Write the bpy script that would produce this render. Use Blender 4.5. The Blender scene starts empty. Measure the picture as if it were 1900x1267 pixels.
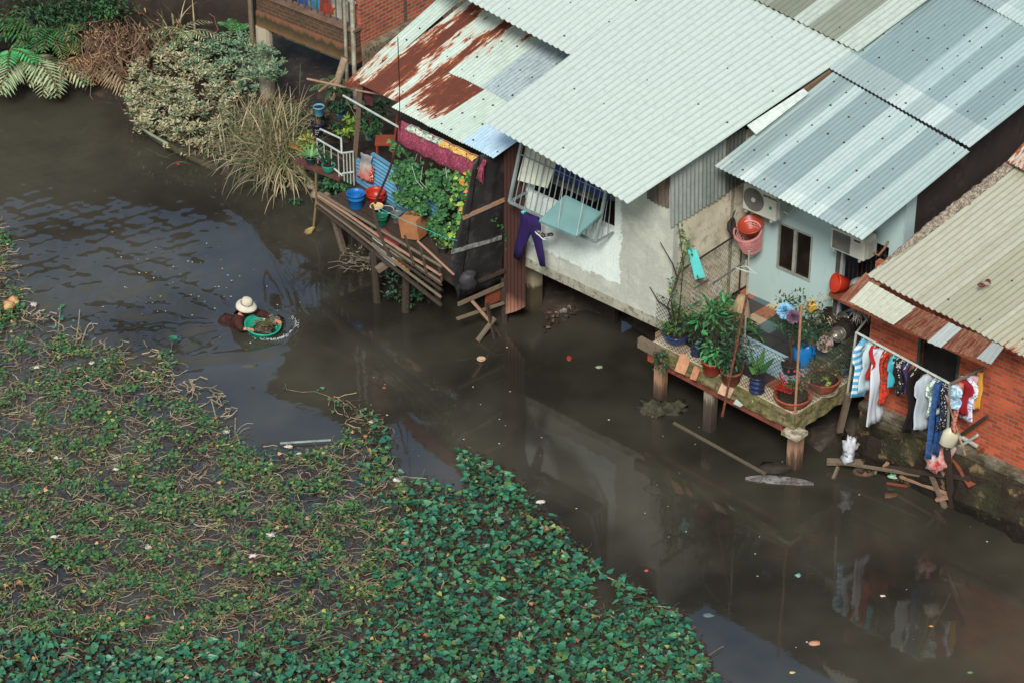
import bpy, bmesh, math, random
import numpy as np
from mathutils import Vector as V, Matrix, noise as mnoise
PI=math.pi; rd=math.radians
rnd=random.Random(11)
SC=bpy.context.scene; COL=SC.collection
# ------------------------------------------------------------ camera geometry
TH=rd(33.0); CD=52.0; CF=5200.0
CAM=V((0,-CD*math.cos(TH),CD*math.sin(TH)))
def ray(x,y):
    a=(x-950)/CF; b=-(y-633.5)/CF
    return V((a, math.cos(TH)+b*math.sin(TH), -math.sin(TH)+b*math.cos(TH)))
def P(x,y,z=0.0):
    d=ray(x,y); return CAM+d*((z-CAM.z)/d.z)
def PP(x,y,p,n):
    d=ray(x,y); return CAM+d*((p-CAM).dot(n)/d.dot(n))
class Wall:
    """vertical plane through two ground points; n points to the river side"""
    def __init__(s,A,B):
        s.A=V(A); s.B=V(B); d=(s.B-s.A); d.z=0; s.L=d.length; s.u=d.normalized()
        s.n=V((s.u.y,-s.u.x,0))
        if s.n.y>0: s.n=-s.n
    def at(s,x,y,off=0.0): return PP(x,y,s.A+s.n*off,s.n)
    def pt(s,u,z,off=0.0):
        p=s.A+s.u*u+s.n*off; return V((p.x,p.y,z))
    def uz(s,x,y,off=0.0):
        p=s.at(x,y,off); return (p-s.A).dot(s.u),p.z
# ------------------------------------------------------------ materials
def lin(c):
    return tuple(((v/255)/12.92 if v<=10 else (((v/255)+.055)/1.055)**2.4) for v in c)
def _c(c): return (*lin(c),1) if max(c)>1 else (*c,1)
class NT:
    def __init__(s,name):
        s.m=bpy.data.materials.new(name); s.m.use_nodes=True; s.t=s.m.node_tree
        s.b=s.t.nodes['Principled BSDF']
    def n(s,ty,**k):
        o=s.t.nodes.new(ty)
        for a,b in k.items():
            if a.startswith('i_'): o.inputs[int(a[2:])].default_value=b
            else: setattr(o,a,b)
        return o
    def l(s,a,b): s.t.links.new(a,b)
    def math(s,op,a,b=None,clamp=False):
        o=s.n('ShaderNodeMath',operation=op,use_clamp=clamp)
        for i,x in enumerate((a,b)):
            if x is None: continue
            if isinstance(x,(int,float)): o.inputs[i].default_value=x
            else: s.l(x,o.inputs[i])
        return o.outputs[0]
    def ramp(s,fac,stops,interp='LINEAR'):
        o=s.n('ShaderNodeValToRGB'); cr=o.color_ramp; cr.interpolation=interp
        while len(cr.elements)<len(stops): cr.elements.new(.5)
        for e,(p,c) in zip(cr.elements,stops):
            e.position=p
            e.color=(c,c,c,1) if isinstance(c,(int,float)) else _c(c)
        s.l(fac,o.inputs[0]); return o.outputs[0]
    def noise(s,vec,scale,detail=4,rough=.55,dist=0):
        o=s.n('ShaderNodeTexNoise'); o.inputs['Scale'].default_value=scale
        o.inputs['Detail'].default_value=detail; o.inputs['Roughness'].default_value=rough
        o.inputs['Distortion'].default_value=dist
        if vec is not None: s.l(vec,o.inputs['Vector'])
        return o.outputs[0]
    def mix(s,f,a,b,mode='MIX'):
        o=s.n('ShaderNodeMixRGB',blend_type=mode)
        for i,x in ((0,f),(1,a),(2,b)):
            if isinstance(x,(int,float)): o.inputs[i].default_value=x
            elif isinstance(x,tuple): o.inputs[i].default_value=_c(x)
            else: s.l(x,o.inputs[i])
        return o.outputs[0]
    def obj(s,sc=(1,1,1)):
        c=s.n('ShaderNodeTexCoord'); m=s.n('ShaderNodeMapping'); m.inputs['Scale'].default_value=sc
        s.l(c.outputs['Object'],m.inputs[0]); return m.outputs[0]
    def uv(s,sc=(1,1,1)):
        c=s.n('ShaderNodeTexCoord'); m=s.n('ShaderNodeMapping'); m.inputs['Scale'].default_value=sc
        s.l(c.outputs['UV'],m.inputs[0]); return m.outputs[0]
    def sep(s,v):
        o=s.n('ShaderNodeSeparateXYZ'); s.l(v,o.inputs[0]); return o.outputs
    def bump(s,h,strength=.3,dist=.01):
        o=s.n('ShaderNodeBump'); o.inputs['Strength'].default_value=strength; o.inputs['Distance'].default_value=dist
        s.l(h,o.inputs['Height']); s.l(o.outputs[0],s.b.inputs['Normal'])
    def fin(s,col,rough=.6,spec=.4,metal=0):
        if isinstance(col,tuple): s.b.inputs['Base Color'].default_value=_c(col)
        else: s.l(col,s.b.inputs['Base Color'])
        if isinstance(rough,(int,float)): s.b.inputs['Roughness'].default_value=rough
        else: s.l(rough,s.b.inputs['Roughness'])
        s.b.inputs['Specular IOR Level'].default_value=spec; s.b.inputs['Metallic'].default_value=metal
        return s.m
_mc={}
def M(c,c2=None,r=.6,sc=6,bump=.15,bsc=40,stretch=(1,1,1),spec=.35,metal=0,c3=None,name=None):
    """surface with two or three tones of noise"""
    key=(c,c2,r,sc,bump,bsc,stretch,spec,metal,c3)
    if key in _mc: return _mc[key]
    t=NT(name or 'surface_%d'%len(_mc)); 
    if c2 is None: c2=tuple(int(x*.82) for x in c)
    v=t.obj(stretch); f=t.noise(v,sc,5,.6)
    col=t.ramp(f,[(.35,c),(.62,c2)])
    if c3 is not None:
        f3=t.noise(v,sc*2.7,6,.65); col=t.mix(t.ramp(f3,[(.52,0.0),(.62,1.0)]),col,c3)
    if bump: t.bump(t.noise(v,bsc,3),bump,.01)
    m=t.fin(col,r,spec,metal); _mc[key]=m; return m
def leafmat(name,cols,r=.5,spec=.35,trans=0.0):
    """leaf colours picked at random per leaf"""
    t=NT(name); g=t.n('ShaderNodeNewGeometry')
    n=len(cols); st=[(i/n,c) for i,c in enumerate(cols)]
    col=t.ramp(g.outputs['Random Per Island'],st,'CONSTANT')
    f=t.noise(t.obj(),1.1,3); col=t.mix(t.ramp(f,[(.3,0.0),(.7,.35)]),col,tuple(min(255,int(c*1.25)) for c in cols[0]))
    return t.fin(col,r,spec)
def woodmat(name,a,b,c=None,r=.8):
    t=NT(name); v=t.obj(); f=t.noise(v,9,6,.7,.6); f2=t.noise(v,40,3)
    col=t.ramp(f,[(.3,a),(.5,b),(.72,c or a)]); col=t.mix(.25,col,t.ramp(f2,[(.3,a),(.7,b)]))
    t.bump(f2,.3,.01); return t.fin(col,r,.2)
# ------------------------------------------------------------ mesh builder
class MB:
    def __init__(s): s.v=[]; s.f=[]; s.m=[]; s.uv=[]; s.cur=0; s.hasuv=False
    def add(s,vs,fs,m=None,uv=None):
        o=len(s.v); s.v+= [tuple(p) for p in vs]
        s.uv+= list(uv) if uv else [(0,0)]*len(vs)
        if uv: s.hasuv=True
        mi=s.cur if m is None else m
        for f in fs: s.f.append(tuple(i+o for i in f)); s.m.append(mi)
        return s
    def hexa(s,b,t,m=None,uv=None):
        """8 corners: bottom loop b, top loop t"""
        return s.add(list(b)+list(t),[(3,2,1,0),(4,5,6,7),(0,1,5,4),(1,2,6,5),(2,3,7,6),(3,0,4,7)],m,uv)
    def slab(s,a,b,c,d,t,m=None,up=None):
        """quad a b c d with thickness t below its normal"""
        a,b,c,d=map(V,(a,b,c,d)); n=(b-a).cross(d-a).normalized()
        if up is not None and n.dot(up)<0: n=-n
        lo=[p-n*t for p in (a,b,c,d)]
        return s.hexa(lo,(a,b,c,d),m)
    def beam(s,p,q,w,h,m=None,up=V((0,0,1)),tw=0,taper=1.0):
        p=V(p);q=V(q);d=(q-p).normalized(); x=d.cross(up)
        if x.length<1e-3: x=d.cross(V((0.69,0.72,0)))
        x.normalize(); y=x.cross(d).normalized()
        if tw: R=Matrix.Rotation(tw,3,d); x=R@x; y=R@y
        f=lambda c,k:[c-x*w/2*k-y*h/2*k,c+x*w/2*k-y*h/2*k,c+x*w/2*k+y*h/2*k,c-x*w/2*k+y*h/2*k]
        return s.hexa(f(p,1),f(q,taper),m)
    def block(s,c,sx,sy,sz,rz=0,m=None,taper=1.0):
        """c = centre of the base"""
        c=V(c); R=Matrix.Rotation(rz,3,'Z')
        f=lambda k,z:[c+R@V((x*sx/2*k,y*sy/2*k,z)) for x,y in((-1,-1),(1,-1),(1,1),(-1,1))]
        return s.hexa(f(1,0),f(taper,sz),m)
    def tube(s,pts,r,n=6,m=None,cap=True):
        pts=[V(p) for p in pts]; k=len(pts)
        rs=r if isinstance(r,(list,tuple)) else [r]*k
        vs=[];fs=[]; px=None
        for i,p in enumerate(pts):
            d=(pts[min(i+1,k-1)]-pts[max(i-1,0)])
            d=d.normalized() if d.length>1e-9 else V((0,0,1))
            if px is None:
                px=d.cross(V((0,0,1)))
                if px.length<.05: px=d.cross(V((1,0,0)))
            px=(px-d*px.dot(d)).normalized(); py=d.cross(px)
            for j in range(n):
                a=2*PI*j/n; vs.append(p+(px*math.cos(a)+py*math.sin(a))*rs[i])
        for i in range(k-1):
            for j in range(n):
                fs.append((i*n+j,i*n+(j+1)%n,(i+1)*n+(j+1)%n,(i+1)*n+j))
        if cap: fs.append(tuple(range(n-1,-1,-1))); fs.append(tuple((k-1)*n+j for j in range(n)))
        return s.add(vs,fs,m)
    def lathe(s,prof,o=(0,0,0),n=20,m=None,R=None,sx=1,sy=1,wob=0):
        o=V(o); vs=[];fs=[]
        for (r,z) in prof:
            for j in range(n):
                a=2*PI*j/n; rr=r*(1+wob*math.sin(3*a+r*9))
                p=V((rr*math.cos(a)*sx,rr*math.sin(a)*sy,z)); vs.append(o+(R@p if R else p))
        k=len(prof)
        for i in range(k-1):
            for j in range(n): fs.append((i*n+j,i*n+(j+1)%n,(i+1)*n+(j+1)%n,(i+1)*n+j))
        if prof[0][0]>1e-4: fs.append(tuple(range(n-1,-1,-1)))
        if prof[-1][0]>1e-4: fs.append(tuple((k-1)*n+j for j in range(n)))
        return s.add(vs,fs,m)
    def plate(s,pts,nrm,t,m=None):
        """flat outline (any loop of 3D points) extruded t along -nrm and closed"""
        pts=[V(p) for p in pts]; k=len(pts); nrm=V(nrm).normalized()
        vs=pts+[p-nrm*t for p in pts]
        fs=[tuple(range(k)),tuple(range(2*k-1,k-1,-1))]+[(i,i+k,(i+1)%k+k,(i+1)%k) for i in range(k)]
        return s.add(vs,fs,m)
    def blob(s,c,rx,ry,rz,m=None,seed=0,amp=.25,n=9,k=7,fr=1.6):
        c=V(c); vs=[];fs=[]
        for i in range(k+1):
            ph=PI*i/k
            for j in range(n):
                a=2*PI*j/n; d=V((math.sin(ph)*math.cos(a),math.sin(ph)*math.sin(a),math.cos(ph)))
                q=1+amp*mnoise.noise(d*fr+V((seed*3.1,seed*1.7,0)))*1.6
                vs.append(c+V((d.x*rx*q,d.y*ry*q,d.z*rz*q)))
        for i in range(k):
            for j in range(n): fs.append((i*n+j,(i+1)*n+j,(i+1)*n+(j+1)%n,i*n+(j+1)%n))
        return s.add(vs,fs,m)
    def leaf(s,p,d,nrm,L,W,m=None,fold=.15,tip=.0):
        """pointed leaf: 6 vertices folded on the midrib"""
        p=V(p); d=V(d).normalized(); x=d.cross(V(nrm))
        if x.length<1e-3: x=d.cross(V((.3,.5,.8)))
        x.normalize(); n=x.cross(d)
        a=p; b=p+d*L*.42-n*fold*W*.4; c=p+d*L-n*(tip*L)
        l1=p+d*L*.3+x*W*.5+n*fold*W; l2=p+d*L*.68+x*W*.33+n*fold*W*.6-n*tip*L*.4
        r1=p+d*L*.3-x*W*.5+n*fold*W; r2=p+d*L*.68-x*W*.33+n*fold*W*.6-n*tip*L*.4
        return s.add([a,r1,r2,c,l2,l1,b],[(0,1,6),(1,2,6),(2,3,6),(3,4,6),(4,5,6),(5,0,6)],m)
    def heart(s,p,d,nrm,L,W,m=None):
        p=V(p); d=V(d).normalized(); x=d.cross(V(nrm)); x.normalize(); n=x.cross(d)
        k=.12*W
        vs=[p, p-d*L*.14+x*W*.3+n*k, p+d*L*.12+x*W*.52+n*k, p+d*L*.5+x*W*.34+n*k*.6, p+d*L,
            p+d*L*.5-x*W*.34+n*k*.6, p+d*L*.12-x*W*.52+n*k, p-d*L*.14-x*W*.3+n*k, p+d*L*.42-n*k*.3]
        return s.add(vs,[(8,0,1),(8,1,2),(8,2,3),(8,3,4),(8,4,5),(8,5,6),(8,6,7),(8,7,0)],m)
    def blade(s,p,d,L,W,droop,m=None,n=5):
        """arching grass blade"""
        p=V(p); d=V(d).normalized(); x=d.cross(V((0,0,1)))
        if x.length<.05: x=V((rnd.uniform(-1,1),rnd.uniform(-1,1),0))
        x.normalize(); vs=[];fs=[]
        q=V(p); dd=V(d)
        for i in range(n+1):
            w=W*(1-(i/n)**1.6)*.5+.002
            vs+= [q-x*w,q+x*w]
            q=q+dd*(L/n); dd=(dd+V((0,0,-droop/n))).normalized()
        for i in range(n): fs.append((2*i,2*i+1,2*i+3,2*i+2))
        return s.add(vs,fs,m)
    def corr(s,a,b,c,d,pitch,amp,m=None,prof='sin',nv=4,sag=.01,seed=0,spw=6,bolts=None,bm=1,ragged=0,uvo=(0,0)):
        """corrugated sheet a(eave left) b(eave right) c(back right) d(back left), with uv in metres"""
        a,b,c,d=map(V,(a,b,c,d)); nrm=(b-a).cross(d-a).normalized()
        if nrm.z<-1e-6: nrm=-nrm
        W=(b-a).length; L=(d-a).length; k=max(1,round(W/pitch)); nu=k*spw
        vs=[];uv=[];fs=[]
        def h(t):
            x=math.sin(2*PI*t)
            if prof=='sin': return amp*(2*(.5+.5*x)**1.35-1)
            if prof=='rib': # flat pan with narrow rib
                q=t%1; return amp*(1.4*max(0,1-abs(q-.5)/.22)-.4)
            return amp*max(-.6,min(.6,x*1.6))/.6
        for j in range(nv+1):
            v=j/nv
            for i in range(nu+1):
                u=i/nu; p=(a*(1-u)+b*u)*(1-v)+(d*(1-u)+c*u)*v
                w=sag*mnoise.noise(V((u*W*.7+seed,v*L*.6,seed*2.3)))
                p=p+nrm*(h(u*k)+w)
                if ragged and j==0: p=p+(d-a).normalized()*ragged*mnoise.noise(V((u*W*2.1,seed,7)))
                vs.append(p); uv.append((u*W+uvo[0],v*L+uvo[1]))
        for j in range(nv):
            for i in range(nu):
                q=j*(nu+1)+i; fs.append((q,q+1,q+nu+2,q+nu+1))
        s.add(vs,fs,m,uv)
        if bolts:
            du,dv=bolts; r=random.Random(seed+5); v=dv*.35
            while v<L:
                u=du*.5*(1+r.random()*.6)
                while u<W:
                    if r.random()<.66:
                        uu=(round(u/W*k)+(.25 if prof=='sin' else .5))/k; vv=v/L+r.uniform(-.05,.05)/L
                        if 0<uu<1 and 0<vv<1:
                            p=(a*(1-uu)+b*uu)*(1-vv)+(d*(1-uu)+c*uu)*vv+nrm*(amp+.004)
                            e=(b-a).normalized(); g=nrm.cross(e); rr=r.uniform(.012,.026)
                            vsb=[p+(e*math.cos(t*PI/3)+g*math.sin(t*PI/3))*rr for t in range(6)]+[p+nrm*.022]
                            s.add(vsb,[(t,(t+1)%6,6) for t in range(6)],bm,[(0,0)]*7)
                    u+=du*r.uniform(.75,1.3)
                v+=dv*r.uniform(.8,1.2)
        return s
    def build(s,name,mats,parent=None,smooth=False,solid=0,bevel=0,sub=0,world=True):
        if not isinstance(mats,(list,tuple)): mats=[mats]
        vs=np.array(s.v,dtype=float).reshape(-1,3)
        if world:
            if parent is None:
                o=V((vs[:,0].mean(),vs[:,1].mean(),vs[:,2].min()))
            else: o=wloc(parent)
            vs=vs-np.array(o)
        me=bpy.data.meshes.new(name); me.from_pydata(vs.tolist(),[],s.f)
        for mt in mats: me.materials.append(mt)
        me.polygons.foreach_set('material_index',s.m)
        if s.hasuv:
            L=me.uv_layers.new(name='UVMap'); idx=np.zeros(len(me.loops),dtype=np.int32); me.loops.foreach_get('vertex_index',idx)
            L.data.foreach_set('uv',np.array(s.uv,dtype=float)[idx].ravel())
        if smooth: me.polygons.foreach_set('use_smooth',[True]*len(me.polygons))
        me.update()
        ob=bpy.data.objects.new(name,me); COL.objects.link(ob)
        if parent is not None: ob.parent=parent
        elif world: ob.location=o
        if solid: md=ob.modifiers.new('thickness','SOLIDIFY'); md.thickness=solid; md.offset=-1
        if bevel: md=ob.modifiers.new('bevel','BEVEL'); md.width=bevel; md.segments=2; md.limit_method='ANGLE'
        if sub: md=ob.modifiers.new('sub','SUBSURF'); md.levels=sub; md.render_levels=sub
        return ob
def wloc(o):
    p=V((0,0,0))
    while o is not None: p=p+o.location; o=o.parent
    return p
def tag(o,label,cat,group=None,kind=None):
    if label: o['label']=label
    if cat: o['category']=cat
    if group: o['group']=group
    if kind: o['kind']=kind
    return o
def thing(name,label,cat,loc,group=None):
    o=bpy.data.objects.new(name,None); COL.objects.link(o); o.location=loc; o.empty_display_size=.1
    return tag(o,label,cat,group)
def struct(o): o['kind']='structure'; return o
def one(mb,name,mats,label,cat,group=None,**k): return tag(mb.build(name,mats,None,**k),label,cat,group)
def dup(root,loc,rz=0,label=None,sc=None):
    def cp(o,par):
        c=o.copy(); COL.objects.link(c)
        if par is not None: c.parent=par
        for ch in [x for x in COL.objects if x.parent==o and x is not c]: cp(ch,c)
        return c
    r=cp(root,None); r.location=loc; r.rotation_euler=(0,0,rz)
    if sc: r.scale=(sc,)*3 if isinstance(sc,(int,float)) else sc
    if label: r['label']=label
    return r
def lettering(txt,size,o,xdir,ydir,mat,parent,name='lettering',ext=.002):
    cu=bpy.data.curves.new(name,'FONT'); cu.body=txt; cu.size=size; cu.extrude=ext
    t=bpy.data.objects.new(name,cu); COL.objects.link(t)
    bpy.context.view_layer.update()
    me=bpy.data.meshes.new_from_object(t.evaluated_get(bpy.context.evaluated_depsgraph_get()))
    bpy.data.objects.remove(t); bpy.data.curves.remove(cu)
    x=V(xdir).normalized(); y=V(ydir).normalized(); z=x.cross(y); w=wloc(parent)
    for v in me.vertices: v.co=V(o)+x*v.co.x+y*v.co.y+z*v.co.z-w
    me.materials.append(mat); ob=bpy.data.objects.new(name,me); COL.objects.link(ob); ob.parent=parent
    return ob
# ------------------------------------------------------------ common materials
WOOD=woodmat('weathered_wood',(98,84,72),(128,112,96),(70,58,50))
WOODD=woodmat('dark_wet_wood',(52,44,38),(74,62,54),(36,30,27))
WOODP=woodmat('pinkish_timber',(150,112,92),(172,136,114),(96,72,60))
WOODR=woodmat('rusty_brown_timber',(112,58,42),(134,74,54),(74,40,32))
CONC=M((168,164,152),(140,136,124),.85,3,.3,25,c3=(110,106,96),name='concrete')
MOSSC=M((112,106,84),(86,92,52),.9,4,.5,30,c3=(52,46,38),name='mossy_concrete')
MUD=M((60,50,44),(44,37,33),.75,2.2,.6,12,c3=(74,62,52),name='mud')
BLACKM=M((34,29,29),(26,22,22),.8,name='dark_interior')
PVC=M((196,202,196),(170,176,170),.5,name='white_pipe')
STEEL=M((120,124,124),(96,98,98),.45,metal=.4,name='grey_steel')
RUSTY=M((112,58,40),(70,42,36),.85,12,.3,50,c3=(150,84,56),name='rust')
WIRE=M((70,62,56),(54,48,44),.6,metal=.3,name='wire')
TERRA=M((150,84,60),(122,66,50),.75,5,.2,30,c3=(98,54,42),name='terracotta')
SOIL=M((56,42,34),(40,30,26),.95,20,.8,60,name='soil')
GRN=leafmat('garden_leaves',[(52,92,56),(66,110,62),(44,80,52),(84,124,66),(58,100,70)])
GRND=leafmat('dark_leaves',[(36,64,44),(46,78,50),(30,54,40),(58,88,54)])
GRNY=leafmat('lime_leaves',[(110,140,60),(86,124,58),(150,158,70),(70,112,60),(128,136,66)])
def plastic(c,r=.38): return M(c,tuple(int(x*.9) for x in c),r,3,.04,60,spec=.45)
# ------------------------------------------------------------ camera, light
cam=bpy.data.cameras.new('camera'); co=bpy.data.objects.new('camera',cam); COL.objects.link(co)
co.location=CAM; co.rotation_euler=(PI/2-TH,0,0); cam.sensor_width=36; cam.lens=36*CF/1900; cam.clip_end=2000; cam.clip_start=.5
SC.camera=co
w=bpy.data.worlds.new('World'); SC.world=w; w.use_nodes=True
bg=w.node_tree.nodes['Background']; sky=w.node_tree.nodes.new('ShaderNodeTexSky'); sky.sky_type='NISHITA'; sky.sun_disc=False
SUNEL=rd(42); SUNAZ=rd(187)   # azimuth clockwise from +Y: behind and left of the camera
sky.sun_elevation=SUNEL; sky.sun_rotation=SUNAZ; sky.air_density=1.0; sky.dust_density=1.6; sky.ozone_density=1.0
wt=w.node_tree; tc=wt.nodes.new('ShaderNodeTexCoord'); cn_=wt.nodes.new('ShaderNodeTexNoise'); cn_.inputs['Scale'].default_value=2.2; cn_.inputs['Detail'].default_value=6; wt.links.new(tc.outputs['Generated'],cn_.inputs['Vector'])
cr_=wt.nodes.new('ShaderNodeValToRGB'); cr_.color_ramp.elements[0].position=.35; cr_.color_ramp.elements[0].color=(.5,.5,.5,1); cr_.color_ramp.elements[1].position=.62; cr_.color_ramp.elements[1].color=(.8,.8,.8,1); wt.links.new(cn_.outputs[0],cr_.inputs[0])
mx_=wt.nodes.new('ShaderNodeMixRGB'); dv_=wt.nodes.new('ShaderNodeSeparateXYZ'); wt.links.new(tc.outputs['Generated'],dv_.inputs[0]); cc_=wt.nodes.new('ShaderNodeValToRGB'); cc_.color_ramp.elements[0].position=.2; cc_.color_ramp.elements[0].color=(4.55,4.95,4.85,1); cc_.color_ramp.elements[1].position=.62; cc_.color_ramp.elements[1].color=(1.9,3.5,6.0,1); wt.links.new(dv_.outputs[1],cc_.inputs[0]); wt.links.new(cc_.outputs[0],mx_.inputs[2])  # bright cloud behind the camera, bluer sky over the houses; wt.links.new(cr_.outputs[0],mx_.inputs[0]); wt.links.new(sky.outputs[0],mx_.inputs[1])   # thin bright cloud over the clear sky
wt.links.new(mx_.outputs[0],bg.inputs[0]); bg.inputs[1].default_value=.15
sl=bpy.data.lights.new('sun','SUN'); sl.energy=2.0; sl.angle=rd(13); sl.color=(1.0,.985,.90)
so=bpy.data.objects.new('sun',sl); COL.objects.link(so); so.location=(-10,-20,40)
sd=V((math.sin(SUNAZ)*math.cos(SUNEL),math.cos(SUNAZ)*math.cos(SUNEL),math.sin(SUNEL)))
so.rotation_euler=sd.to_track_quat('Z','Y').to_euler()
SC.view_settings.view_transform='Standard'; SC.view_settings.look='None'; SC.view_settings.gamma=1; SC.view_settings.exposure=0.75
# ------------------------------------------------------------ water
PER=P(450,603)           # where the wader stands
def water_h(X,Y):
    dx=X-PER.x; dy=Y-PER.y; r=np.sqrt(dx*dx+dy*dy)+1e-6; ang=np.arctan2(dy,-dx)   # 0 = behind (left)
    wake=np.exp(-(ang/.95)**2)*np.clip((r-.3)/1.0,0,1)*np.exp(-r/9.0)
    def nz(A,B,s):
        out=np.zeros(A.shape)
        for k in range(7):
            t=s*1.3+k*1.1; fa=(1+.5*k)*math.cos(t); fb=(1+.5*k)*math.sin(t)
            out+=np.sin(A*fa*1.7+B*fb*1.7+s*2+k*k)/(1+.35*k)
        return out/3
    a1=nz(ang*5,r*.75,.6); a2=nz(X*5.5,Y*5.0,2.2); a3=nz(X*8,Y*7.5,3.3); a4=nz(ang*12+r*2,r*1.8,4.1)
    up=np.exp(-(((ang+.55)/.35)**2))*np.exp(-((r-1.8)/1.5)**2); h=up*.065*nz(X*4-Y*2,Y*4+X*2,1.7)+wake*(.105*a1+.034*a2+.016*a3+.020*a4)
    edge=np.exp(-((np.abs(ang)-.75)/.10)**2)*np.clip(r/1.5,0,1)*np.exp(-r/5)
    h+=edge*.012*np.sin(r*2+ang*9)
    # bow wave ahead of the tub
    tx=X-P(500,606).x; ty=(Y-P(500,606).y); rr=np.sqrt(tx*tx+(ty*1.05)**2); front=1/(1+np.exp(-(tx*1.2-ty*.4)*6))
    h+=.022*np.exp(-((rr-.52)/.06)**2)*front+.006*np.exp(-((rr-.70)/.07)**2)*front
    def crest(pxs,wd,am,h):
        pp=[P(x,y) for x,y in pxs]; best=np.full(X.shape,9.0) if True else None
        for a,b in zip(pp,pp[1:]):
            ex,ey=b.x-a.x,b.y-a.y; tt=np.clip(((X-a.x)*ex+(Y-a.y)*ey)/(ex*ex+ey*ey),0,1); best=np.minimum(best,np.hypot(X-a.x-tt*ex,Y-a.y-tt*ey))
        return am*np.exp(-(best/wd)**2)
    h+=crest([(548,612),(532,642),(485,653),(400,660),(310,668),(180,676)],.11,.026,h)-crest([(500,668),(400,676),(300,684)],.16,.02,h)
    h+=crest([(549,600),(538,545),(512,490),(470,425),(400,360)],.12,.010,h)
    # faint ring bottom right
    q=P(1640,1245); rq=np.sqrt((X-q.x)**2+(Y-q.y)**2); h+=.0016*np.sin(rq*26)*np.exp(-((rq-.5)/.35)**2)
    h+=.0012*nz(X*2.0,Y*2.2,5.0)
    return h
gx=np.concatenate([[-90,-40,-20,-14],np.arange(-11,-2.5,.045),np.arange(-2.5,12,.16),[14,20,40,90]])
gy=np.concatenate([[-120,-60,-30,-18],np.arange(-13.5,-3.2,.16),np.arange(-3.2,8,.045),[9,12,20,60]])
X,Y=np.meshgrid(gx,gy); Z=water_h(X,Y)
vs=np.stack([X.ravel(),Y.ravel(),Z.ravel()],1); nx=len(gx); ny=len(gy)
ii=np.arange(nx*ny).reshape(ny,nx); q=np.stack([ii[:-1,:-1],ii[:-1,1:],ii[1:,1:],ii[1:,:-1]],-1).reshape(-1,4)
me=bpy.data.meshes.new('water'); me.from_pydata(vs.tolist(),[],q.tolist()); me.polygons.foreach_set('use_smooth',[True]*len(q))
t=NT('river_water'); vv=t.obj((1,1,1)); nzf=t.noise(vv,.35,3); sx_=t.sep(vv); nzf=t.math('ADD',nzf,t.math('ADD',t.math('MULTIPLY',t.math('MAXIMUM',t.math('MULTIPLY',t.math('ADD',sx_[0],4.0),-1),0.0),-.022),t.math('MULTIPLY',t.math('MAXIMUM',t.math('SUBTRACT',sx_[0],4.0),0.0),-.022)))
colw=t.ramp(nzf,[(.34,(70,66,57)),(.62,(43,40,36))])
t.bump(t.noise(t.obj((1,1.2,1)),7,3,.5),.028,.02); t.b.inputs['IOR'].default_value=1.33
me.materials.append(t.fin(colw,.03,1.0)); wo=bpy.data.objects.new('water',me); COL.objects.link(wo); struct(wo)
# ------------------------------------------------------------ river bank
IN=V((.690,.724,0)); ALONG=V((.724,-.690,0))
edge=[(-700,60),(-250,120),(-40,150),(60,158),(150,168),(215,196),(250,238),(330,285),(400,322),(470,345),(560,356),(640,405),(720,455),(800,500),(880,545),(960,560),(1020,590),(1080,575),(1160,600),(1230,650),(1320,700),(1420,770),(1520,840),(1575,812),(1660,848),(1760,893),(1830,925),(1905,958),(2100,1050),(2500,1240)]
mb=MB(); offs=[(-1.2,-.5),(0,-.03),(.2,.10),(.7,.2),(1.5,.32),(3,.7),(6,1.0),(14,1.1),(60,1.2)]
pts=[]
for i in range(len(edge)-1):
    for k in range(6):
        f=k/6; pts.append(P(edge[i][0]*(1-f)+edge[i+1][0]*f,edge[i][1]*(1-f)+edge[i+1][1]*f))
n=len(offs)
for p in pts:
    for (d,z) in offs:
        q=p+IN*d; a=.03 if d<1 else .12
        mb.v.append((q.x+ALONG.x*.12*mnoise.noise(q*2.1),q.y+.12*mnoise.noise(q*1.7),z+a*mnoise.noise(V((q.x*1.7,q.y*1.7,d))))); mb.uv.append((0,0))
for i in range(len(pts)-1):
    for j in range(n-1): mb.f.append((i*n+j,(i+1)*n+j,(i+1)*n+j+1,i*n+j+1)); mb.m.append(0)
struct(mb.build('river_bank',MUD,smooth=True))
# ------------------------------------------------------------ floating creeper mat
OUT=[(-400,380),(-30,405),(12,425),(24,470),(36,500),(46,545),(44,580),(90,600),(150,640),(215,650),(250,668),(300,645),(322,648),(318,700),(335,735),(390,755),(432,790),(445,822),(520,832),(600,832),(632,815),(648,782),(640,760),(598,735),(640,738),(690,765),(724,800),(730,850),(752,892),(800,886),(850,912),(884,900),(862,860),(850,830),(868,838),(900,850),(950,885),(1000,935),(1050,985),(1085,1020),(1120,1055),(1100,1066),(1098,1130),(1150,1132),(1142,1078),(1150,1068),(1205,1102),(1262,1132),(1292,1180),(1320,1228),(1345,1275),(1420,1420),(-400,1420)]
def inside(x,y,poly=OUT):
    c=False; j=len(poly)-1
    for i in range(len(poly)):
        xi,yi=poly[i]; xj,yj=poly[j]
        if (yi>y)!=(yj>y) and x<(xj-xi)*(y-yi)/(yj-yi)+xi: c=not c
        j=i
    return c
def fld(x,y,s,o): return mnoise.noise(V((x*s,y*s*1.8,o)))
def big(x,y):
    """how strongly large-leaf creeper covers this point of the mat, 0..1"""
    a=(x-640)/160+(y-800)/330*.55-.35
    b=(y-1165)/70+.15*math.sin(x*.012)
    if x>1150: a+=.6
    v=max(a,b)+.9*fld(x,y,.011,3.0)
    if 690<x<760 and y<860: v=max(v,.75)
    return max(0,min(1,v))
leaf=MB(); stem=MB(); r2=random.Random(5)
def ldir(r,up=.5): a=r.uniform(0,2*PI); return V((math.cos(a),math.sin(a),r.uniform(-.25,.25)))
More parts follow.
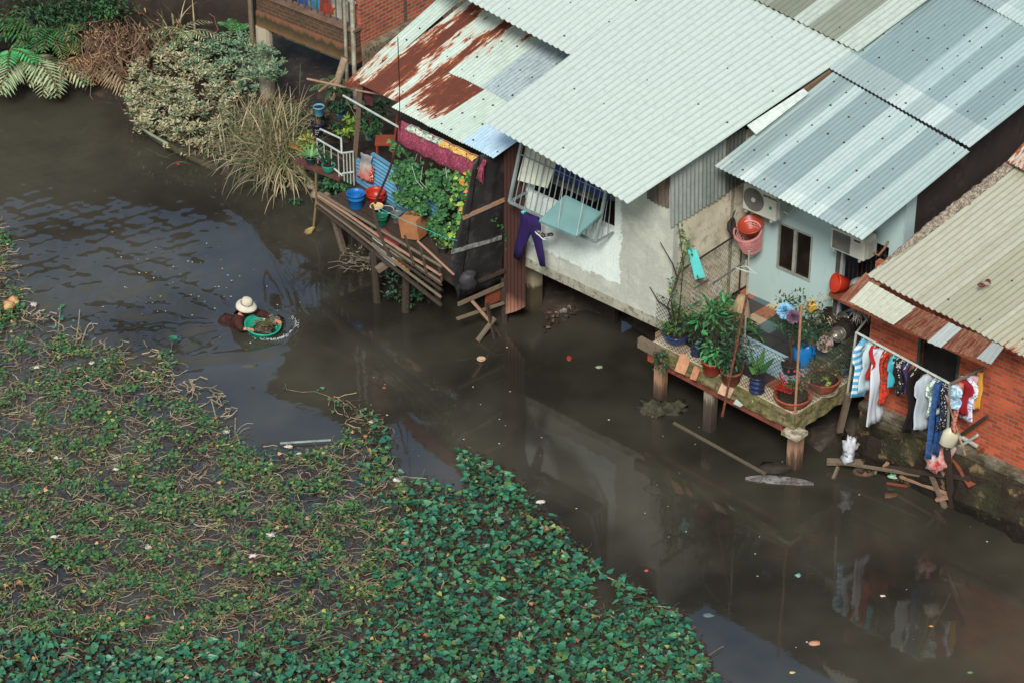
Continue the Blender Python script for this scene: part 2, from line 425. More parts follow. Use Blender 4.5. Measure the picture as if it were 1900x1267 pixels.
def pickn(r,s=.45): return V((r.gauss(0,s),r.gauss(0,s)-.22,1)).normalized()
cnt=0
for k in range(37000):
    x=r2.uniform(-60,1440); y=r2.uniform(400,1320)
    if not inside(x,y): continue
    b=big(x,y); pat=fld(x,y,.022,8.0)+.45*fld(x,y,.06,2.0)
    if r2.random()<b:
        hole=fld(x,y,.045,21.0)+.5*fld(x,y,.11,23.0)
        for q in range(2):   # brown understorey, coloured dark so gaps read as shade and hide reflected sky
            L=r2.uniform(.04,.09); leaf.heart(P(x+r2.gauss(0,7),y+r2.gauss(0,5),.015+.03*r2.random()),ldir(r2),pickn(r2,.5),L,L*.8,4)
        if hole<-.16+r2.uniform(-.12,.12): 
            if r2.random()<.6: continue
        L=r2.choice((r2.uniform(.045,.08),r2.uniform(.07,.135),r2.uniform(.08,.15))); z=.05+.20*b*r2.random()**1.5+.06*max(0,pat); d=ldir(r2)
        c=r2.random(); m=0 if c<.965 else 1
        if c>.99: m=2
        if m: L*=.7
        leaf.heart(P(x,y,z),d,pickn(r2,.62),L,L*r2.uniform(.8,1.0),m if m else (3 if r2.random()<.16+.25*max(0,hole) else 0)); cnt+=1
    else:
        if pat< .10+r2.uniform(-.22,.16): continue
        for q in range(r2.choice((2,3,4))):
            L=r2.uniform(.04,.085); p=P(x+r2.gauss(0,6),y+r2.gauss(0,4),.02+.10*r2.random())
            c=r2.random(); m=3 if c<.95 else (1 if c<.975 else 2)
            leaf.heart(p,ldir(r2),pickn(r2,.6),L,L*.85,m)
for k in range(19000):
    x=r2.uniform(-60,1440); y=r2.uniform(400,1320)
    if not inside(x,y): continue
    b=big(x,y); 
    if r2.random()<b*.72: continue
    if fld(x,y,.013,11.0)< -.32 and r2.random()<.8: continue
    p=P(x,y,r2.uniform(.0,.05)+.10*b*r2.random()); a=r2.uniform(0,2*PI); pts=[]; st=r2.uniform(.05,.11); st*=1-.35*b; cv=r2.uniform(-.42,.42)
    nn=r2.randint(4,6); hz=r2.uniform(0,.05)
    for i in range(nn):
        pts.append(V(p)); a+=cv+r2.gauss(0,.25); p=p+V((math.cos(a)*st,math.sin(a)*st,0)); p.z=.015+hz*math.sin(PI*i/nn)+.03*r2.random()+.10*b
    stem.tube(pts,r2.uniform(.004,.0085),3,2 if r2.random()<.25+.6*b else r2.choice((0,0,1)),cap=False)
# trailing runners on the edge
def runner(pxs,rr=.008,lv=.06,dens=.35,m=0,lm=0):
    pts=[P(x,y,.03+.02*r2.random()) for x,y in pxs]; stem.tube(pts,rr,4,m)
    for i in range(len(pts)-1):
        L=(pts[i+1]-pts[i]).length
        for q in range(int(L/.05)):
            if r2.random()<dens: leaf.heart(pts[i].lerp(pts[i+1],r2.random())+V((r2.gauss(0,.05),r2.gauss(0,.05),.04*r2.random())),ldir(r2),pickn(r2),lv*r2.uniform(.8,1.8),lv*1.2,lm)
runner([(648,775),(632,748),(610,735),(585,726),(560,727),(532,722)],.006,.05,.12)
runner([(532,724),(530,712)],.006,.05,0)
runner([(390,775),(430,770),(440,760)],.012,.05,.05,1); runner([(405,790),(392,740),(412,752),(405,735)],.012,.05,.05,1); runner([(437,775),(436,800),(446,822)],.011,.05,.0,1)
runner([(850,830),(860,870),(880,905),(890,915)],.009,.09,.8); runner([(1098,1035),(1115,1065),(1150,1080),(1170,1095)],.012,.09,.7,1)
runner([(96,640),(108,620),(112,570),(118,566)],.012,.06,.4,1); runner([(140,640),(146,600),(148,575)],.011,.06,.1,1); runner([(150,640),(160,610),(165,602),(170,600)],.012,.06,.1,1)
runner([(318,650),(320,630),(319,626)],.008,.1,.6); runner([(1315,1215),(1330,1205),(1342,1198)],.008,.07,.1)
for k in range(60):
    x=r2.uniform(60,420); y=600+.42*(x-60)+r2.gauss(0,16); a=r2.uniform(-.5,2.2)
    runner([(x,y),(x+14*math.cos(a),y-9*abs(math.sin(a))),(x+24*math.cos(a+.4),y-16*abs(math.sin(a+.3))),(x+36*math.cos(a+.2),y-18*abs(math.sin(a)))],r2.uniform(.008,.014),.05,.06,r2.choice((0,1)),3)
mat_root=thing('floating_creeper',"mat of green heart shaped leaves and tangled brown runners floating on the near side of the river",'water plants',P(600,1000))
mat_root['kind']='stuff'
LG=leafmat('creeper_big_leaf',[(36,92,70),(48,106,78),(28,74,58),(62,122,92),(40,98,76),(72,124,84),(22,58,46),(48,98,66)],.42,.45)
LY=leafmat('creeper_yellow_leaf',[(150,150,78),(128,136,70),(156,132,74),(112,128,70)])
LO=leafmat('creeper_orange_leaf',[(166,108,72),(172,126,90),(142,82,58),(180,148,114)])
LS=leafmat('creeper_small_leaf',[(48,90,52),(66,104,56),(38,70,44),(88,112,58),(48,92,60),(102,108,60),(64,84,46)])
o=leaf.build('leaves',[LG,LY,LO,LS,leafmat('creeper_dark_underlay',[(58,44,36),(70,50,38),(44,48,36),(82,56,42),(40,36,32)])],mat_root); o['kind']='stuff'
o=stem.build('runners',[M((140,122,98),(108,92,72),.8,8,name='runner_tan'),M((176,160,134),(144,128,104),.8,8,name='runner_pale'),M((82,58,46),(66,46,38),.8,8,name='runner_brown')],mat_root); o['kind']='stuff'
# ------------------------------------------------------------ roof material
def roofmat(name,W,L,base,base2,streak=.5,ustops=None,rust=None,rustv=None,bands=None,vbands=None,sc=1.0,rough=.5,dirt=(120,118,108),dirtamt=.25,rustc=((92,48,38),(150,78,46)),thr=.52,metal=0.0):
    """corrugated sheet metal: tone bands, dirt streaks along the fall, rust where rust/rustv ramps push it over the threshold"""
    t=NT(name); uv=t.uv(); s=t.sep(uv); u=t.math('DIVIDE',s[0],W); v=t.math('DIVIDE',s[1],L)
    n1=t.noise(t.uv((4.5*sc,.9*sc,1)),1.0,6,.68); n2=t.noise(t.uv((17*sc,2.4*sc,1)),1.0,6,.66); n3=t.noise(t.uv((4,4,1)),2.2,6,.7)
    col=t.mix(t.ramp(n2,[(.5-.25*streak,0.0),(.5+.3*streak,1.0)]),base,base2)
    if bands: col=t.mix(1.0,col,t.ramp(u,bands,'CONSTANT'),'MULTIPLY')
    if vbands: col=t.mix(1.0,col,t.ramp(v,vbands,'CONSTANT'),'MULTIPLY')
    col=t.mix(t.math('MULTIPLY',t.ramp(n3,[(.5,0.0),(.72,1.0)]),dirtamt),col,dirt)
    n4=t.noise(t.uv((22,1.6,1)),1.0,4,.7); col=t.mix(t.math('MULTIPLY',t.ramp(n4,[(.6,0.0),(.75,1.0)]),dirtamt*.8),col,dirt)
    ro=rough
    if rust or rustv:
        val=t.math('ADD',t.math('MULTIPLY',t.math('ADD',t.math('MULTIPLY',n1,.55),t.math('MULTIPLY',n2,.45)),1.75),-.375)
        if rust: val=t.math('ADD',val,t.math('SUBTRACT',t.ramp(u,rust),.5))
        if rustv: val=t.math('ADD',val,t.math('SUBTRACT',t.ramp(v,rustv),.5))
        mask=t.ramp(val,[(thr,0.0),(thr+.035,1.0)]); core=t.ramp(val,[(thr+.05,0.0),(thr+.13,1.0)])
        rc=t.mix(core,rustc[1],rustc[0]); rc=t.mix(t.ramp(n3,[(.35,0.0),(.7,.4)]),rc,(120,66,48))
        halo=t.ramp(val,[(thr-.10,0.0),(thr,.45)]); col=t.mix(halo,col,(190,150,120))
        col=t.mix(mask,col,rc); ro=t.ramp(mask,[(0,rough),(1,.9)])
    t.bump(n3,.12,.01)
    return t.fin(col,ro,.4,metal)
BOLT=M((58,50,46),(44,38,36),.7,name='bolt_heads')
def roof(parent,name,pa,pb,pc,pd,pitch,amp,mat,prof='sin',label=None,**k):
    mb=MB(); mb.corr(P(*pa),P(*pb),P(*pc),P(*pd),pitch,amp,**{'prof':prof,**k})
    o=mb.build(name,[mat,BOLT],parent,solid=.006)
    if label: o['label']=label
    return o
def dims(pa,pb,pd): return (P(*pb)-P(*pa)).length,(P(*pd)-P(*pa)).length
def brickmat(name,a,b,mort,bw=.21,bh=.075,ms=.012,stain=(70,52,44),st=.35):
    t=NT(name); uv=t.uv(); br=t.n('ShaderNodeTexBrick'); br.offset=.5
    dv=t.n('ShaderNodeVectorMath',operation='ADD'); nn=t.n('ShaderNodeTexNoise'); nn.inputs['Scale'].default_value=6; t.l(uv,nn.inputs['Vector'])
    sc=t.n('ShaderNodeVectorMath',operation='SCALE'); sc.inputs['Scale'].default_value=.025; t.l(nn.outputs['Color'],sc.inputs[0]); t.l(uv,dv.inputs[0]); t.l(sc.outputs[0],dv.inputs[1])
    t.l(dv.outputs[0],br.inputs['Vector'])
    br.inputs['Color1'].default_value=_c(a); br.inputs['Color2'].default_value=_c(b); br.inputs['Mortar'].default_value=_c(mort)
    br.inputs['Scale'].default_value=1; br.inputs['Mortar Size'].default_value=ms; br.inputs['Brick Width'].default_value=bw; br.inputs['Row Height'].default_value=bh; br.inputs['Mortar Smooth'].default_value=.2
    n=t.noise(uv,1.4,6,.65); col=t.mix(t.ramp(n,[(.45,0.0),(.75,st)]),br.outputs['Color'],stain)
    n2=t.noise(uv,14,4,.6); col=t.mix(t.ramp(n2,[(.5,0.0),(.8,.35)]),col,(150,120,100))
    t.bump(t.math('ADD',t.math('MULTIPLY',br.outputs['Fac'],-.6),t.math('MULTIPLY',n2,.4)),.5,.02)
    return t.fin(col,.85,.2)
def wallbox(mb,w,u0,u1,z0,z1,th=.12,off=0,m=None,z1b=None):
    """part of a wall from u0 to u1 and z0 to z1 (z1b = height at u1), thickness going inland"""
    z1b=z1 if z1b is None else z1b
    b=[w.pt(u0,z0,off),w.pt(u1,z0,off),w.pt(u1,z0,off-th),w.pt(u0,z0,off-th)]
    t=[w.pt(u0,z1,off),w.pt(u1,z1b,off),w.pt(u1,z1b,off-th),w.pt(u0,z1,off-th)]
    return mb.hexa(b,t,m,[(u0,z0),(u1,z0),(u1+th,z0),(u0-th,z0),(u0,z1),(u1,z1b),(u1+th,z1b),(u0-th,z1)])
# ============================================================ HOUSE WITH WHITE ROOF
WF=Wall(P(968,490,1.43),P(1243,619,1.43)); WU=WF.L
WIN=-WF.n
hw=thing('stilt_house','white walled stilt house under the big clean white corrugated roof in the middle','house',P(1100,560,0))
# plaster front wall with an opening for the window
t=NT('peeling_white_paint'); uv=t.uv(); s=t.sep(uv); nj=t.noise(uv,2.2,6,.7); nj2=t.noise(uv,9,5,.7)
off=t.math('ADD',t.math('MULTIPLY',t.math('SUBTRACT',nj,.5),.55),t.math('MULTIPLY',t.math('SUBTRACT',nj2,.5),.25))
mu=t.ramp(t.math('ADD',s[0],off),[(0,1.0),(WU*.66/10,1.0),(WU*.66/10+.004,0.0)]) if False else None
edge_u=t.math('LESS_THAN',t.math('ADD',s[0],off),WU*.665)
edge_v=t.math('GREATER_THAN',t.math('ADD',s[1],t.math('MULTIPLY',off,.8)),1.95)
mask=t.math('MULTIPLY',edge_u,edge_v)
n=t.noise(uv,1.7,6,.65); cem=t.ramp(n,[(.3,(200,202,190)),(.5,(182,184,174)),(.7,(210,210,198))])
drip=t.noise(t.uv((14,.8,1)),1.0,5,.7); 
wht=t.mix(t.ramp(t.noise(uv,3,5,.6),[(.4,0.0),(.75,.35)]),(230,240,236),(200,210,204))
col=t.mix(mask,cem,wht); col=t.mix(t.ramp(drip,[(.6,0.0),(.72,.45)]),col,(120,112,98))
cr=t.noise(uv,4.0,8,.75,1.5); col=t.mix(t.ramp(cr,[(.485,0.0),(.5,.35),(.515,0.0)]),col,(104,96,86))
low=t.ramp(t.math('ADD',s[1],t.math('MULTIPLY',nj,.3)),[(0,0.0),(1,1.0)])
t.bump(t.math('ADD',t.math('MULTIPLY',mask,.6),nj2),.35,.012); PLAST=t.fin(col,.85,.25)
zc=3.0; ul,_=WF.uz(982,362); ur,_=WF.uz(1140,437); ztop=4.86
mb=MB()
wallbox(mb,WF,0,WU,1.62,zc,.14); wallbox(mb,WF,0,ul,zc,ztop,.14); wallbox(mb,WF,ur,WU,zc,4.72,.14); wallbox(mb,WF,ul,ur,4.45,ztop,.14)
mb.build('wall',PLAST,hw)
mb=MB(); wallbox(mb,WF,0,WU,1.43,1.62,.16,.012); mb.build('floor_beam',M((176,172,158),(150,146,132),.85,4,.3,20,c3=(120,110,96),name='beam_cement'),hw)
# side wall facing the tiled deck
WS=Wall(P(1243,619,1.43),P(1243,619,1.43)+WIN*4.2)
BEIGE=M((226,217,196),(204,193,170),.9,2.2,.4,14,c3=(184,170,146),name='beige_render')
def sidebox(mb,u0,u1,z0,z1,z1b,th=.14,off=0,uvs=True):
    nn=V((.724,-.69,0)); d=WIN
    o0=V((WS.A.x,WS.A.y,0)); f=lambda u,z,k: V((o0.x+d.x*u+nn.x*k,o0.y+d.y*u+nn.y*k,z))
    mb.hexa([f(u0,z0,off),f(u1,z0,off),f(u1,z0,off-th),f(u0,z0,off-th)],[f(u0,z1,off),f(u1,z1b,off),f(u1,z1b,off-th),f(u0,z1,off-th)],None,[(u0,z0),(u1,z0),(u1,z0),(u0,z0),(u0,z1),(u1,z1b),(u1,z1b),(u0,z1)])
SN=V((.724,-.69,0))
mb=MB(); sidebox(mb,.142,4.2,1.43,4.6,4.6); o=mb.build('wall',BEIGE,hw); o['label']='beige rendered side wall'
# corrugated cladding on the side wall and over the corner
CLAD=roofmat('grey_cladding',2.4,1.2,(156,162,158),(132,138,134),.6,bands=[(0,(255,255,255)),(.34,(226,230,230)),(.62,(150,150,146)),(1,(140,140,140))],dirt=(96,92,84),dirtamt=.4,rust=[(0,.30),(1,.36)])
def side(px,py,off=.03): return PP(px,py,WS.A+SN*off,SN)
mb=MB(); mb.corr(side(1244,424),side(1382,338),side(1384,236),side(1244,318),.105,.012,nv=2,seed=4,ragged=.03,bolts=(.6,.5)); 
mb.build('side_cladding',[CLAD,BOLT],hw,solid=.005)
mb=MB(); mb.corr(WF.at(1200,368,.03),WF.at(1241,388,.03),WF.at(1241,320,.03),WF.at(1200,340,.03),.09,.012,nv=2,ragged=.05); mb.build('gable_patch',roofmat('dark_cladding',.6,.5,(104,100,94),(74,66,62),.5,rust=[(0,.4),(1,.46)]),hw,solid=.005)
# roof sheets
R1=((895,225,5.0),(1165,378,4.85),(1585,95,5.42),(1275,-63,5.55))
W_,L_=dims(R1[0],R1[1],R1[3])
WROOF=roofmat('white_roof',W_,L_,(194,203,197),(180,190,184),1.0,dirt=(140,146,132),dirtamt=.4,rough=.45)
roof(hw,'roof_sheet',*R1,.139,.015,WROOF,seed=1,bolts=(.9,1.25),nv=8,sag=.012,spw=8)
R2=((790,-41,5.42),(1064,106,5.17),(1276,-64,5.62),(1010,-200,5.8))
roof(hw,'roof_sheet',*R2,.139,.015,WROOF,seed=2,bolts=(.8,1.0),nv=6,spw=8)
R3=((1250,-78,5.60),(1592,96,5.46),(1760,-30,5.8),(1420,-210,5.95))
W3,L3=dims(R3[0],R3[1],R3[3])
roof(hw,'roof_sheet',*R3,.125,.014,roofmat('striped_roof',W3,L3,(190,200,190),(168,174,164),.9,bands=[(0,(255,255,255)),(.42,(200,198,190)),(.52,(176,172,160)),(.66,(246,246,246)),(.74,(190,186,176)),(.88,(255,255,255))],dirt=(130,124,110),dirtamt=.4),seed=3,bolts=(.8,1.2),nv=5)
mb=MB(); mb.slab(P(1386,234,5.06),P(1490,166,5.22),P(1500,175,5.20),P(1403,251,4.95),.02); mb.build('flashing',M((214,222,216),(190,196,190),.5,name='flashing_white'),hw)
mb=MB(); mb.beam(P(1488,172,5.1),P(1592,100,5.36),.05,.10); mb.build('flashing',woodmat('flashing_timber',(120,96,76),(140,112,88)),hw)
# concrete pillar, inner pillars
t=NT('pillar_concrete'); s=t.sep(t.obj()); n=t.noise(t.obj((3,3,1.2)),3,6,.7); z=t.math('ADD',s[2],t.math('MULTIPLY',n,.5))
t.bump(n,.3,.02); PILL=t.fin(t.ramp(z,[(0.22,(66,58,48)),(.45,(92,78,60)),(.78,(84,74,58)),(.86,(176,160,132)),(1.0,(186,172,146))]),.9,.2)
def pillar(px,py,wd,z1,parent,name='pillar',mt=None,rz=None):
    c=P(px,py,-.3); mb=MB(); mb.block(c,wd,wd,z1+.3,rd(-43.6) if rz is None else rz); return mb.build(name,mt or PILL,parent)
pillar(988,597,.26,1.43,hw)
for (x,y) in ((1140,585),(1215,622),(1120,500),(1010,470)): pillar(x,y,.2,1.44,hw,mt=CONC)
# back volume under the roof so the house is not hollow
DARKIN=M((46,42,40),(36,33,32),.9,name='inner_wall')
mb=MB(); 
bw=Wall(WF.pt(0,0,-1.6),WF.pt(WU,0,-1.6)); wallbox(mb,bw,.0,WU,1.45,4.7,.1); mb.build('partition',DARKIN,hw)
mb=MB(); mb.slab(WF.pt(.01,1.60,-.15),WF.pt(WU-.15,1.60,-.15),WF.pt(WU-.15,1.60,-4.1),WF.pt(.01,1.60,-4.1),.12,up=V((0,0,1))); mb.build('floor',CONC,hw)
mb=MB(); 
lw=Wall(WF.pt(0,0,-4.1),WF.pt(WU,0,-4.1)); wallbox(mb,lw,0,WU,-.2,4.45,.1); mb.build('wall',DARKIN,hw)  # back wall extended below the floor to shut out sky reflected under the house
# window interior: pale shutter boards, shelf, blue sheet
SHU=M((206,206,192),(184,184,170),.6,name='pale_boards')
mb=MB(); ua,_=WF.uz(985,340,-.2); ub,_=WF.uz(1050,380,-.2); pass
pass
mb=MB(); wallbox(mb,WF,ul+.02,ur-.6,3.30,3.34,.5,-.15); mb.build('shelf',M((120,116,110),name='shelf_grey'),hw)
r=random.Random(3)
for k in range(9):
    u=ul+.15+k*.19; h=r.uniform(.1,.32); mb=MB(); mb.lathe([(.05,0),(.07,.02),(.075,h*.6),(.05,h),(.0,h)],WF.pt(u,3.342,-.38-.1*r.random()),10)
    one(mb,'kitchen_jar',plastic(r.choice([(150,150,140),(86,92,96),(128,120,104),(70,70,74)])),'small dull jar on the shelf behind the white window bars','jar','jars on the shelf behind the window bars',smooth=True)
# grille cage: bars lean out towards the bottom
gr=thing('window_grille','pale grey cage of window bars leaning out of the white wall','grille',WF.pt((ul+ur)/2,3.0,.2))
GM=M((150,162,162),(126,138,140),.5,4,.05,metal=.2,name='grille_paint')
g0=WF.at(945,375,.47); g1=WF.at(1105,450,.47); gt0=V(WF.pt((g0-WF.A).dot(WF.u)+.02,4.42,.06)); gt1=V(WF.pt((g1-WF.A).dot(WF.u),4.42,.06))
for o_,p,q,rr in (('bottom_rail',g0,g1,.022),('top_rail',gt0,gt1,.02),('corner_bar',g0,gt0,.024),('corner_bar',g1,gt1,.024)):
    mb=MB(); mb.beam(p,q,rr*2,rr*2); mb.build(o_,GM,gr)
mb=MB(); mb.beam(g1,WF.pt(ur-.02,g1.z,0),.035,.035); mb.build('side_rail',GM,gr); mb=MB(); mb.beam(g0,WF.pt((g0-WF.A).dot(WF.u),g0.z,-.05),.035,.035); mb.build('side_rail',GM,gr)
mb=MB(); a=g0.lerp(gt0,.62); b=g1.lerp(gt1,.62); mb.beam(a,b,.02,.012); mb.build('middle_rail',GM,gr)
for k in range(1,17):
    f=k/17; mb=MB(); big_=k in (5,11); mb.tube([g0.lerp(g1,f),gt0.lerp(gt1,f)],.018 if big_ else .010,6); mb.build('bar',GM,gr)
for k in (1,2):
    f=k/3; mb=MB(); mb.tube([g1.lerp(WF.pt(ur-.02,g1.z,0),f),gt1.lerp(WF.pt(ur-.02,4.42,0),f)],.009,5); mb.build('bar',GM,gr)
# flap propped out of the grille
GN=(g1-g0).cross(gt0-g0).normalized(); GN=GN if GN.y<0 else -GN
cg=lambda x,y: PP(x,y,g0-GN*.035,GN)
mb=MB(); mb.slab(cg(960,335),cg(1015,350),cg(1040,283),cg(980,258),.02,up=GN); o=mb.build('shutter',SHU,gr); o['label']='pale board behind the left bars'
mb=MB(); mb.slab(cg(1026,322),cg(1128,374),cg(1134,350),cg(1034,296),.015,up=GN); o=mb.build('blue_sheet',plastic((34,48,112),.7),gr); o['label']='dark blue sheet tucked behind the bars under the eave'
n_c=(g1-g0).cross(gt0-g0).normalized(); 
if n_c.y>0: n_c=-n_c
i0=PP(1049,362,g0+n_c*.03,n_c); i1=PP(1117,395,g0+n_c*.03,n_c); zo=(i0.z+i1.z)/2-.10
o0=P(1001,409,i0.z-.12); o1=P(1070,438,i1.z-.12)
fl=thing('window_flap','flat pale blue sheet propped out below the window bars','panel',(o0+o1+i0+i1)/4)
mb=MB(); mb.slab(o0,o1,i1,i0,.02,up=V((0,0,1))); mb.build('sheet',M((134,172,172),(122,160,162),.45,1.5,.03,name='pale_blue_sheet'),fl)
mb=MB()
for a,b in ((o0,o1),(o1,i1),(i0,o0)): mb.beam(a-V((0,0,.025)),b-V((0,0,.025)),.03,.03)
mb.build('frame',M((112,146,148),name='flap_frame'),fl)
mb=MB(); mb.tube([o1,gt0.lerp(gt1,.78)+n_c*.02],.007,4); mb.tube([o1.lerp(o0,.5),gt0.lerp(gt1,.50)+n_c*.02],.006,4); mb.build('cord',PVC,fl)
# ============================================================ BLUE HOUSE
hb=thing('stilt_house','pale blue walled house with silver grey striped metal roof beside the tiled deck','house',P(1500,640,0))
WB=Wall(P(1385,541,1.44),P(1656,662,1.44)); BU=WB.L
t=NT('pale_blue_wall'); n=t.noise(t.obj(),1.2,5,.6); col=t.ramp(n,[(.3,(180,206,208)),(.7,(166,192,196))])
s=t.sep(t.obj()); st=t.ramp(t.math('ADD',s[2],t.math('MULTIPLY',t.noise(t.obj((1,1,.4)),5,5,.7),.6)),[(.30,(150,150,132)),(.62,(158,176,176)),(.85,(184,204,203))])
col=t.mix(.5,col,st); col=t.mix(t.ramp(t.noise(t.obj((6,6,.6)),2,5,.7),[(.58,0.0),(.75,.25)]),col,(110,124,124)); t.bump(t.noise(t.obj(),30,3),.12,.008); BLUEW=t.fin(col,.7,.3)
wu0,wz0=WB.uz(1441,496); wu1,wz1=WB.uz(1503,524)
_,wzt=WB.uz(1444,411); wzb=(wz0+wz1)/2; wu1b,_=WB.uz(1504,440)
du0,_=WB.uz(1553,600); du1=du0+.95; dz=3.55
mb=MB()
wallbox(mb,WB,0,wu0,1.42,4.70,.12); wallbox(mb,WB,wu0,wu1,1.42,wzb,.12); wallbox(mb,WB,wu0,wu1,wzt,4.70,.12); wallbox(mb,WB,wu1,du0,1.42,4.70,.12); wallbox(mb,WB,du0,du1,dz,4.70,.12); wallbox(mb,WB,du1,BU,1.42,4.70,.12)
mb.build('wall',BLUEW,hb)
mb=MB(); wallbox(mb,WB,-.2,BU+.3,-.3,1.415,.12,-.10); mb.build('sky_blocker',MUD,hb)  # added wall below the house, blocks sky from reflecting in the water
ALU=M((176,178,170),(150,150,142),.5,metal=.2,name='window_alu')
fr=MB(); 
for (a,b,c,d) in ((wu0,wu1,wzb,wzb+.028),(wu0,wu1,wzt-.028,wzt),(wu0,wu0+.028,wzb+.028,wzt-.028),(wu1-.028,wu1,wzb+.028,wzt-.028),((wu0+wu1)/2-.03,(wu0+wu1)/2+.03,wzb+.028,wzt-.028)): wallbox(fr,WB,a,b,c,d,.06,.02)
wn=fr.build('window',ALU,hb)
t=NT('dark_pane'); n=t.noise(t.obj((8,8,.5)),3,4); GLASSD=t.fin(t.ramp(n,[(.4,(24,20,20)),(.7,(34,28,27))]),.15,.5)
for (a,b) in ((wu0+.028,(wu0+wu1)/2-.03),((wu0+wu1)/2+.03,wu1-.028)):
    mb=MB(); wallbox(mb,WB,a,b,wzb+.028,wzt-.028,.01,-.03); mb.build('pane',GLASSD,wn)
mb=MB(); wallbox(mb,WB,du0+.06,du1,1.44,dz-.02,.02,-.45); dr=mb.build('door',BLACKM,hb)
mb=MB()
for k in range(9): a=WB.pt(du0+.1+k*.09,1.5,-.10); mb.tube([a,V((a.x,a.y,dz-.05))],.009,5)
for zz in (1.6,2.5,3.3): mb.beam(WB.pt(du0+.06,zz,-.1),WB.pt(du1,zz,-.1),.02,.03)
mb.build('security_bars',M((66,48,42),name='door_bars'),dr)
mb=MB(); mb.beam(WB.pt(du0-.035,1.44,.035),WB.pt(du0-.035,dz,.035),.07,.07); mb.build('door_frame',M((96,88,84),(80,72,70),name='door_jamb'),hb)
mb=MB(); mb.beam(WB.pt(du0+.03,1.44,.02),WB.pt(du0+.03,dz,.02),.055,.05); mb.build('door_frame',M((190,196,194),name='door_jamb_white'),hb)
# dark side wall
DSN=V((.724,-.69,0)); e=WB.pt(BU,0,0)
mb=MB(); a=e+DSN*.012; 
def dpt(k,z,o=0): q=e-WB.n*k+DSN*o; return V((q.x,q.y,z))
mb.hexa([dpt(.0,1.44,0),dpt(.0,1.44,-.12),dpt(8,1.44,-.12),dpt(8,1.44,0)],[dpt(.0,4.72,0),dpt(.0,4.72,-.12),dpt(8,5.8,-.12),dpt(8,5.8,0)])
o=mb.build('side_wall',M((58,48,46),(48,40,39),.8,1.2,.2,12,c3=(66,54,50),name='dark_brown_sheet'),hb)
mb=MB(); mb.hexa([dpt(.0,1.44,.018),dpt(.0,1.44,.003),dpt(.30,1.44,.003),dpt(.30,1.44,.018)],[dpt(.0,4.72,.018),dpt(.0,4.72,.003),dpt(.30,4.76,.003),dpt(.30,4.76,.018)]); mb.build('corner_trim',BLUEW,hb)
B1=((1325,308,4.68),(1600,445,4.66),(1799,281,5.30),(1545,134,5.32)); W1,L1=dims(B1[0],B1[1],B1[3])
bt=[(0,(226,230,230)),(.05,(196,202,204)),(.13,(216,222,222)),(.17,(255,255,255)),(.24,(198,206,211)),(.44,(255,255,255)),(.56,(230,236,237)),(.64,(255,255,255)),(.70,(200,208,212)),(.84,(244,246,246)),(.90,(234,238,238))]
BR=roofmat('silver_roof',W1,L1,(198,208,205),(180,192,190),.8,bands=bt,vbands=[(0,(255,255,255)),(.10,(238,243,244)),(.16,(232,238,240))],dirt=(140,150,148),dirtamt=.3,rough=.4)
roof(hb,'roof_sheet',*B1,.095,.012,BR,seed=7,bolts=(.36,.62),nv=6)
B2=((1538,126,5.36),(1799,274,5.33),(2070,60,5.75),(1810,-95,5.8)); W2,L2=dims(B2[0],B2[1],B2[3])
bt2=[(0,(226,230,230)),(.08,(204,210,212)),(.34,(208,214,216)),(.42,(250,250,250)),(.50,(255,255,255)),(.54,(214,220,222)),(.66,(255,255,255)),(.76,(204,210,213)),(.92,(240,242,242))]
roof(hb,'roof_sheet',*B2,.095,.012,roofmat('silver_roof_upper',W2,L2,(198,208,205),(180,192,190),.8,bands=bt2,vbands=[(0,(255,255,255)),(.07,(255,255,255)),(.13,(222,232,236))],dirt=(140,150,148),dirtamt=.3,rough=.4,rust=[(0,.18),(.55,.18),(.6,.30),(.65,.18),(1,.2)]),seed=8,bolts=(.34,.6),nv=6)
B3=((1650,-90,5.82),(1930,66,5.66),(2060,-40,6.0),(1800,-180,6.1)); roof(hb,'roof_sheet',*B3,.095,.012,BR,seed=9,nv=3)
for k in range(3):
    a=WB.pt(.3+k*1.1,4.56,.95); mb=MB(); mb.beam(a,a-WB.n*1.1+V((0,0,.05)),.05,.08); mb.build('rafter',WOODD,hb)
# ============================================================ BRICK HOUSE ON THE RIGHT
hr=thing('brick_house','orange brick house with rusty patched roof at the right edge','house',P(1760,830,0))
WR=Wall(P(1642,756,1.3),P(1900,872,1.3)); WR=Wall(WR.A+V((0,0,0)),WR.A+WR.u*9); RL=9
ru0,_=WR.uz(1612,640); 
BRK=brickmat('orange_brick',(206,94,62),(150,64,46),(146,120,100),.20,.078,.008)
d0,_=WR.uz(1703,700); d1,_=WR.uz(1773,700); _,dzt=WR.uz(1740,622)
mb=MB(); wallbox(mb,WR,ru0,d0,1.30,4.05,.12); wallbox(mb,WR,d1,RL,1.30,4.05,.12); wallbox(mb,WR,d0,d1,3.35,4.05,.12); mb.build('wall',BRK,hr)
mb=MB(); 
q=WR.pt(ru0,0,-.125); mb.hexa([V((q.x,q.y,1.3)),V((q.x,q.y,1.3))+WR.n*.12*0+WR.u*.12,V((q.x,q.y,1.3))-WR.n*6+WR.u*.12,V((q.x,q.y,1.3))-WR.n*6],[V((q.x,q.y,3.9)),V((q.x,q.y,3.9))+WR.u*.12,V((q.x,q.y,4.3))-WR.n*6+WR.u*.12,V((q.x,q.y,4.3))-WR.n*6],None,[(0,1.3),(.1,1.3),(6,1.3),(6,1.3),(0,4),(.1,4),(6,4.6),(6,4.6)]); mb.build('side_wall',BRK,hr)
mb=MB(); wallbox(mb,WR,d0,d1,1.3,3.35,.03,-.10); mb.build('door',M((40,38,38),(30,28,28),.6,name='dark_door'),hr)
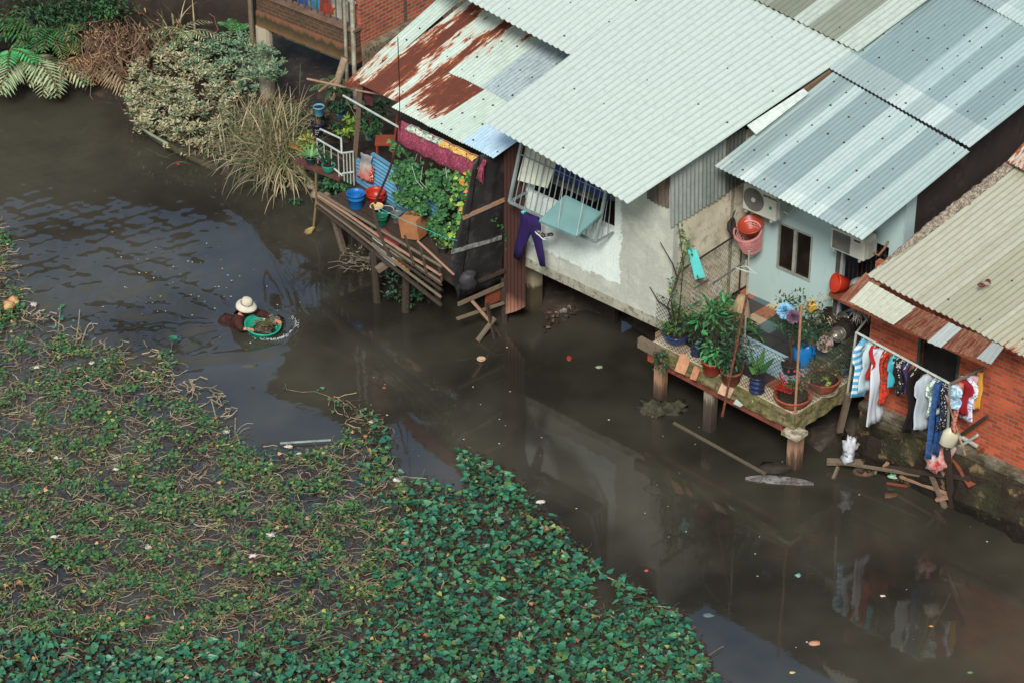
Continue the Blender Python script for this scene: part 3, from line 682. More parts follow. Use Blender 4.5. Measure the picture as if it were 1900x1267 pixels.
mb=MB(); wallbox(mb,WR,d0-.05,d0,1.3,3.35,.10,.01); wallbox(mb,WR,d1,d1+.05,1.3,3.35,.10,.01); mb.build('door_frame',M((60,84,78),(48,60,58),name='old_green_frame'),hr)
# concrete footing, undercut and stained
t=NT('stained_footing'); s=t.sep(t.obj()); n=t.noise(t.obj((1,1,1.4)),2.2,8,.72); z=t.math('ADD',s[2],t.math('MULTIPLY',t.math('SUBTRACT',n,.5),1.1))
t0=t.math('MULTIPLY',z,.5); col=t.ramp(t0,[(.12,(42,35,31)),(.42,(54,44,38)),(.56,(76,66,52)),(.64,(120,112,98)),(.72,(160,154,140))]); col=t.mix(t.ramp(t.noise(t.obj((1,1,1.2)),2.6,7,.7),[(.56,0.0),(.63,.75)]),col,(150,122,88)); col=t.mix(t.ramp(t.noise(t.obj(),1.3,6,.7),[(.5,0.0),(.64,.7)]),col,(62,64,44)); t.bump(t.noise(t.obj(),5,6,.7),.9,.10); FOOT=t.fin(col,.9,.2)
mb=MB(); nu=40; 
rows=[(-.4,.10),(.0,.12),(.35,.22),(.7,.12),(1.0,.16),(1.14,.10),(1.16,.16),(1.298,.17),(1.299,-.2)]
for i in range(nu+1):
    u=ru0+(RL-ru0)*i/nu
    for (zz,of) in rows: mb.v.append(WR.pt(u,zz,of+(.20*mnoise.noise(V((u*1.9,zz*2.2,1))) if zz<1.1 else .012*mnoise.noise(V((u*3,zz,2)))))); mb.uv.append((0,0))
k=len(rows)
for i in range(nu):
    for j in range(k-1): mb.f.append((i*k+j,(i+1)*k+j,(i+1)*k+j+1,i*k+j+1)); mb.m.append(0)
mb.build('footing',FOOT,hr)
C1=((1608,511,4.25),(1905,664,4.18),(2200,450,4.85),(1903,282,4.95)); Wc,Lc=dims(C1[0],C1[1],C1[3])
roof(hr,'roof_sheet',*C1,.115,.016,roofmat('beige_roof',Wc,Lc,(180,178,160),(160,158,142),1.0,bands=[(0,(255,255,255)),(.30,(244,244,240)),(.355,(255,255,255)),(.36,(250,250,250)),(.385,(255,255,255)),(.42,(236,234,226)),(.72,(255,255,255)),(.75,(244,242,234))],
   rust=[(0,.48),(.02,.30),(.66,.18),(.80,.24),(.86,.52),(.93,.50),(.97,.24),(1,.2)],rustv=[(0,.58),(.035,.50),(.10,.46),(1,.48)],dirt=(136,128,108),dirtamt=.35,thr=.56),seed=12,bolts=(.7,.9),nv=8,ragged=.05,spw=6)
mb=MB(); nu=90; a_=P(1608,511,4.27); b_=P(1903,282,4.98); sx_=(P(1905,664,4.2)-P(1608,511,4.27)).normalized()
for i in range(nu+1):   # one crumbly ridge of mortar along the verge
    f=i/nu; p=a_.lerp(b_,.03+f*.97); am=min(1,.15+f*2)
    for j in range(7):
        t_=j/6; q=p+sx_*((t_-.45)*.26*(.8+.5*mnoise.noise(V((f*30,j,1)))))*am; q.z+=.075*math.sin(PI*t_)*am*(1+.9*mnoise.noise(V((f*45,j*.9,3))))-.02; mb.v.append(q+V((0,0,.03*mnoise.noise(V((f*120,j*2,5)))))); mb.uv.append((0,0))
for i in range(nu):
    for j in range(6): mb.f.append((i*7+j,i*7+j+1,i*7+j+8,i*7+j+7)); mb.m.append(0)
mb.build('verge_mortar',M((176,164,148),(120,104,92),.95,14,.4,40,c3=(70,58,52),name='verge_crumbs'),hr)
mb=MB(); p=P(1828,526,4.56); mb.blob(p,.09,.05,.03,0,3); mb.blob(p+V((.05,.03,.01)),.05,.06,.035,1,5); mb.blob(p+V((-.07,-.06,.0)),.07,.06,.03,1,8); mb.build('repair_patch',[M((190,176,160),c2=(120,96,80)),RUSTY],hr)
C2=((1868,300,5.02),(1960,346,5.0),(2100,230,5.3),(1990,160,5.4)); roof(hr,'roof_sheet',*C2,.115,.016,roofmat('rusty_top',1.1,2,(206,200,188),(176,160,146),.8,rust=[(0,.62),(.3,.46),(1,.44)]),seed=13,nv=3)
# canopy: sheets of different age
CB=[((1556,556,3.78),(1592,571,3.76),(1640,522,4.2),(1606,506,4.22),'r'),((1576,560,3.81),(1657,603,3.77),(1700,571,4.18),(1612,522,4.22),'w'),((1657,600,3.73),(1722,632,3.72),(1764,599,4.16),(1698,570,4.18),'r'),((1720,634,3.75),(1745,645,3.75),(1784,610,4.17),(1760,598,4.18),'m'),((1743,643,3.72),(1814,666,3.72),(1846,632,4.15),(1782,608,4.16),'r'),((1812,664,3.75),(1838,676,3.75),(1862,644,4.15),(1842,633,4.15),'m')]
CM={'r':roofmat('rusty_canopy',1,1,(130,74,58),(104,58,48),.8,rust=[(0,.5),(1,.5)],rustc=((92,50,42),(128,70,52)),dirt=(70,44,40),dirtamt=.4,rough=.85),'w':roofmat('pale_canopy',1.1,.6,(206,208,194),(182,184,170),.9,dirt=(130,124,108),dirtamt=.5,rust=[(0,.2),(1,.26)]),'m':roofmat('mixed_canopy',.35,.5,(186,194,196),(170,176,178),.9,rust=[(0,.52),(.35,.34),(1,.26)],rustc=((150,84,60),(176,110,80)))}
for a,b,c,d,k in CB: roof(hr,'canopy_sheet',a,b,c,d,.105,.014,CM[k],seed=hash(k)%9 if False else len(k)+a[0],nv=3,label={'r':'rust brown canopy sheet','w':'pale dirty canopy sheet','m':'silver canopy strip with rust'}[k])
mb=MB(); mb.beam(P(1560,558,3.74),P(1838,680,3.69),.05,.05); mb.build('canopy_rail',WOODR,hr)
# ============================================================ plants, pots: makers
def sph(r): 
    a=r.uniform(0,2*PI); z=r.uniform(-1,1); q=math.sqrt(1-z*z); return V((q*math.cos(a),q*math.sin(a),z))
def foliage(mb,c,rx,ry,rz,n,L,W,seed=0,kind='leaf',m=0,droop=.2,shell=.45,m2=None,p2=.1):
    """leaves spread through an uneven crown, in clumps"""
    r=random.Random(seed); c=V(c); k=max(3,n//14)
    cl=[V((d.x*rx,d.y*ry,d.z*rz))*(shell+(1-shell)*r.random()) for d in (sph(r) for _ in range(k))]
    for i in range(n):
        b=r.choice(cl); p=c+b+V((r.gauss(0,rx*.2),r.gauss(0,ry*.2),r.gauss(0,rz*.2)))
        d=(p-c).normalized()*.6+sph(r)*.7-V((0,0,droop)); l=L*r.uniform(.6,1.25)
        mm=m if m2 is None or r.random()>p2 else m2
        (mb.heart if kind=='heart' else mb.leaf)(p,d,(V((0,0,1))+sph(r)*.6),l,l*W/L,mm)
def twigs(mb,base,tips,r0=.012,seed=0,n=4,m=0):
    r=random.Random(seed)
    for tp in tips:
        tp=V(tp); b=V(base); pts=[b.lerp(tp,i/n)+V((r.gauss(0,.02),r.gauss(0,.02),0))*(i>0) for i in range(n+1)]
        mb.tube(pts,[r0*(1-.7*i/n) for i in range(n+1)],5,m)
def pot_mesh(prof_kind,R,H,rb=.72,n=22,lip=.025):
    mb=MB()
    if prof_kind=='ribbed':
        pr=[(R*.78,0)]+[(R*(.86+.10*math.sin(i*1.57)),H*(i+.5)/14) for i in range(13)]+[(R*.95,H*.95),(R*.95,H),(R*.86,H),(R*.82,H*.86),(.001,H*.86)]
    elif prof_kind=='bowl': pr=[(R*.5,0),(R*.62,H*.06),(R*.82,H*.35),(R*.93,H*.75),(R*.95,H*.86),(R*1.02,H*.88),(R*1.02,H),(R*.92,H),(R*.88,H*.84),(.001,H*.82)]
    else: pr=[(R*rb,0),(R*(rb+.02),H*.02),(R*.95,H*.84),(R*1.0,H*.85),(R*1.0,H),(R*.91,H),(R*.88,H*.84),(.001,H*.84)]
    return mb.lathe(pr,(0,0,0),n)
def pot(px,py,z,kind,R,H,mt,label,parts=True,cat='plant pot',tilt=None,name='plant_pot',group=None,soil=True):
    c=P(px,py,z) if not isinstance(px,V) else px
    t=thing(name,label,cat,c,group)
    mb=pot_mesh(kind,R,H); o=mb.build('pot',mt,t,smooth=True,world=False)
    if soil:
        mb=MB(); rr=random.Random(int(c.x*100)); mb.blob((0,0,H*.84),R*.86,R*.86,.02,seed=rr.random()*9,amp=.1,n=14,k=4); mb.build('soil',SOIL,o,smooth=True,world=False)
    return t,c
def plant_in(t,c,H,mats,fn,stems=None,smt=None,nm='foliage'):
    mb=MB(); fn(mb,c+V((0,0,H))); mb.build(nm,mats,t)
    if stems: mb=MB(); stems(mb,c+V((0,0,H*.84))); mb.build('stem',smt or WOODD,t)
# ============================================================ LEFT HOUSE WITH RUSTY ROOF
ha=thing('stilt_house','ramshackle stilt house with red rust striped roof and open plant terrace','house',P(800,480,0))
TZ=1.2
TF=Wall(P(605,368,TZ),P(850,538,TZ))
ROOFA=dict(dirt=(150,140,124),dirtamt=.4,rough=.55,thr=.485)
PALE=(194,208,200); PALE2=(174,190,184)
def rr_(name,q,**k):
    W,L=dims(q[0],q[1],q[3]); return roofmat(name,W,L,**{**ROOFA,**dict(base=PALE,base2=PALE2),**k})
q=((633,160,3.30),(668,163,3.28),(880,-22,4.70),(838,-25,4.72)); roof(ha,'roof_sheet',*q,.076,.009,rr_('strip_rust',q,rust=[(0,.47),(.5,.40),(1,.30)],rustv=[(0,.82),(.10,.62),(.16,.56),(.28,.56),(.34,.44),(.42,.54),(.46,.36),(1,.30)]),seed=21,bolts=(.3,.5),nv=8,sag=.03)
q=((672,160,3.40),(790,218,3.56),(1010,50,4.78),(880,-24,4.78)); q=((666,156,3.42),(772,206,3.50),(1000,22,4.78),(893,-18,4.80))
roof(ha,'roof_sheet',*q,.076,.010,rr_('big_rust',q,rust=[(0,.44),(.12,.62),(.30,.70),(.40,.50),(.55,.36),(.66,.50),(.78,.62),(.9,.48),(1,.40)],rustv=[(0,.60),(.3,.52),(.6,.50),(.85,.42),(1,.5)]),seed=22,bolts=(.35,.6),nv=8,sag=.02)
q=((742,190,3.66),(834,134,3.96),(1010,36,4.80),(930,-2,4.80)); 
q=((832,135,4.02),(893,165,3.98),(1076,32,4.86),(1000,-8,4.90)); roof(ha,'roof_sheet',*q,.076,.010,rr_('pale_upper',q,rust=[(0,.56),(.2,.42),(.5,.34),(1,.2)],rustv=[(0,.40),(.5,.50),(.7,.62),(1,.5)]),seed=23,bolts=(.35,.5),nv=6)
q=((890,164,4.02),(942,190,3.98),(1090,86,4.72),(1030,58,4.76)); roof(ha,'roof_sheet',*q,.076,.010,rr_('grey_upper',q,base=(168,182,188),base2=(140,154,162),rust=[(0,.1),(1,.1)],dirt=(96,102,104),dirtamt=.6),seed=24,bolts=(.35,.5),nv=6,label='blue grey roof sheet')
q=((726,199,3.56),(800,236,3.66),(905,170,4.03),(832,133,4.0)); roof(ha,'roof_sheet',*q,.076,.010,rr_('lower_rust',q,rust=[(0,.44),(.25,.58),(.5,.60),(.8,.58),(1,.44)],rustv=[(0,.26),(.15,.40),(.35,.52),(.7,.60),(1,.62)],sc=1.3),seed=25,bolts=(.35,.6),nv=6,sag=.02,ragged=.04)
q=((796,234,3.68),(858,266,3.74),(960,200,4.08),(900,166,4.04)); roof(ha,'roof_sheet',*q,.076,.010,rr_('lower_pale',q,rust=[(0,.34),(.2,.2),(1,.2)],base=(190,204,194),base2=(170,186,176)),seed=26,bolts=(.35,.5),nv=5)
q=((856,264,3.76),(915,294,3.80),(985,245,4.12),(950,196,4.10)); roof(ha,'roof_sheet',*q,.076,.011,rr_('lower_blue',q,base=(184,206,222),base2=(150,180,206),rust=[(0,.1),(1,.1)]),seed=27,bolts=(.35,.5),nv=4,label='bluish translucent looking roof sheet')
# deck of the terrace
FL0=TF.pt(0,TZ); FR0=TF.pt(TF.L,TZ)
mb=MB()
for k in range(13):
    a=FL0-TF.n*(.06+k*.21)-TF.u*(.3 if k>4 else 0); b=FR0-TF.n*(.06+k*.21); mb.slab(a,b,b-TF.n*.19,a-TF.n*.19,.05,up=V((0,0,1)))
o=mb.build('floor',WOODD,ha)
for k in (.2,1.3,2.4,3.4): 
    mb=MB(); a=TF.pt(k,TZ-.12,.1); mb.beam(a,a-TF.n*2.8,.08,.12); mb.build('joist',WOODD,ha)
# stilts
r=random.Random(9)
for (x,y,h,wd) in ((640,478,1.15,.10),(660,470,1.1,.09),(702,585,1.1,.13),(752,602,1.0,.14),(776,560,1.05,.13),(815,585,1.0,.12),(690,450,1.1,.1),(850,560,1.0,.12),(937,622,1.0,.11)):
    p=P(x,y,-.3); mb=MB(); mb.tube([p,p+V((r.uniform(-.06,.06),r.uniform(-.05,.05),h+.3))],[wd*.62,wd*.5],8); mb.build('stilt',WOODD,ha)
mb=MB(); mb.beam(P(640,474,-.1),P(606,360,1.40),.11,.08,tw=.3); mb.build('stilt',WOOD,ha)
mb=MB(); mb.beam(P(699,502,.80),P(738,476,.98),.12,.10); mb.build('joist',WOOD,ha)
# sagging plank balustrade
for i,(z0,z1,wd,mt) in enumerate(((1.33,1.74,.035,WOODD),(1.20,1.36,.035,WOOD),(1.25,1.48,.03,WOODD),(1.36,1.82,.05,WOOD),(1.30,1.66,.05,WOODP),(1.27,1.55,.04,WOOD),(1.22,1.42,.05,WOODD),(1.16,1.30,.05,WOOD),(1.08,1.16,.07,WOODD))):
    a=TF.pt(-.02,z0,.10+.014*i); b=TF.pt(TF.L-.25+.04*i,z1-.08,.18+.034*i); m_=a.lerp(b,.5)-V((0,0,.04*r.random())); mb=MB(); mb.tube([a,a.lerp(b,.25)+V((0,0,.02*r.uniform(-1,1))),m_,b],[wd*.55]*4,6); mb.build('balustrade_pole',mt,ha)
for (x0,y0,x1,y1) in ((751,437,768,492),(778,452,792,508),(811,488,820,522)):
    mb=MB(); mb.beam(TF.at(x0,y0,.22),TF.at(x1,y1,.36),.04,.03); mb.build('baluster',WOODD,ha)
mb=MB(); a=TF.at(775,448,.26); b=TF.at(842,510,.36); mb.tube([a,b],.022,6); mb.build('balustrade_pole',WOODP,ha)
# posts
mb=MB(); mb.beam(P(655,336,TZ),P(669,160,3.28),.10,.09); mb.build('post',woodmat('brown_post',(92,72,62),(112,90,78),(74,58,50)),ha)
mb=MB(); p=TF.at(740,262,-.05); mb.tube([p,TF.at(722,318,0),TF.at(696,378,.05)],[.018,.022,.024],6); mb.build('branch_pole',WOODD,ha)
mb=MB(); mb.tube([TF.at(690,380,.22),TF.at(704,432,.27),TF.at(724,478,.3)],[.03,.036,.04],6); mb.build('branch_pole',WOODD,ha)
mb=MB(); a=P(637,178,2.95); b=P(760,248,3.02); mb.tube([a,b],.022,8); mb.build('pipe',PVC,ha)
mb=MB(); mb.tube([P(641,182,2.9),P(682,258,1.9)],.006,4); mb.build('cane',WOODP,ha)
mb=MB(); mb.tube([P(570,147,3.05),P(668,168,3.2)],.022,6); mb.tube([P(660,168,3.2),P(742,182,3.3)],.018,6); mb.build('eave_pole',WOODP,ha)
mb=MB(); mb.tube([P(592,170,2.6),P(624,146,2.95)],.025,6); mb.build('eave_pole',WOODP,ha)
# back wall, keeps the terrace dark; carried low to block reflected sky
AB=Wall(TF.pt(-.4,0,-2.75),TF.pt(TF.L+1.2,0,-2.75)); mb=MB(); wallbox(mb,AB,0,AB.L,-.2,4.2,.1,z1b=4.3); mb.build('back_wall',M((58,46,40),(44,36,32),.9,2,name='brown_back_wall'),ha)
# tarpaulin side wall
AS=Wall(P(852,561,.9),P(934,524,.9)); 
if AS.n.x<0: AS.n=-AS.n
asn=AS.n
TARP=M((46,44,46),(36,34,36),.55,1.6,.5,9,c3=(58,56,58),name='black_tarpaulin')
def sheetgrid(corners,nu,nv,bulge,name,mt,parent,th=.01,seed=0,amp=.03,out=None):
    a,b,c,d=map(V,corners); n=(b-a).cross(d-a).normalized(); n=n if out is None or n.dot(out)>0 else -n
    mb=MB()
    for j in range(nv+1):
        for i in range(nu+1):
            u=i/nu;v=j/nv; p=(a*(1-u)+b*u)*(1-v)+(d*(1-u)+c*u)*v
            mb.v.append(p+n*(bulge*math.sin(PI*v)*math.sin(PI*u)+amp*mnoise.noise(V((u*5+seed,v*4,seed*1.3))))); mb.uv.append((u,v))
    for j in range(nv):
        for i in range(nu): k=j*(nu+1)+i; mb.f.append((k,k+1,k+nu+2,k+nu+1)); mb.m.append(0)
    mb.hasuv=True; return mb.build(name,mt,parent,smooth=True,solid=th)
AT=lambda x,y,o=0: PP(x,y,AS.A+asn*o,asn)
sheetgrid((AT(848,556),AT(934,522),AT(946,262),AT(886,292)),14,20,.05,'tarpaulin',TARP,ha,seed=3)
sheetgrid((AT(833,498,.02),AT(852,558,.02),AT(890,290,.02),AT(880,302,.02)),6,18,.05,'tarpaulin',TARP,ha,seed=5)
mb=MB(); mb.blob(AT(866,520,.06),.20,.14,.22,0,4,.3); mb.build('tarpaulin_bundle',M((62,60,64),(48,46,50),.55,6,.6,14,name='tarp_bundle'),ha,smooth=True)
for (x0,y0,x1,y1,mt) in ((859,405,936,371,WOODP),(838,468,930,441,M((150,156,150),(96,96,92),.7,9,name='battens_grey')),(850,565,934,528,WOOD)):
    mb=MB(); mb.beam(AT(x0,y0,.05),AT(x1,y1,.05),.035,.075); mb.build('batten',mt,ha)
# brown corrugated front panel
t=NT('brown_cladding'); s=t.sep(t.obj()); n=t.noise(t.obj((2,2,.6)),3,5,.7); z=t.math('ADD',s[2],t.math('MULTIPLY',n,.5))
BCL=t.fin(t.ramp(z,[(.40,(170,124,104)),(.75,(140,96,80)),(.95,(84,54,46)),(1,(74,48,42))]),.7,.3)
pa=[WF.at(934,585,.06),WF.at(974,572,.06),WF.at(974,270,.06),WF.at(934,262,.06)]; 
mb=MB(); mb.corr(pa[0],pa[1],pa[2],pa[3],.11,.012,nv=6,ragged=.06,seed=2); mb.build('front_cladding',BCL,ha,solid=.005)
# cross bracing below the tarpaulin
for (x0,y0,z0,x1,y1,z1,wd,mt) in ((847,592,.45,935,562,.55,.06,WOOD),(874,556,.85,911,598,.30,.09,WOODP),(918,590,.4,886,632,.02,.08,WOOD),(893,580,.45,932,625,.0,.07,WOODD),(903,565,.7,918,628,.0,.07,WOODD)):
    mb=MB(); mb.beam(P(x0,y0,z0),P(x1,y1,z1),wd,wd*.6); mb.build('brace',mt,ha)
mb=MB(); mb.slab(P(901,570,.5),P(932,556,.5),AT(933,532,-.05),AT(903,545,-.05),.03); mb.build('skirt_board',WOODR,ha)
# blue louvred screen, white railing
AF=Wall(TF.pt(0,0,-.85),TF.pt(TF.L,0,-.85))
ls=thing('louvre_screen','sky blue slatted screen on the plant terrace, half hidden by the creeper','screen',AF.at(740,400))
u0,z0=AF.uz(664,322); u1,_=AF.uz(694,300); u2,_=AF.uz(806,440)
SKYB=plastic((104,160,196),.5)
def lscr(ua,ub,za,zb):
    mb=MB()
    for uu in (ua,ub): mb.beam(AF.pt(uu,za),AF.pt(uu,zb),.05,.05)
    for zz in (za,zb): mb.beam(AF.pt(ua,zz),AF.pt(ub,zz),.05,.05)
    mb.build('frame',SKYB,ls)
    z=za+.07
    while z<zb-.04: mb=MB(); mb.beam(AF.pt(ua,z),AF.pt(ub,z),.05,.045,tw=.5); mb.build('slat',SKYB,ls); z+=.082
lscr(AF.uz(692,300)[0],AF.uz(764,350)[0],TZ+.02,TZ+.86); lscr(AF.uz(768,352)[0],AF.uz(815,390)[0],TZ+.02,TZ+.72); lscr(AF.uz(662,290)[0],AF.uz(689,300)[0],TZ+.02,TZ+.50)
wr=thing('terrace_railing','white metal railing of thin bars at the left corner of the plant terrace','railing',P(640,330,TZ))
ra,rb,rc=P(588,258,1.75),P(634,285,1.80),P(655,282,1.95)
for a,b in ((ra,rb),(rb,rc),(P(594,240,1.9),P(633,258,1.95)),(P(633,258,1.95),rb),(ra-V((0,0,.35)),rb-V((0,0,.5))),(rb-V((0,0,.45)),rc-V((0,0,.45)))):
    mb=MB(); mb.tube([a,b],.020,6); mb.build('rail',PVC,wr)
for k in range(8):
    f=k/7; a=(ra.lerp(rb,f*2) if f<.5 else rb.lerp(rc,f*2-1)); mb=MB(); mb.tube([a,V((a.x,a.y,TZ))],.011,5); mb.build('bar',PVC,wr)
# magenta awning strip
e0,e1=P(750,222,3.50),P(908,296,3.70); ou=TF.n
def swag(drop,o0,name,mts,parent,nu=60,nv=7,fn=None,lenf=(0,1)):
    mb=MB()
    for i in range(nu+1):
        u=lenf[0]+(lenf[1]-lenf[0])*i/nu; p=e0.lerp(e1,u); sc=abs(math.sin(u*5*PI))
        for j in range(nv+1):
            v=j/nv; w=.035*sc*math.sin(PI*v)+.03*mnoise.noise(V((u*14,v*4,2)))
            mb.v.append(p+ou*(o0+.10*math.sin(v*2.2)+w)-V((0,0,drop*v*(1+.10*sc+.06*mnoise.noise(V((u*9,0,1))))))); mb.uv.append((u,v))
    for i in range(nu):
        for j in range(nv): k=i*(nv+1)+j; mb.f.append((k,k+1,k+nv+2,k+nv+1)); mb.m.append(0 if fn is None else fn(i/nu,j/nv))
    return mb.build(name,mts,parent,smooth=True,solid=.008)
aw=thing('cloth_awning','magenta cloth valance hanging under the eave of the rusty roof','awning',(e0+e1)/2-V((0,0,.5)))
swag(.46,.07,'valance',M((150,62,86),(126,48,70),.85,9,.3,14,c3=(172,96,112),name='magenta_cloth'),aw)
swag(.10,.045,'printed_band',[M((34,110,84),(214,216,200),.8,16,name='green_print'),M((206,148,54),(226,196,120),.8,14,c3=(120,70,40),name='yellow_print')],aw,lenf=(.10,.90),fn=lambda u,v:0 if u<.5 else 1)
mb=MB()
for k in range(6): p=e0.lerp(e1,k/5)+ou*.12; mb.tube([p,p+ou*.03-V((0,0,.47))],.01,4)
mb.build('piping',M((120,44,74),name='dark_magenta'),aw)
# creeper over the terrace front
vn=thing('climbing_vine','leafy green creeper with yellowing leaves hanging over the terrace front below the magenta awning','vine',AF.at(810,430))
mb=MB(); ms=MB(); r=random.Random(17)
POLY=[(738,268),(752,282),(768,300),(790,318),(838,322),(878,310),(884,330),(868,375),(858,400),(846,450),(832,464),(806,430),(775,395),(745,380),(724,348),(730,310)]
cl=[]
while len(cl)<96:
    x=r.uniform(720,890);y=r.uniform(255,470)
    if inside(x,y,POLY) and not (765<x<800 and 275<y<300): cl.append((x,y))
for i in range(1700):
    x,y=r.choice(cl); x+=r.gauss(0,5.5); y+=r.gauss(0,5.5); o_=r.uniform(.12,.42)
    p=AF.at(x,y,o_); lime=max(0,(x-815)/70)+max(0,(y-380)/120)*.4
    L=r.uniform(.05,.095)*(1+.3*(lime>.6)); m_=0
    if r.random()<(lime-.25)*.75: m_=1
    if lime>.55 and r.random()<.14: m_=2
    mb.heart(p,V((r.uniform(-1,1),-.2,-.5+r.uniform(-.7,.7))),V((r.uniform(-.5,.5),-1,.7+r.uniform(-.5,.5))),L,L*.95,m_)
mb.build('leaves',[leafmat('vine_leaf',[(46,92,54),(60,108,60),(38,78,48),(84,128,64)]),leafmat('vine_lime',[(132,166,70),(110,148,64),(156,176,78)]),leafmat('yellowed_leaf',[(196,156,60),(204,132,70),(180,160,80)])],vn)
for i in range(26):
    x,y=r.choice(cl); o_=r.uniform(.1,.45); pts=[AF.at(x,y,o_)]; 
    for k in range(5): x+=r.uniform(-12,12); y+=r.uniform(2,14); pts.append(AF.at(x,y,o_+r.uniform(-.08,.08)))
    ms.tube(pts,.006,4,0,False)
for (x0,y0,x1,y1) in ((770,298,785,255),(780,300,786,258),(826,300,829,330)): ms.tube([AF.at(x0,y0,.3),AF.at(x1,y1,.4)],.006,4,1)
for k in range(2): ms.tube([AF.at(765+k*19,310,.5),AF.at(772+k*8,335+k*3,.55),AF.at(785+k*7,350,.5)],.005,4,1)
ms.build('stems',[WOODD,PVC],vn)
rv=thing('climbing_vine','thin runner of small leaves creeping across the black tarpaulin','vine',AT(935,470,.03))
mb=MB(); pts=[AT(x,y,.03) for x,y in ((905,404),(915,412),(925,418),(934,428),(937,445),(940,468))]; mb.tube(pts,.006,4); mb.build('stem',WOODD,rv)
mb=MB()
for i in range(5):
    for k in range(9): p=pts[i].lerp(pts[i+1],r.random())+V((r.gauss(0,.03),0,r.gauss(0,.03)))+asn*.03; mb.heart(p,sph(r),asn+sph(r)*.4,.05,.05)
mb.build('leaves',[GRN],rv)
# ---- things on the terrace
def bucket(px,py,z,R,H,mt,label,name='bucket',cat='bucket',handle=True,rim=True,group=None,rb=.76):
    c=P(px,py,z); t=thing(name,label,cat,c,group); mb=MB()
    mb.lathe([(R*rb,0),(R*rb*1.02,.01),(R*.90,H*.60),(R*.93,H*.61),(R*.95,H*.68),(R*.93,H*.69),(R*.98,H*.95),(R*1.06,H*.96),(R*1.06,H),(R*.95,H),(R*.90,H*.7),(R*rb*.95,.03),(.001,.03)],(0,0,0),28); mb.build('body',mt,t,smooth=True,world=False)
    if handle:
        mb=MB(); mb.tube([V((R*1.05*math.cos(a),R*.25*math.sin(a)+R*.9*abs(math.sin(a))*.0+.0,H*.93-R*.75*math.sin(a))) for a in [PI*i/12 for i in range(13)]],.006,5); mb.build('handle',WIRE,t,world=False)
    return t
b=bucket(661,384,TZ,.175,.31,plastic((30,112,186)),'bright blue plastic bucket standing on the terrace planks'); b.rotation_euler=(0,0,.6)
bucket(699,380,TZ,.185,.22,plastic((186,44,34)),'lower red bucket of the nested pair beside the blue bucket',handle=False); bucket(697,374,TZ+.10,.185,.22,plastic((190,48,36)),'upper red bucket of the nested pair beside the blue bucket',handle=False)
def basin(px,py,z,R,H,mt,label,rimm=None,name='basin'):
    c=P(px,py,z); t=thing(name,label,'basin',c); mb=MB(); mb.lathe([(R*.6,0),(R*.9,H*.8),(R*1.05,H*.95),(R*1.05,H),(R*.93,H),(R*.6,.02),(.001,.02)],(0,0,0),24); mb.build('bowl',mt,t,smooth=True,world=False)
    if rimm: mb=MB(); mb.tube([V((R*1.03*math.cos(a),R*1.03*math.sin(a),H)) for a in [2*PI*i/24 for i in range(25)]],.012,5,cap=False); mb.build('rim',rimm,t,world=False)
    return t
basin(699,388,TZ+.12,.12,.06,plastic((214,178,120)),'small yellow basin in front of the red buckets',plastic((222,206,176)))
basin(717,398,TZ+.05,.14,.10,plastic((50,56,58)),'dark basin with a white rim behind the green bucket',PVC)
bucket(709,416,TZ,.115,.20,plastic((34,116,92)),'green plastic bucket behind the balustrade',handle=False)
bucket(697,434,TZ-.1,.10,.11,plastic((40,150,138)),'small teal tub below the leaning branch pole',name='tub',cat='tub',handle=False)
bucket(736,412,TZ,.11,.2,plastic((110,112,110)),'dull grey pail wedged beside the cardboard box',handle=True)
cb=thing('cardboard_box','open brown cardboard box tilted on the terrace planks','box',P(772,438,TZ)); CARD=M((182,124,84),(160,104,68),.85,3,.1,30,name='cardboard')
mb=MB(); R=Matrix.Rotation(rd(-30),3,'Z')@Matrix.Rotation(rd(-10),3,'Y'); c=P(772,436,TZ+.04); f=lambda x,y,z:c+R@V((x,y,z))
w2=.20
for (x0,x1,y0,y1) in ((-w2,w2,-w2,-w2+.012),(-w2,w2,w2-.012,w2),(-w2,-w2+.012,-w2+.012,w2-.012),(w2-.012,w2,-w2+.012,w2-.012)): mb.hexa([f(x0,y0,0),f(x1,y0,0),f(x1,y1,0),f(x0,y1,0)],[f(x0,y0,.40),f(x1,y0,.40),f(x1,y1,.40),f(x0,y1,.40)])
mb.hexa([f(-w2,-w2,.0),f(w2,-w2,.0),f(w2,w2,.0),f(-w2,w2,.0)],[f(-w2+.02,-w2+.02,.012),f(w2-.02,-w2+.02,.012),f(w2-.02,w2-.02,.012),f(-w2+.02,w2-.02,.012)]); mb.build('carton',CARD,cb)
mb=MB(); mb.slab(f(-w2,-w2,.402),f(w2,-w2,.402),f(w2,-.01,.41),f(-w2,-.01,.41),.01); mb.build('flap',CARD,cb); mb=MB(); mb.slab(f(-w2,w2,.402),f(w2,w2,.402),f(w2,w2+.12,.33),f(-w2,w2+.12,.33),.01); mb.build('flap',M((160,106,72)),cb)
cl_=thing('cooler_box','white cool box with a red lid lying on its side behind the balustrade poles','cool box',P(748,474,.95)); a=TF.pt(2.05,1.0,.12)
mb=MB(); mb.beam(TF.pt(1.80,1.16,.10),TF.pt(2.55,1.06,.14),.22,.26); mb.build('box',plastic((206,208,200)),cl_,bevel=.03); mb=MB(); mb.beam(TF.pt(1.76,1.30,.02),TF.pt(2.35,1.24,.06),.26,.07); mb.build('lid',plastic((150,60,66)),cl_,bevel=.02)
mb=MB(); p0=TF.pt(1.98,1.10,.222); mb.beam(p0,TF.pt(2.22,1.07,.232),.008,.13); mb.build('faded_label',M((110,140,160),(190,196,196),.7,26,name='faded_label'),cl_)
mb=MB()
for k in range(4): mb.blob(TF.pt(2.62+.1*k,1.12-.02*k,.2),.06,.05,.05,0,k)
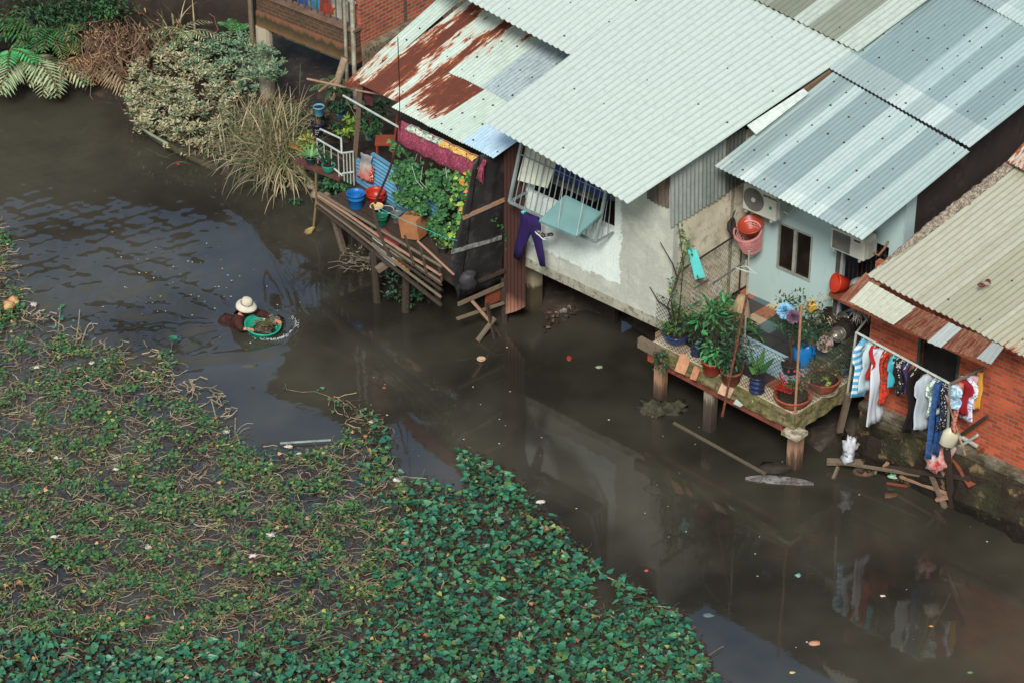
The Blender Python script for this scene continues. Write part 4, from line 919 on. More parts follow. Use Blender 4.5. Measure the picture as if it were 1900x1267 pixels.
one(mb,'rope_bundle',M((196,128,60),(150,100,60)),'orange bundle stuffed between the balustrade poles','bundle',smooth=True)
rp=MB(); pts=[TF.at(x,y,.15) for x,y in ((700,384),(722,396),(748,408),(775,420),(800,430),(825,441),(848,447))]; rp.tube(pts,.007,4); one(rp,'washing_line',plastic((60,176,176)),'thin turquoise line strung across the terrace front','line')
# towel on the louvre
tw=thing('towel','grey and pink towel with red spotted hem draped over the blue slatted screen','towel',AF.at(678,335,.05))
TOW=NT('towel_cloth'); s=TOW.sep(TOW.uv()); n_=TOW.noise(TOW.uv(),3,4); TOWM=TOW.fin(TOW.ramp(TOW.math('ADD',s[1],TOW.math('MULTIPLY',TOW.math('SUBTRACT',n_,.5),.4)),[(.0,(196,96,84)),(.3,(206,150,138)),(.6,(190,176,168)),(.8,(128,124,128)),(1,(150,146,150))]),.9,.2)
sheetgrid((AF.at(662,330,.10),AF.at(686,339,.10),AF.at(690,291,.08),AF.at(669,283,.08)),10,12,.03,'cloth',TOWM,tw,seed=8,amp=.05)
mb=MB(); t=NT('red_spots'); vo=t.n('ShaderNodeTexVoronoi'); vo.inputs['Scale'].default_value=28; t.l(t.obj(),vo.inputs['Vector']); SPOT=t.fin(t.ramp(vo.outputs['Distance'],[(.28,(230,220,210)),(.36,(190,50,40))]),.9,.2)
sheetgrid((AF.at(680,338,.07),AF.at(692,343,.07),AF.at(693,312,.07),AF.at(686,314,.07)),5,5,.02,'spotted_hem',SPOT,tw,seed=9)
# shelf with pots at the left end
sh=MB(); sh.beam(P(550,298,TZ),P(634,333,TZ),.16,.05); one(sh,'plank_shelf',M((110,70,60),(84,52,46),.8,7,name='red_brown_plank'),'red brown plank carrying flower pots beside the reeds','shelf')
sp=MB(); sp.tube([P(586,322,TZ-.05),P(587,370,.6),P(581,428,.06)],[.022,.025,.02],7); bt_=thing('broom','long broom with straw head standing upside in the water','broom',P(580,428,0)); sp.build('stick',woodmat('broomstick',(140,116,84),(110,90,66)),bt_)
mb=MB(); p=P(582,422,.12)
for k in range(60): d=V((-.6+r.gauss(0,.25),-.15+r.gauss(0,.2),-.55+r.gauss(0,.15))); mb.blade(p+V((r.gauss(0,.015),r.gauss(0,.015),0)),d,.2,.018,.2,n=2)
mb.build('bristles',M((206,180,120),(180,150,96)),bt_)
t_,c_=pot(592,214,1.95,'std',.115,.20,plastic((96,156,184)),'light blue empty pot, the highest on the post beside the reeds')
t_,c_=pot(590,249,1.42,'std',.135,.25,plastic((32,36,74)),'navy blue pot with white script below the light blue pot')
mb=MB(); mb2=MB()
for k in range(3):
    pts=[]
    for i in range(9): a=-PI*.62+.10*i+.0; pts.append(V((c_.x+.128*math.cos(a),c_.y+.128*math.sin(a),c_.z+.145-.045*k+.014*math.sin(i*2.1+k)))) 
    mb.tube(pts[:9-2*k],.005,4)
o=mb.build('script_marks',PVC,t_)
plant_in(t_,c_,.22,[leafmat('dry_sprout',[(150,110,60),(120,96,60)])],lambda m,c:[m.blade(c+V((r.gauss(0,.04),r.gauss(0,.04),0)),V((r.gauss(0,.3),r.gauss(0,.3),1)),.14,.012,.4) for _ in range(20)])
mb=MB(); mb.beam(P(602,240,1.0),P(610,186,1.9),.07,.06); one(mb,'timber_post',WOODD,'short dark post holding the two blue pots','post')
mb=MB(); mb.beam(P(588,262,1.1),P(592,240,1.45),.05,.05); mb.beam(P(588,216,1.93),P(612,208,1.93),.05,.03); one(mb,'pot_bracket',WOODD,'dark bracket under the light blue pot','bracket')
mb=MB(); mb.tube([P(640,108,2.75),P(630,140,2.4),P(616,185,1.8),P(600,240,1.25)],[.075,.08,.07,.05],8); one(mb,'leaning_log',woodmat('pale_log',(168,152,132),(140,120,98),(110,88,70)),'pale barkless log leaning against the left end of the rusty roof','log',smooth=True)
t_,c_=pot(610,320,TZ+.03,'bowl',.135,.17,plastic((44,150,128),.3),'glossy teal bowl pot on the red brown plank')
plant_in(t_,c_,.15,[GRND],lambda m,c:[m.blade(c+V((r.gauss(0,.03),r.gauss(0,.03),0)),V((r.gauss(0,.3),r.gauss(0,.3),1)),.5*r.uniform(.6,1.1),.05,.25) for _ in range(9)])
t_,c_=pot(577,304,TZ+.03,'std',.11,.15,plastic((60,84,100)),'small slate blue pot of aloe on the red brown plank')
plant_in(t_,c_,.14,[leafmat('aloe',[(96,140,84),(116,156,98),(84,128,80)])],lambda m,c:[m.blade(c,V((math.cos(a),math.sin(a),.55+.3*r.random())),.42*r.uniform(.7,1.1),.06,.5) for a in [i*.48 for i in range(13)]],nm='aloe_leaves')
t_=thing('croton_plant','yellow and orange leaved plant behind the aloe','plant',P(568,290,1.2)); mb=MB(); foliage(mb,P(570,262,1.45),.16,.16,.2,110,.10,.05,31,m=0,m2=1,p2=.3)
for k in range(4): mb.blade(P(572,292,1.25),V((-.8,-.1,.8+.2*k*.5)),.5,.06,.5,1)
mb.build('leaves',[GRNY,leafmat('orange_leaf',[(206,148,66),(196,120,60),(210,170,90)])],t_); mb=MB(); mb.tube([P(568,290,1.2),P(570,262,1.5)],.012,5); mb.build('stem',WOODD,t_)
# plants in the shade of the terrace
for i,(x,y,z,R,mt,lab,h,fm) in enumerate(((632,216,1.5,.12,(70,120,160),'leafy bush in a blue pot under the left end of the rusty roof',.5,GRND),(685,258,1.3,.12,(100,150,140),'broad leaved plant in a pale teal pot behind the brown post',.4,GRN),(643,262,1.25,.12,(90,84,76),'low lime leaved plant in a grey pot behind the white railing',.22,GRNY),(612,250,1.25,.1,(70,60,56),'straggly plant behind the navy pot',.35,GRND),(700,232,1.3,.11,(96,90,86),'dark fern in a grey pot in the terrace shade',.3,GRND))):
    t_,c_=pot(x,y,z,'std',R,.2,plastic(mt),lab,name='potted_plant',cat='potted plant')
    plant_in(t_,c_,.2,[fm],lambda m,c,h=h,i=i:foliage(m,c+V((0,0,h*.55)),.26,.24,h*.55,170,.13,.06,40+i),lambda m,b,h=h:twigs(m,b,[b+V((r.gauss(0,.12),r.gauss(0,.12),h)) for _ in range(5)]))
t_=thing('potted_plant','yellow green shrublet between the balustrade and the black tarpaulin','potted plant',P(822,470,TZ)); mb=pot_mesh('std',.10,.16); mb.build('pot',plastic((90,84,84)),t_,smooth=True,world=False); c_=wloc(t_)
plant_in(t_,c_,.16,[GRNY,GRN],lambda m,c:foliage(m,c+V((0,0,.25)),.16,.14,.26,120,.06,.03,77,m2=1,p2=.4),lambda m,b:twigs(m,b,[b+V((r.gauss(0,.08),r.gauss(0,.08),.45)) for _ in range(4)]))
t_=thing('creeping_plant','dark leafy weed hanging over the bank below the red brown plank','plant',P(600,372,.3)); mb=MB(); foliage(mb,P(607,352,.5),.3,.2,.35,240,.11,.08,91,'heart'); foliage(mb,P(545,372,.1),.12,.08,.06,40,.08,.06,93,'heart'); foliage(mb,P(630,345,.9),.25,.2,.25,130,.1,.07,92,'heart',m=1); mb.build('leaves',[GRND,GRN],t_); mb=MB(); twigs(mb,P(604,380,.1),[P(600,345,.7),P(612,350,.6),P(632,340,1.0)]); mb.build('stem',WOODD,t_)
for (x,y,lab) in ((582,345,'rounded pale stone under the red brown plank'),(590,362,'reddish stone on the bank beside the broom')): mb=MB(); mb.blob(P(x,y,.35),.15,.13,.11,0,x); one(mb,'stone',M((150,130,112),(112,92,78),.9,6),lab,'stone',smooth=True)
ch=thing('small_chair','small orange brown chair under the rusty roof behind the creeper','chair',P(716,292,TZ)); CHM=plastic((150,72,50),.5); c=P(716,292,TZ)
for dx,dy in ((-.16,-.16),(.16,-.16),(.16,.16),(-.16,.16)): mb=MB(); mb.beam(c+V((dx,dy,0)),c+V((dx,dy,.36)),.035,.035); mb.build('leg',CHM,ch)
mb=MB(); mb.block(c+V((0,0,.36)),.40,.40,.03); mb.build('seat',CHM,ch); mb=MB(); mb.beam(c+V((.18,-.18,.39)),c+V((.24,-.2,.85)),.04,.03); mb.beam(c+V((.18,.18,.39)),c+V((.24,.2,.85)),.04,.03); mb.beam(c+V((.235,-.2,.78)),c+V((.235,.2,.78)),.03,.12); mb.build('backrest',CHM,ch)
hc=thing('hanging_cloth','dull maroon cloth hanging from the eave beside the brown post','cloth',P(684,198,2.6)); sheetgrid((P(676,196,2.75),P(692,200,2.75),P(690,164,3.25),P(676,166,3.2)),6,8,.03,'cloth',M((120,62,72),(96,48,58),.9),hc,seed=5)
dw=thing('dry_branches','tangle of dry twigs and dead leaves snagged under the terrace stilts','branches',P(665,488,0)); mb=MB(); 
for k in range(34): a=r.uniform(0,6.28); p=P(668+r.gauss(0,16),488+r.gauss(0,9),r.uniform(0,.35)); mb.tube([p,p+V((math.cos(a)*.2,math.sin(a)*.1,r.uniform(-.08,.15))),p+V((math.cos(a+.5)*.38,math.sin(a+.5)*.2,r.uniform(-.1,.2)))],.006,4)
mb.build('twigs',M((130,118,104),(96,84,72)),dw); mb=MB(); foliage(mb,P(672,478,.25),.3,.2,.22,90,.07,.03,12); mb.build('dead_leaves',[leafmat('dead_leaf',[(128,116,98),(104,92,78),(84,100,76)])],dw)
dw=thing('creeping_plant','weedy tuft of leaves hanging under the terrace beside the stilts','plant',P(755,540,.2)); mb=MB(); foliage(mb,P(752,530,.45),.45,.3,.4,300,.09,.05,15); mb.build('leaves',[GRND],dw); mb=MB(); twigs(mb,P(755,560,.0),[P(735,520,.7),P(770,525,.7),P(752,515,.8)],.015); mb.build('stem',WOODD,dw)
# ============================================================ BRICK BALCONY HOUSE UPSTREAM
hl=thing('brick_house','brick house with a barred balcony on a concrete pillar at the upper left','house',P(620,250,0))
LZ=2.2; LW=Wall(P(476,48,LZ),P(644,115,LZ)); LL=LW.L+.22
BRK2=brickmat('red_brick',(206,98,68),(160,74,56),(160,140,122),.22,.085,.014,(66,48,42),.6)
t=NT('mossy_beam'); s=t.sep(t.obj()); s=[None,None,t.math('DIVIDE',t.math('SUBTRACT',s[2],2.2),.4)]; n=t.noise(t.obj((3,3,1)),3,7,.7); MOSSB=t.fin(t.ramp(t.math('ADD',s[2],t.math('MULTIPLY',t.math('SUBTRACT',n,.5),.8)),[(.0,(120,92,62)),(.3,(92,72,52)),(.55,(66,60,46)),(.75,(120,88,66)),(1,(150,84,60))]),.9,.2)
mb=MB(); wallbox(mb,LW,0,LL,LZ,LZ+.34,.2,.0); mb.build('balcony_beam',MOSSB,hl)
mb=MB(); wallbox(mb,LW,0,LL,LZ+.34,LZ+.72,.14,-.03); mb.build('parapet',brickmat('mossy_brick',(100,64,50),(84,58,46),(96,88,74),.22,.08,.014,(64,60,44),1.0),hl)
mb=MB(); wallbox(mb,LW,-.03,LL+.03,LZ+.722,LZ+.78,.22,.03); mb.build('coping',M((130,104,88),(104,80,66),.9,5,name='coping_cement'),hl)
ra_=MB()
for k in range(15): 
    mb=MB(); a=LW.pt(.1+k*(LL-.3)/14,LZ+.78,-.08); mb.tube([a,V((a.x,a.y,LZ+2.1))],.014,5); mb.build('railing_bar',M((90,96,100),(70,72,76),.5,name='railing_paint'),hl)
mb=MB(); mb.beam(LW.pt(.0,LZ+1.35,-.08),LW.pt(LL,LZ+1.35,-.08),.03,.04); mb.build('railing_rail',M((180,184,180),(150,150,146),.6),hl)
mb=MB(); wallbox(mb,LW,0,LL,LZ+2.2,LZ+4.3,.2); mb.build('wall',M((84,66,56),(64,50,44),.9,3,name='darkened_upper_wall'),hl)  # unseen upper wall, coloured dark so its water reflection stays dark
mb=MB(); wallbox(mb,LW,0,LL,LZ,LZ+4.3,.1,-1.5); mb.build('inner_wall',M((150,140,126),(120,108,96),.9,2),hl)
mb=MB(); mb.slab(LW.pt(0,LZ+.02,-.2),LW.pt(LL-.15,LZ+.02,-.2),LW.pt(LL-.15,LZ+.02,-6),LW.pt(0,LZ+.02,-6),.2,up=V((0,0,1))); mb.build('floor',CONC,hl)
mb=MB(); q0=LW.pt(LL-.14,0,-.21); 
def lp(k,o,z): p=q0-LW.n*k+LW.u*o; return V((p.x,p.y,z))
mb.hexa([lp(0,0,LZ),lp(0,.14,LZ),lp(7,.14,LZ),lp(7,0,LZ)],[lp(0,0,LZ+4.3),lp(0,.14,LZ+4.3),lp(7,.14,LZ+4.3),lp(7,0,LZ+4.3)],None,[(0,0),(.14,0),(7,0),(7,0),(0,4.3),(.14,4.3),(7,4.3),(7,4.3)]); mb.build('side_wall',BRK2,hl)
mb=MB(); mb.hexa([lp(0,.142,LZ-.12),lp(0,.34,LZ-.12),lp(7,.34,LZ-.12),lp(7,.142,LZ-.12)],[lp(0,.142,LZ+.36),lp(0,.30,LZ+.30),lp(7,.30,LZ+.30),lp(7,.142,LZ+.36)]); mb.build('ledge',M((136,124,104),(104,90,74),.95,6,.5,30,c3=(70,58,46),name='mossy_ledge'),hl)
mb=MB(); mb.slab(LW.pt(-.2,LZ+4.5,.3),LW.pt(LL+.3,LZ+4.5,.3),LW.pt(LL+.3,LZ+4.9,-7),LW.pt(-.2,LZ+4.9,-7),.05,up=V((0,0,1))); mb.build('roof',RUSTY,hl)
t=NT('pillar_peeling'); n=t.noise(t.obj((2,2,1)),4,6,.7); s=t.sep(t.obj()); PP_=t.fin(t.ramp(t.math('ADD',s[2],t.math('MULTIPLY',n,.7)),[(.2,(120,74,56)),(.9,(150,92,68)),(1.1,(190,178,156)),(1.6,(176,164,146))]),.9,.2)
c=P(482,150,0); c=LW.pt(.12,0,-.1); mb=MB(); mb.lathe([(.17,-.2),(.165,1.2),(.18,1.9),(.18,2.19)],(c.x,c.y,0),14); mb.build('pillar',PP_,hl)
mb=MB(); p=LW.pt(-.1,0,.05); mb.tube([V((p.x,p.y,.6)),V((p.x,p.y,4.6))],.05,7); mb.build('corner_post',WOOD,hl)
for (x,z0,z1,rr2,mt) in ((643,1.6,6,.035,M((170,164,150),(136,128,116))),(657,1.2,6,.045,M((190,186,170),(150,140,124)))): 
    p=P(x,120,LZ); mb=MB(); mb.tube([V((p.x,p.y,z0)),V((p.x,p.y,z1))],rr2,7); mb.build('drain_pipe',mt,hl)
for (x,y,mt,lab,sz) in ((562,8,(60,96,170),'blue garment hanging behind the balcony bars',.3),(585,10,(70,150,180),'turquoise garment hanging behind the balcony bars',.3),(606,26,(180,76,50),'orange cloth hanging behind the balcony bars',.55),(632,40,(196,188,170),'pale patterned cloth behind the balcony bars',.5)):
    t_=thing('hanging_cloth',lab,'cloth',LW.at(x,y+10,-.5)); p=LW.at(x,y,-.5); d=LW.u
    sheetgrid((p-d*sz*.5-V((0,0,.35)),p+d*sz*.5-V((0,0,.35)),p+d*sz*.5+V((0,0,.5)),p-d*sz*.5+V((0,0,.5))),8,8,.03,'cloth',M(mt,tuple(int(q*.8) for q in mt),.9),t_,seed=x)
rw=MB(); rw.beam(P(-500,62,.7)+V((0,0,1.5)),P(470,62,.7)+V((0,0,1.5)),.3,3.6); one(rw,'concrete_wall',M((66,54,48),(48,40,36),.9,2,.5,10,name='dark_wall'),'dark stained wall behind the brown creepers at the top','wall')  # wall stretched left and raised beyond its real extent to darken the water reflection

cb_=MB(); cb_.tube([P(738,70,5.7),P(741,160,4.4),P(742,250,3.25)],.009,5); one(cb_,'hanging_cable',SOOT if 'SOOT' in globals() else BLACKM,'thin black cable hanging in front of the rusty roof','cable')
# ============================================================ TILED DECK OF THE BLUE HOUSE
DZ=1.42
DF=Wall(P(1212,634,DZ),P(1475,770,DZ)); DL=DF.L; DI=-DF.n
dk=thing('tiled_deck','tiled concrete deck on stilts in front of the pale blue house, edged with mossy cement','deck',P(1380,700,0))
DD=2.75
mb=MB(); f=lambda u,v,z: DF.pt(u,z,-v)
mb.hexa([f(0,0,DZ-.22),f(DL,0,DZ-.22),f(DL,DD,DZ-.22),f(0,DD,DZ-.22)],[f(0,0,DZ-.006),f(DL,0,DZ-.006),f(DL,DD,DZ-.006),f(0,DD,DZ-.006)]); mb.build('slab',MOSSC,dk)
mb=MB(); # pitted outer edge
t=NT('mossy_edge'); n=t.noise(t.obj((1,1,1)),3.5,7,.7); n2=t.noise(t.obj(),11,5,.7); col=t.ramp(n,[(.32,(78,66,48)),(.45,(134,122,92)),(.56,(110,104,66)),(.66,(84,92,46))]); col=t.mix(t.ramp(n2,[(.52,0.0),(.66,.8)]),col,(58,50,42)); t.bump(n2,.7,.03); EDG=t.fin(col,.95,.2)
def pitted(a,b,z0,z1,nn,name,parent,mt,th=.07,nu=50,nv=5,amp=.035,seed=0):
    mb=MB(); a=V(a);b=V(b)
    for i in range(nu+1):
        for j in range(nv+3):
            u=i/nu; p=a.lerp(b,u)
            if j>nv: q=p-nn*(th if j==nv+2 else 0)*1.0; z=z1; q=p+nn*(.0 if j==nv+1 else -th)
            else:
                v=j/nv; z=z0+(z1-z0)*v+(.05*mnoise.noise(V((u*9+seed,3,1))) if j==0 else 0); q=p+nn*(.015+amp*mnoise.noise(V((u*14+seed,v*3,seed))))
            mb.v.append(V((q.x,q.y,z))); mb.uv.append((0,0))
    k=nv+3
    for i in range(nu):
        for j in range(k-1): mb.f.append((i*k+j,(i+1)*k+j,(i+1)*k+j+1,i*k+j+1)); mb.m.append(0)
    return mb.build(name,mt,parent,smooth=False)
pitted(f(-.02,0,0),f(DL,0,0),DZ-.33,DZ-.004,DF.n,'cement_edge',dk,EDG)
pitted(f(DL,0,0),f(DL,DD,0),DZ-.36,DZ-.004,DF.u,'cement_edge',dk,EDG,seed=7)
mb=MB(); mb.beam(f(.25,.14,DZ-.40),f(DL-.3,.14,DZ-.40),.16,.22); mb.build('floor_beam',M((140,76,60),(110,58,46),.85,4,.3,20,c3=(84,52,44),name='red_beam'),dk)
mb=MB(); mb.beam(f(-.28,-.05,DZ-.10),f(.28,-.05,DZ-.12),.10,.20); mb.build('beam_end',WOOD,dk); mb=MB(); mb.beam(f(-.12,.10,DZ-.33),f(.12,.10,DZ-.33),.2,.24); mb.build('beam_end',M((176,74,52),(150,60,44)),dk)
mb=MB(); mb.beam(f(.12,DD-.1,DZ-.34),f(DL-.1,DD-.1,DZ-.34),.14,.2); mb.build('floor_beam',WOODD,dk)
# tiles
TC=[M(c,tuple(int(q*.88) for q in c),.35,4,.05,50,spec=.5) for c in ((224,208,184),(52,44,46),(176,104,76),(200,172,140),(96,112,116),(166,196,210),(74,62,62),(206,186,158))]
mb=MB(); ts=.325; rt=random.Random(4); nu_=int(DL/ts)+1; nv_=int(DD/ts)+1
lay={}
for i in range(nu_):
    for j in range(nv_):
        if j==0 or i==nu_-2 or i==nu_-1: c=0 if rt.random()<.82 else 7
        elif j==1: c=rt.choice((1,2,1,6,3))
        elif j in(2,3) and 3<=i<=8: c=5
        elif j==4: c=1 if i<9 else rt.choice((1,6,2))
        else: c=[1,3,6,2,4,1][(i*2+j*3)%6] if (i+j)%2 else rt.choice((1,2,6,4))
        a0=i*ts;b0=min(DL-.01,a0+ts-.006); c0=j*ts; d0_=min(DD,c0+ts-.006)
        if b0<=a0+.02: continue
        z=DZ+.002*rt.random(); mb.hexa([f(a0,c0+.01,DZ-.004),f(b0,c0+.01,DZ-.004),f(b0,d0_+.01,DZ-.004),f(a0,d0_+.01,DZ-.004)],[f(a0,c0+.01,z+.004),f(b0,c0+.01,z+.004),f(b0,d0_+.01,z+.004),f(a0,d0_+.01,z+.004)],c)
mb.build('tile_floor',TC,dk)
# posts
def dpost(px,py,z1,wd,mt,name='post',tw=0,cap=None):
    p=P(px,py,-.25); mb=MB(); mb.block(p,wd,wd*.85,z1+.25,rd(-43)+tw,taper=1.0); 
    return mb.build(name,mt,dk)
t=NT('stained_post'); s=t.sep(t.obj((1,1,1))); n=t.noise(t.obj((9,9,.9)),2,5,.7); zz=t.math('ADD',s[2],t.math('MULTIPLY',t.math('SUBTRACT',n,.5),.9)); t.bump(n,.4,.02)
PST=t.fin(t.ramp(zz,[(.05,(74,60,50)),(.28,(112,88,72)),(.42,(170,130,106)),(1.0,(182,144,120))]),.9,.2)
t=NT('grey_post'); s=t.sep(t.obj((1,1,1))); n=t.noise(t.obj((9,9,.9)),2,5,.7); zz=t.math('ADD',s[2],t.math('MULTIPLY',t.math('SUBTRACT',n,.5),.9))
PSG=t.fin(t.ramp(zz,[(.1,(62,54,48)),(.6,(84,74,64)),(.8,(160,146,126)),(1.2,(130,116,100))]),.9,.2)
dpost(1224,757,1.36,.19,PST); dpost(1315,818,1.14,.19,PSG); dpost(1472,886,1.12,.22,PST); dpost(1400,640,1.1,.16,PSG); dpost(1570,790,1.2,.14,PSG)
mb=MB(); mb.block(P(1474,806,1.05),.34,.3,.08,rd(-43)); mb.build('post_cap',M((200,190,170),(120,108,90),.9,9),dk)
mb=MB(); p=P(1222,764,-.05); mb.blob(p,.38,.25,.17,0,2,.6,26,16,3.2); mb.blob(p+V((.3,.02,.02)),.20,.18,.15,0,5,.6,18,12,3); one(mb,'mossy_rock',M((78,72,58),(46,42,36),.95,9,.9,22,c3=(58,74,48),name='mossy_rock'),'mossy rock lump round the foot of the leftmost deck post','rock',smooth=True)
# hanging moss and broken tiles along the edge
pl=thing('moss_tuft','mossy fern tuft hanging from the left end of the deck edge','plant',f(.22,-.06,1.0)); mb=MB(); foliage(mb,f(.30,-.10,DZ-.22),.14,.12,.24,240,.06,.025,3,droop=.6); mb.build('leaves',[GRND,GRN],pl); mb=MB(); twigs(mb,f(.26,-.02,DZ-.05),[f(.2,-.12,DZ-.4),f(.34,-.14,DZ-.45)]); mb.build('stem',WOODD,pl)
pl=thing('moss_tuft','small green weed growing on the cement edge near the middle deck post','plant',f(2.2,-.05,1.2)); mb=MB(); foliage(mb,f(2.35,-.04,DZ-.06),.16,.05,.08,60,.05,.025,4); mb.build('leaves',[GRNY],pl)
for (u,w_,h_,lab,c) in ((.62,.26,.36,'largest pinkish broken tile leaning on the deck edge',(206,150,116)),(.98,.15,.26,'narrow broken tile beside the largest one on the deck edge',(196,134,104)),(1.62,.30,.24,'pale broken tile leaning beside the middle deck post',(214,176,146))):
    mb=MB(); o=f(u,-.06,DZ-.26); ux=DF.u; up_=(V((0,0,1))-DF.n*.35).normalized()
    pts=[o,o+ux*w_*.9+up_*.02,o+ux*w_+up_*h_*.8,o+ux*w_*.5+up_*h_,o+ux*w_*.1+up_*h_*.92]; mb.plate([q+DF.n*.06 for q in pts],DF.n,.02); one(mb,'broken_tile',M(c,tuple(int(q*.85) for q in c),.8,9),lab,'tile')
mb=MB(); o=f(1.95,-.08,DZ-.34); mb.plate([o,o+DF.u*.16,o+DF.u*.2+V((0,0,.05)),o+DF.u*.05+V((0,0,.10))],DF.n,.03); one(mb,'plastic_scrap',plastic((200,214,210)),'white scrap of plastic below the pale broken tile','scrap')
# ---- chain link fence
fn=thing('chain_link_fence','rusty diamond mesh fence along the front and right edge of the tiled deck','fence',f(DL/2,0,DZ))
def mesh(mb,A,ux,L,z0,z1,step=.085,r=.004):
    H=z1-z0; n=int((L+H)/step)
    for k in range(n+1):
        for sgn in (1,-1):
            # line u = k*step - (z) or mirrored
            a=k*step; u0=a-H; u1=a
            lo=max(0,u0); hi=min(L,u1)
            if hi-lo<.02: continue
            za=(lo-u0); zb=(hi-u0)
            if sgn<0: la,lb=L-lo,L-hi
            else: la,lb=lo,hi
            mb.tube([V(A)+ux*la+V((0,0,z0+za)),V(A)+ux*lb+V((0,0,z0+zb))],r,3,cap=False)
mb=MB(); mesh(mb,V((*f(.02,0.02,0).xy,0)),DF.u,DL-.04,DZ+.01,DZ+1.0); mb.build('wire_mesh',WIRE,fn)
mb=MB(); mesh(mb,V((*f(DL-.02,.02,0).xy,0)),DI,1.9,DZ+.01,DZ+.9); mb.build('wire_mesh',WIRE,fn)
SA=V((WS.A.x,WS.A.y,0))+SN*.16+WIN*.05
mb=MB(); mesh(mb,SA,WIN,1.75,DZ+.1,DZ+1.35,.10,.0022); o=mb.build('wire_mesh',WIRE,fn)
for a,b,rr2,mt in ((SA+V((0,0,DZ+1.36)),SA+WIN*1.85+V((0,0,DZ+1.40)),.018,WIRE),(SA+WIN*1.72+V((0,0,DZ)),SA+WIN*1.72+V((0,0,DZ+1.42)),.016,WIRE),(f(.02,.02,DZ+1.0),f(DL-.04,.02,DZ+1.0),.004,WIRE)):
    mb=MB(); mb.tube([a,b],rr2,6); mb.build('fence_rail',mt,fn)
for (x0,y0,z0,x1,y1,z1,rr2,mt) in ((1340,772,1.12,1386,548,3.25,.022,RUSTY),(1475,768,DZ,1487,566,3.72,.022,woodmat('rust_pole',(150,92,64),(176,140,110),(110,66,48))),(1379,684,DZ,1390,466,3.95,.017,M((176,176,160),(150,148,136),.5))):
    mb=MB(); mb.tube([P(x0,y0,z0),P(x1,y1,z1)],rr2,7); mb.build('fence_pole',mt,fn)
lr=MB(); lr.tube([P(1322,527,3.15),P(1403,472,3.9)],.018,6); o=one(lr,'clothes_bar',STEEL,'dark bar reaching from the pale pole to the chain link fence','bar')
hg=MB(); a=P(1384,494,3.72); d=V((.8,-.5,0)).normalized(); hg.tube([a+V((0,0,.10)),a,a+d*.22-V((0,0,.09)),a-d*.2-V((0,0,.10)),a],.010,5); hg.tube([a+d*.22-V((0,0,.09)),a+d*.02-V((0,0,.11)),a-d*.2-V((0,0,.10))],.008,5); one(hg,'coat_hanger',PVC,'white plastic hangers hooked on the dark bar','hanger')
cn=MB(); cn.tube([P(1345,626,1.95),P(1456,669,1.95)],.012,6); one(cn,'thin_pipe',PVC,'thin white pipe laid across the flower pots at fence height','pipe')
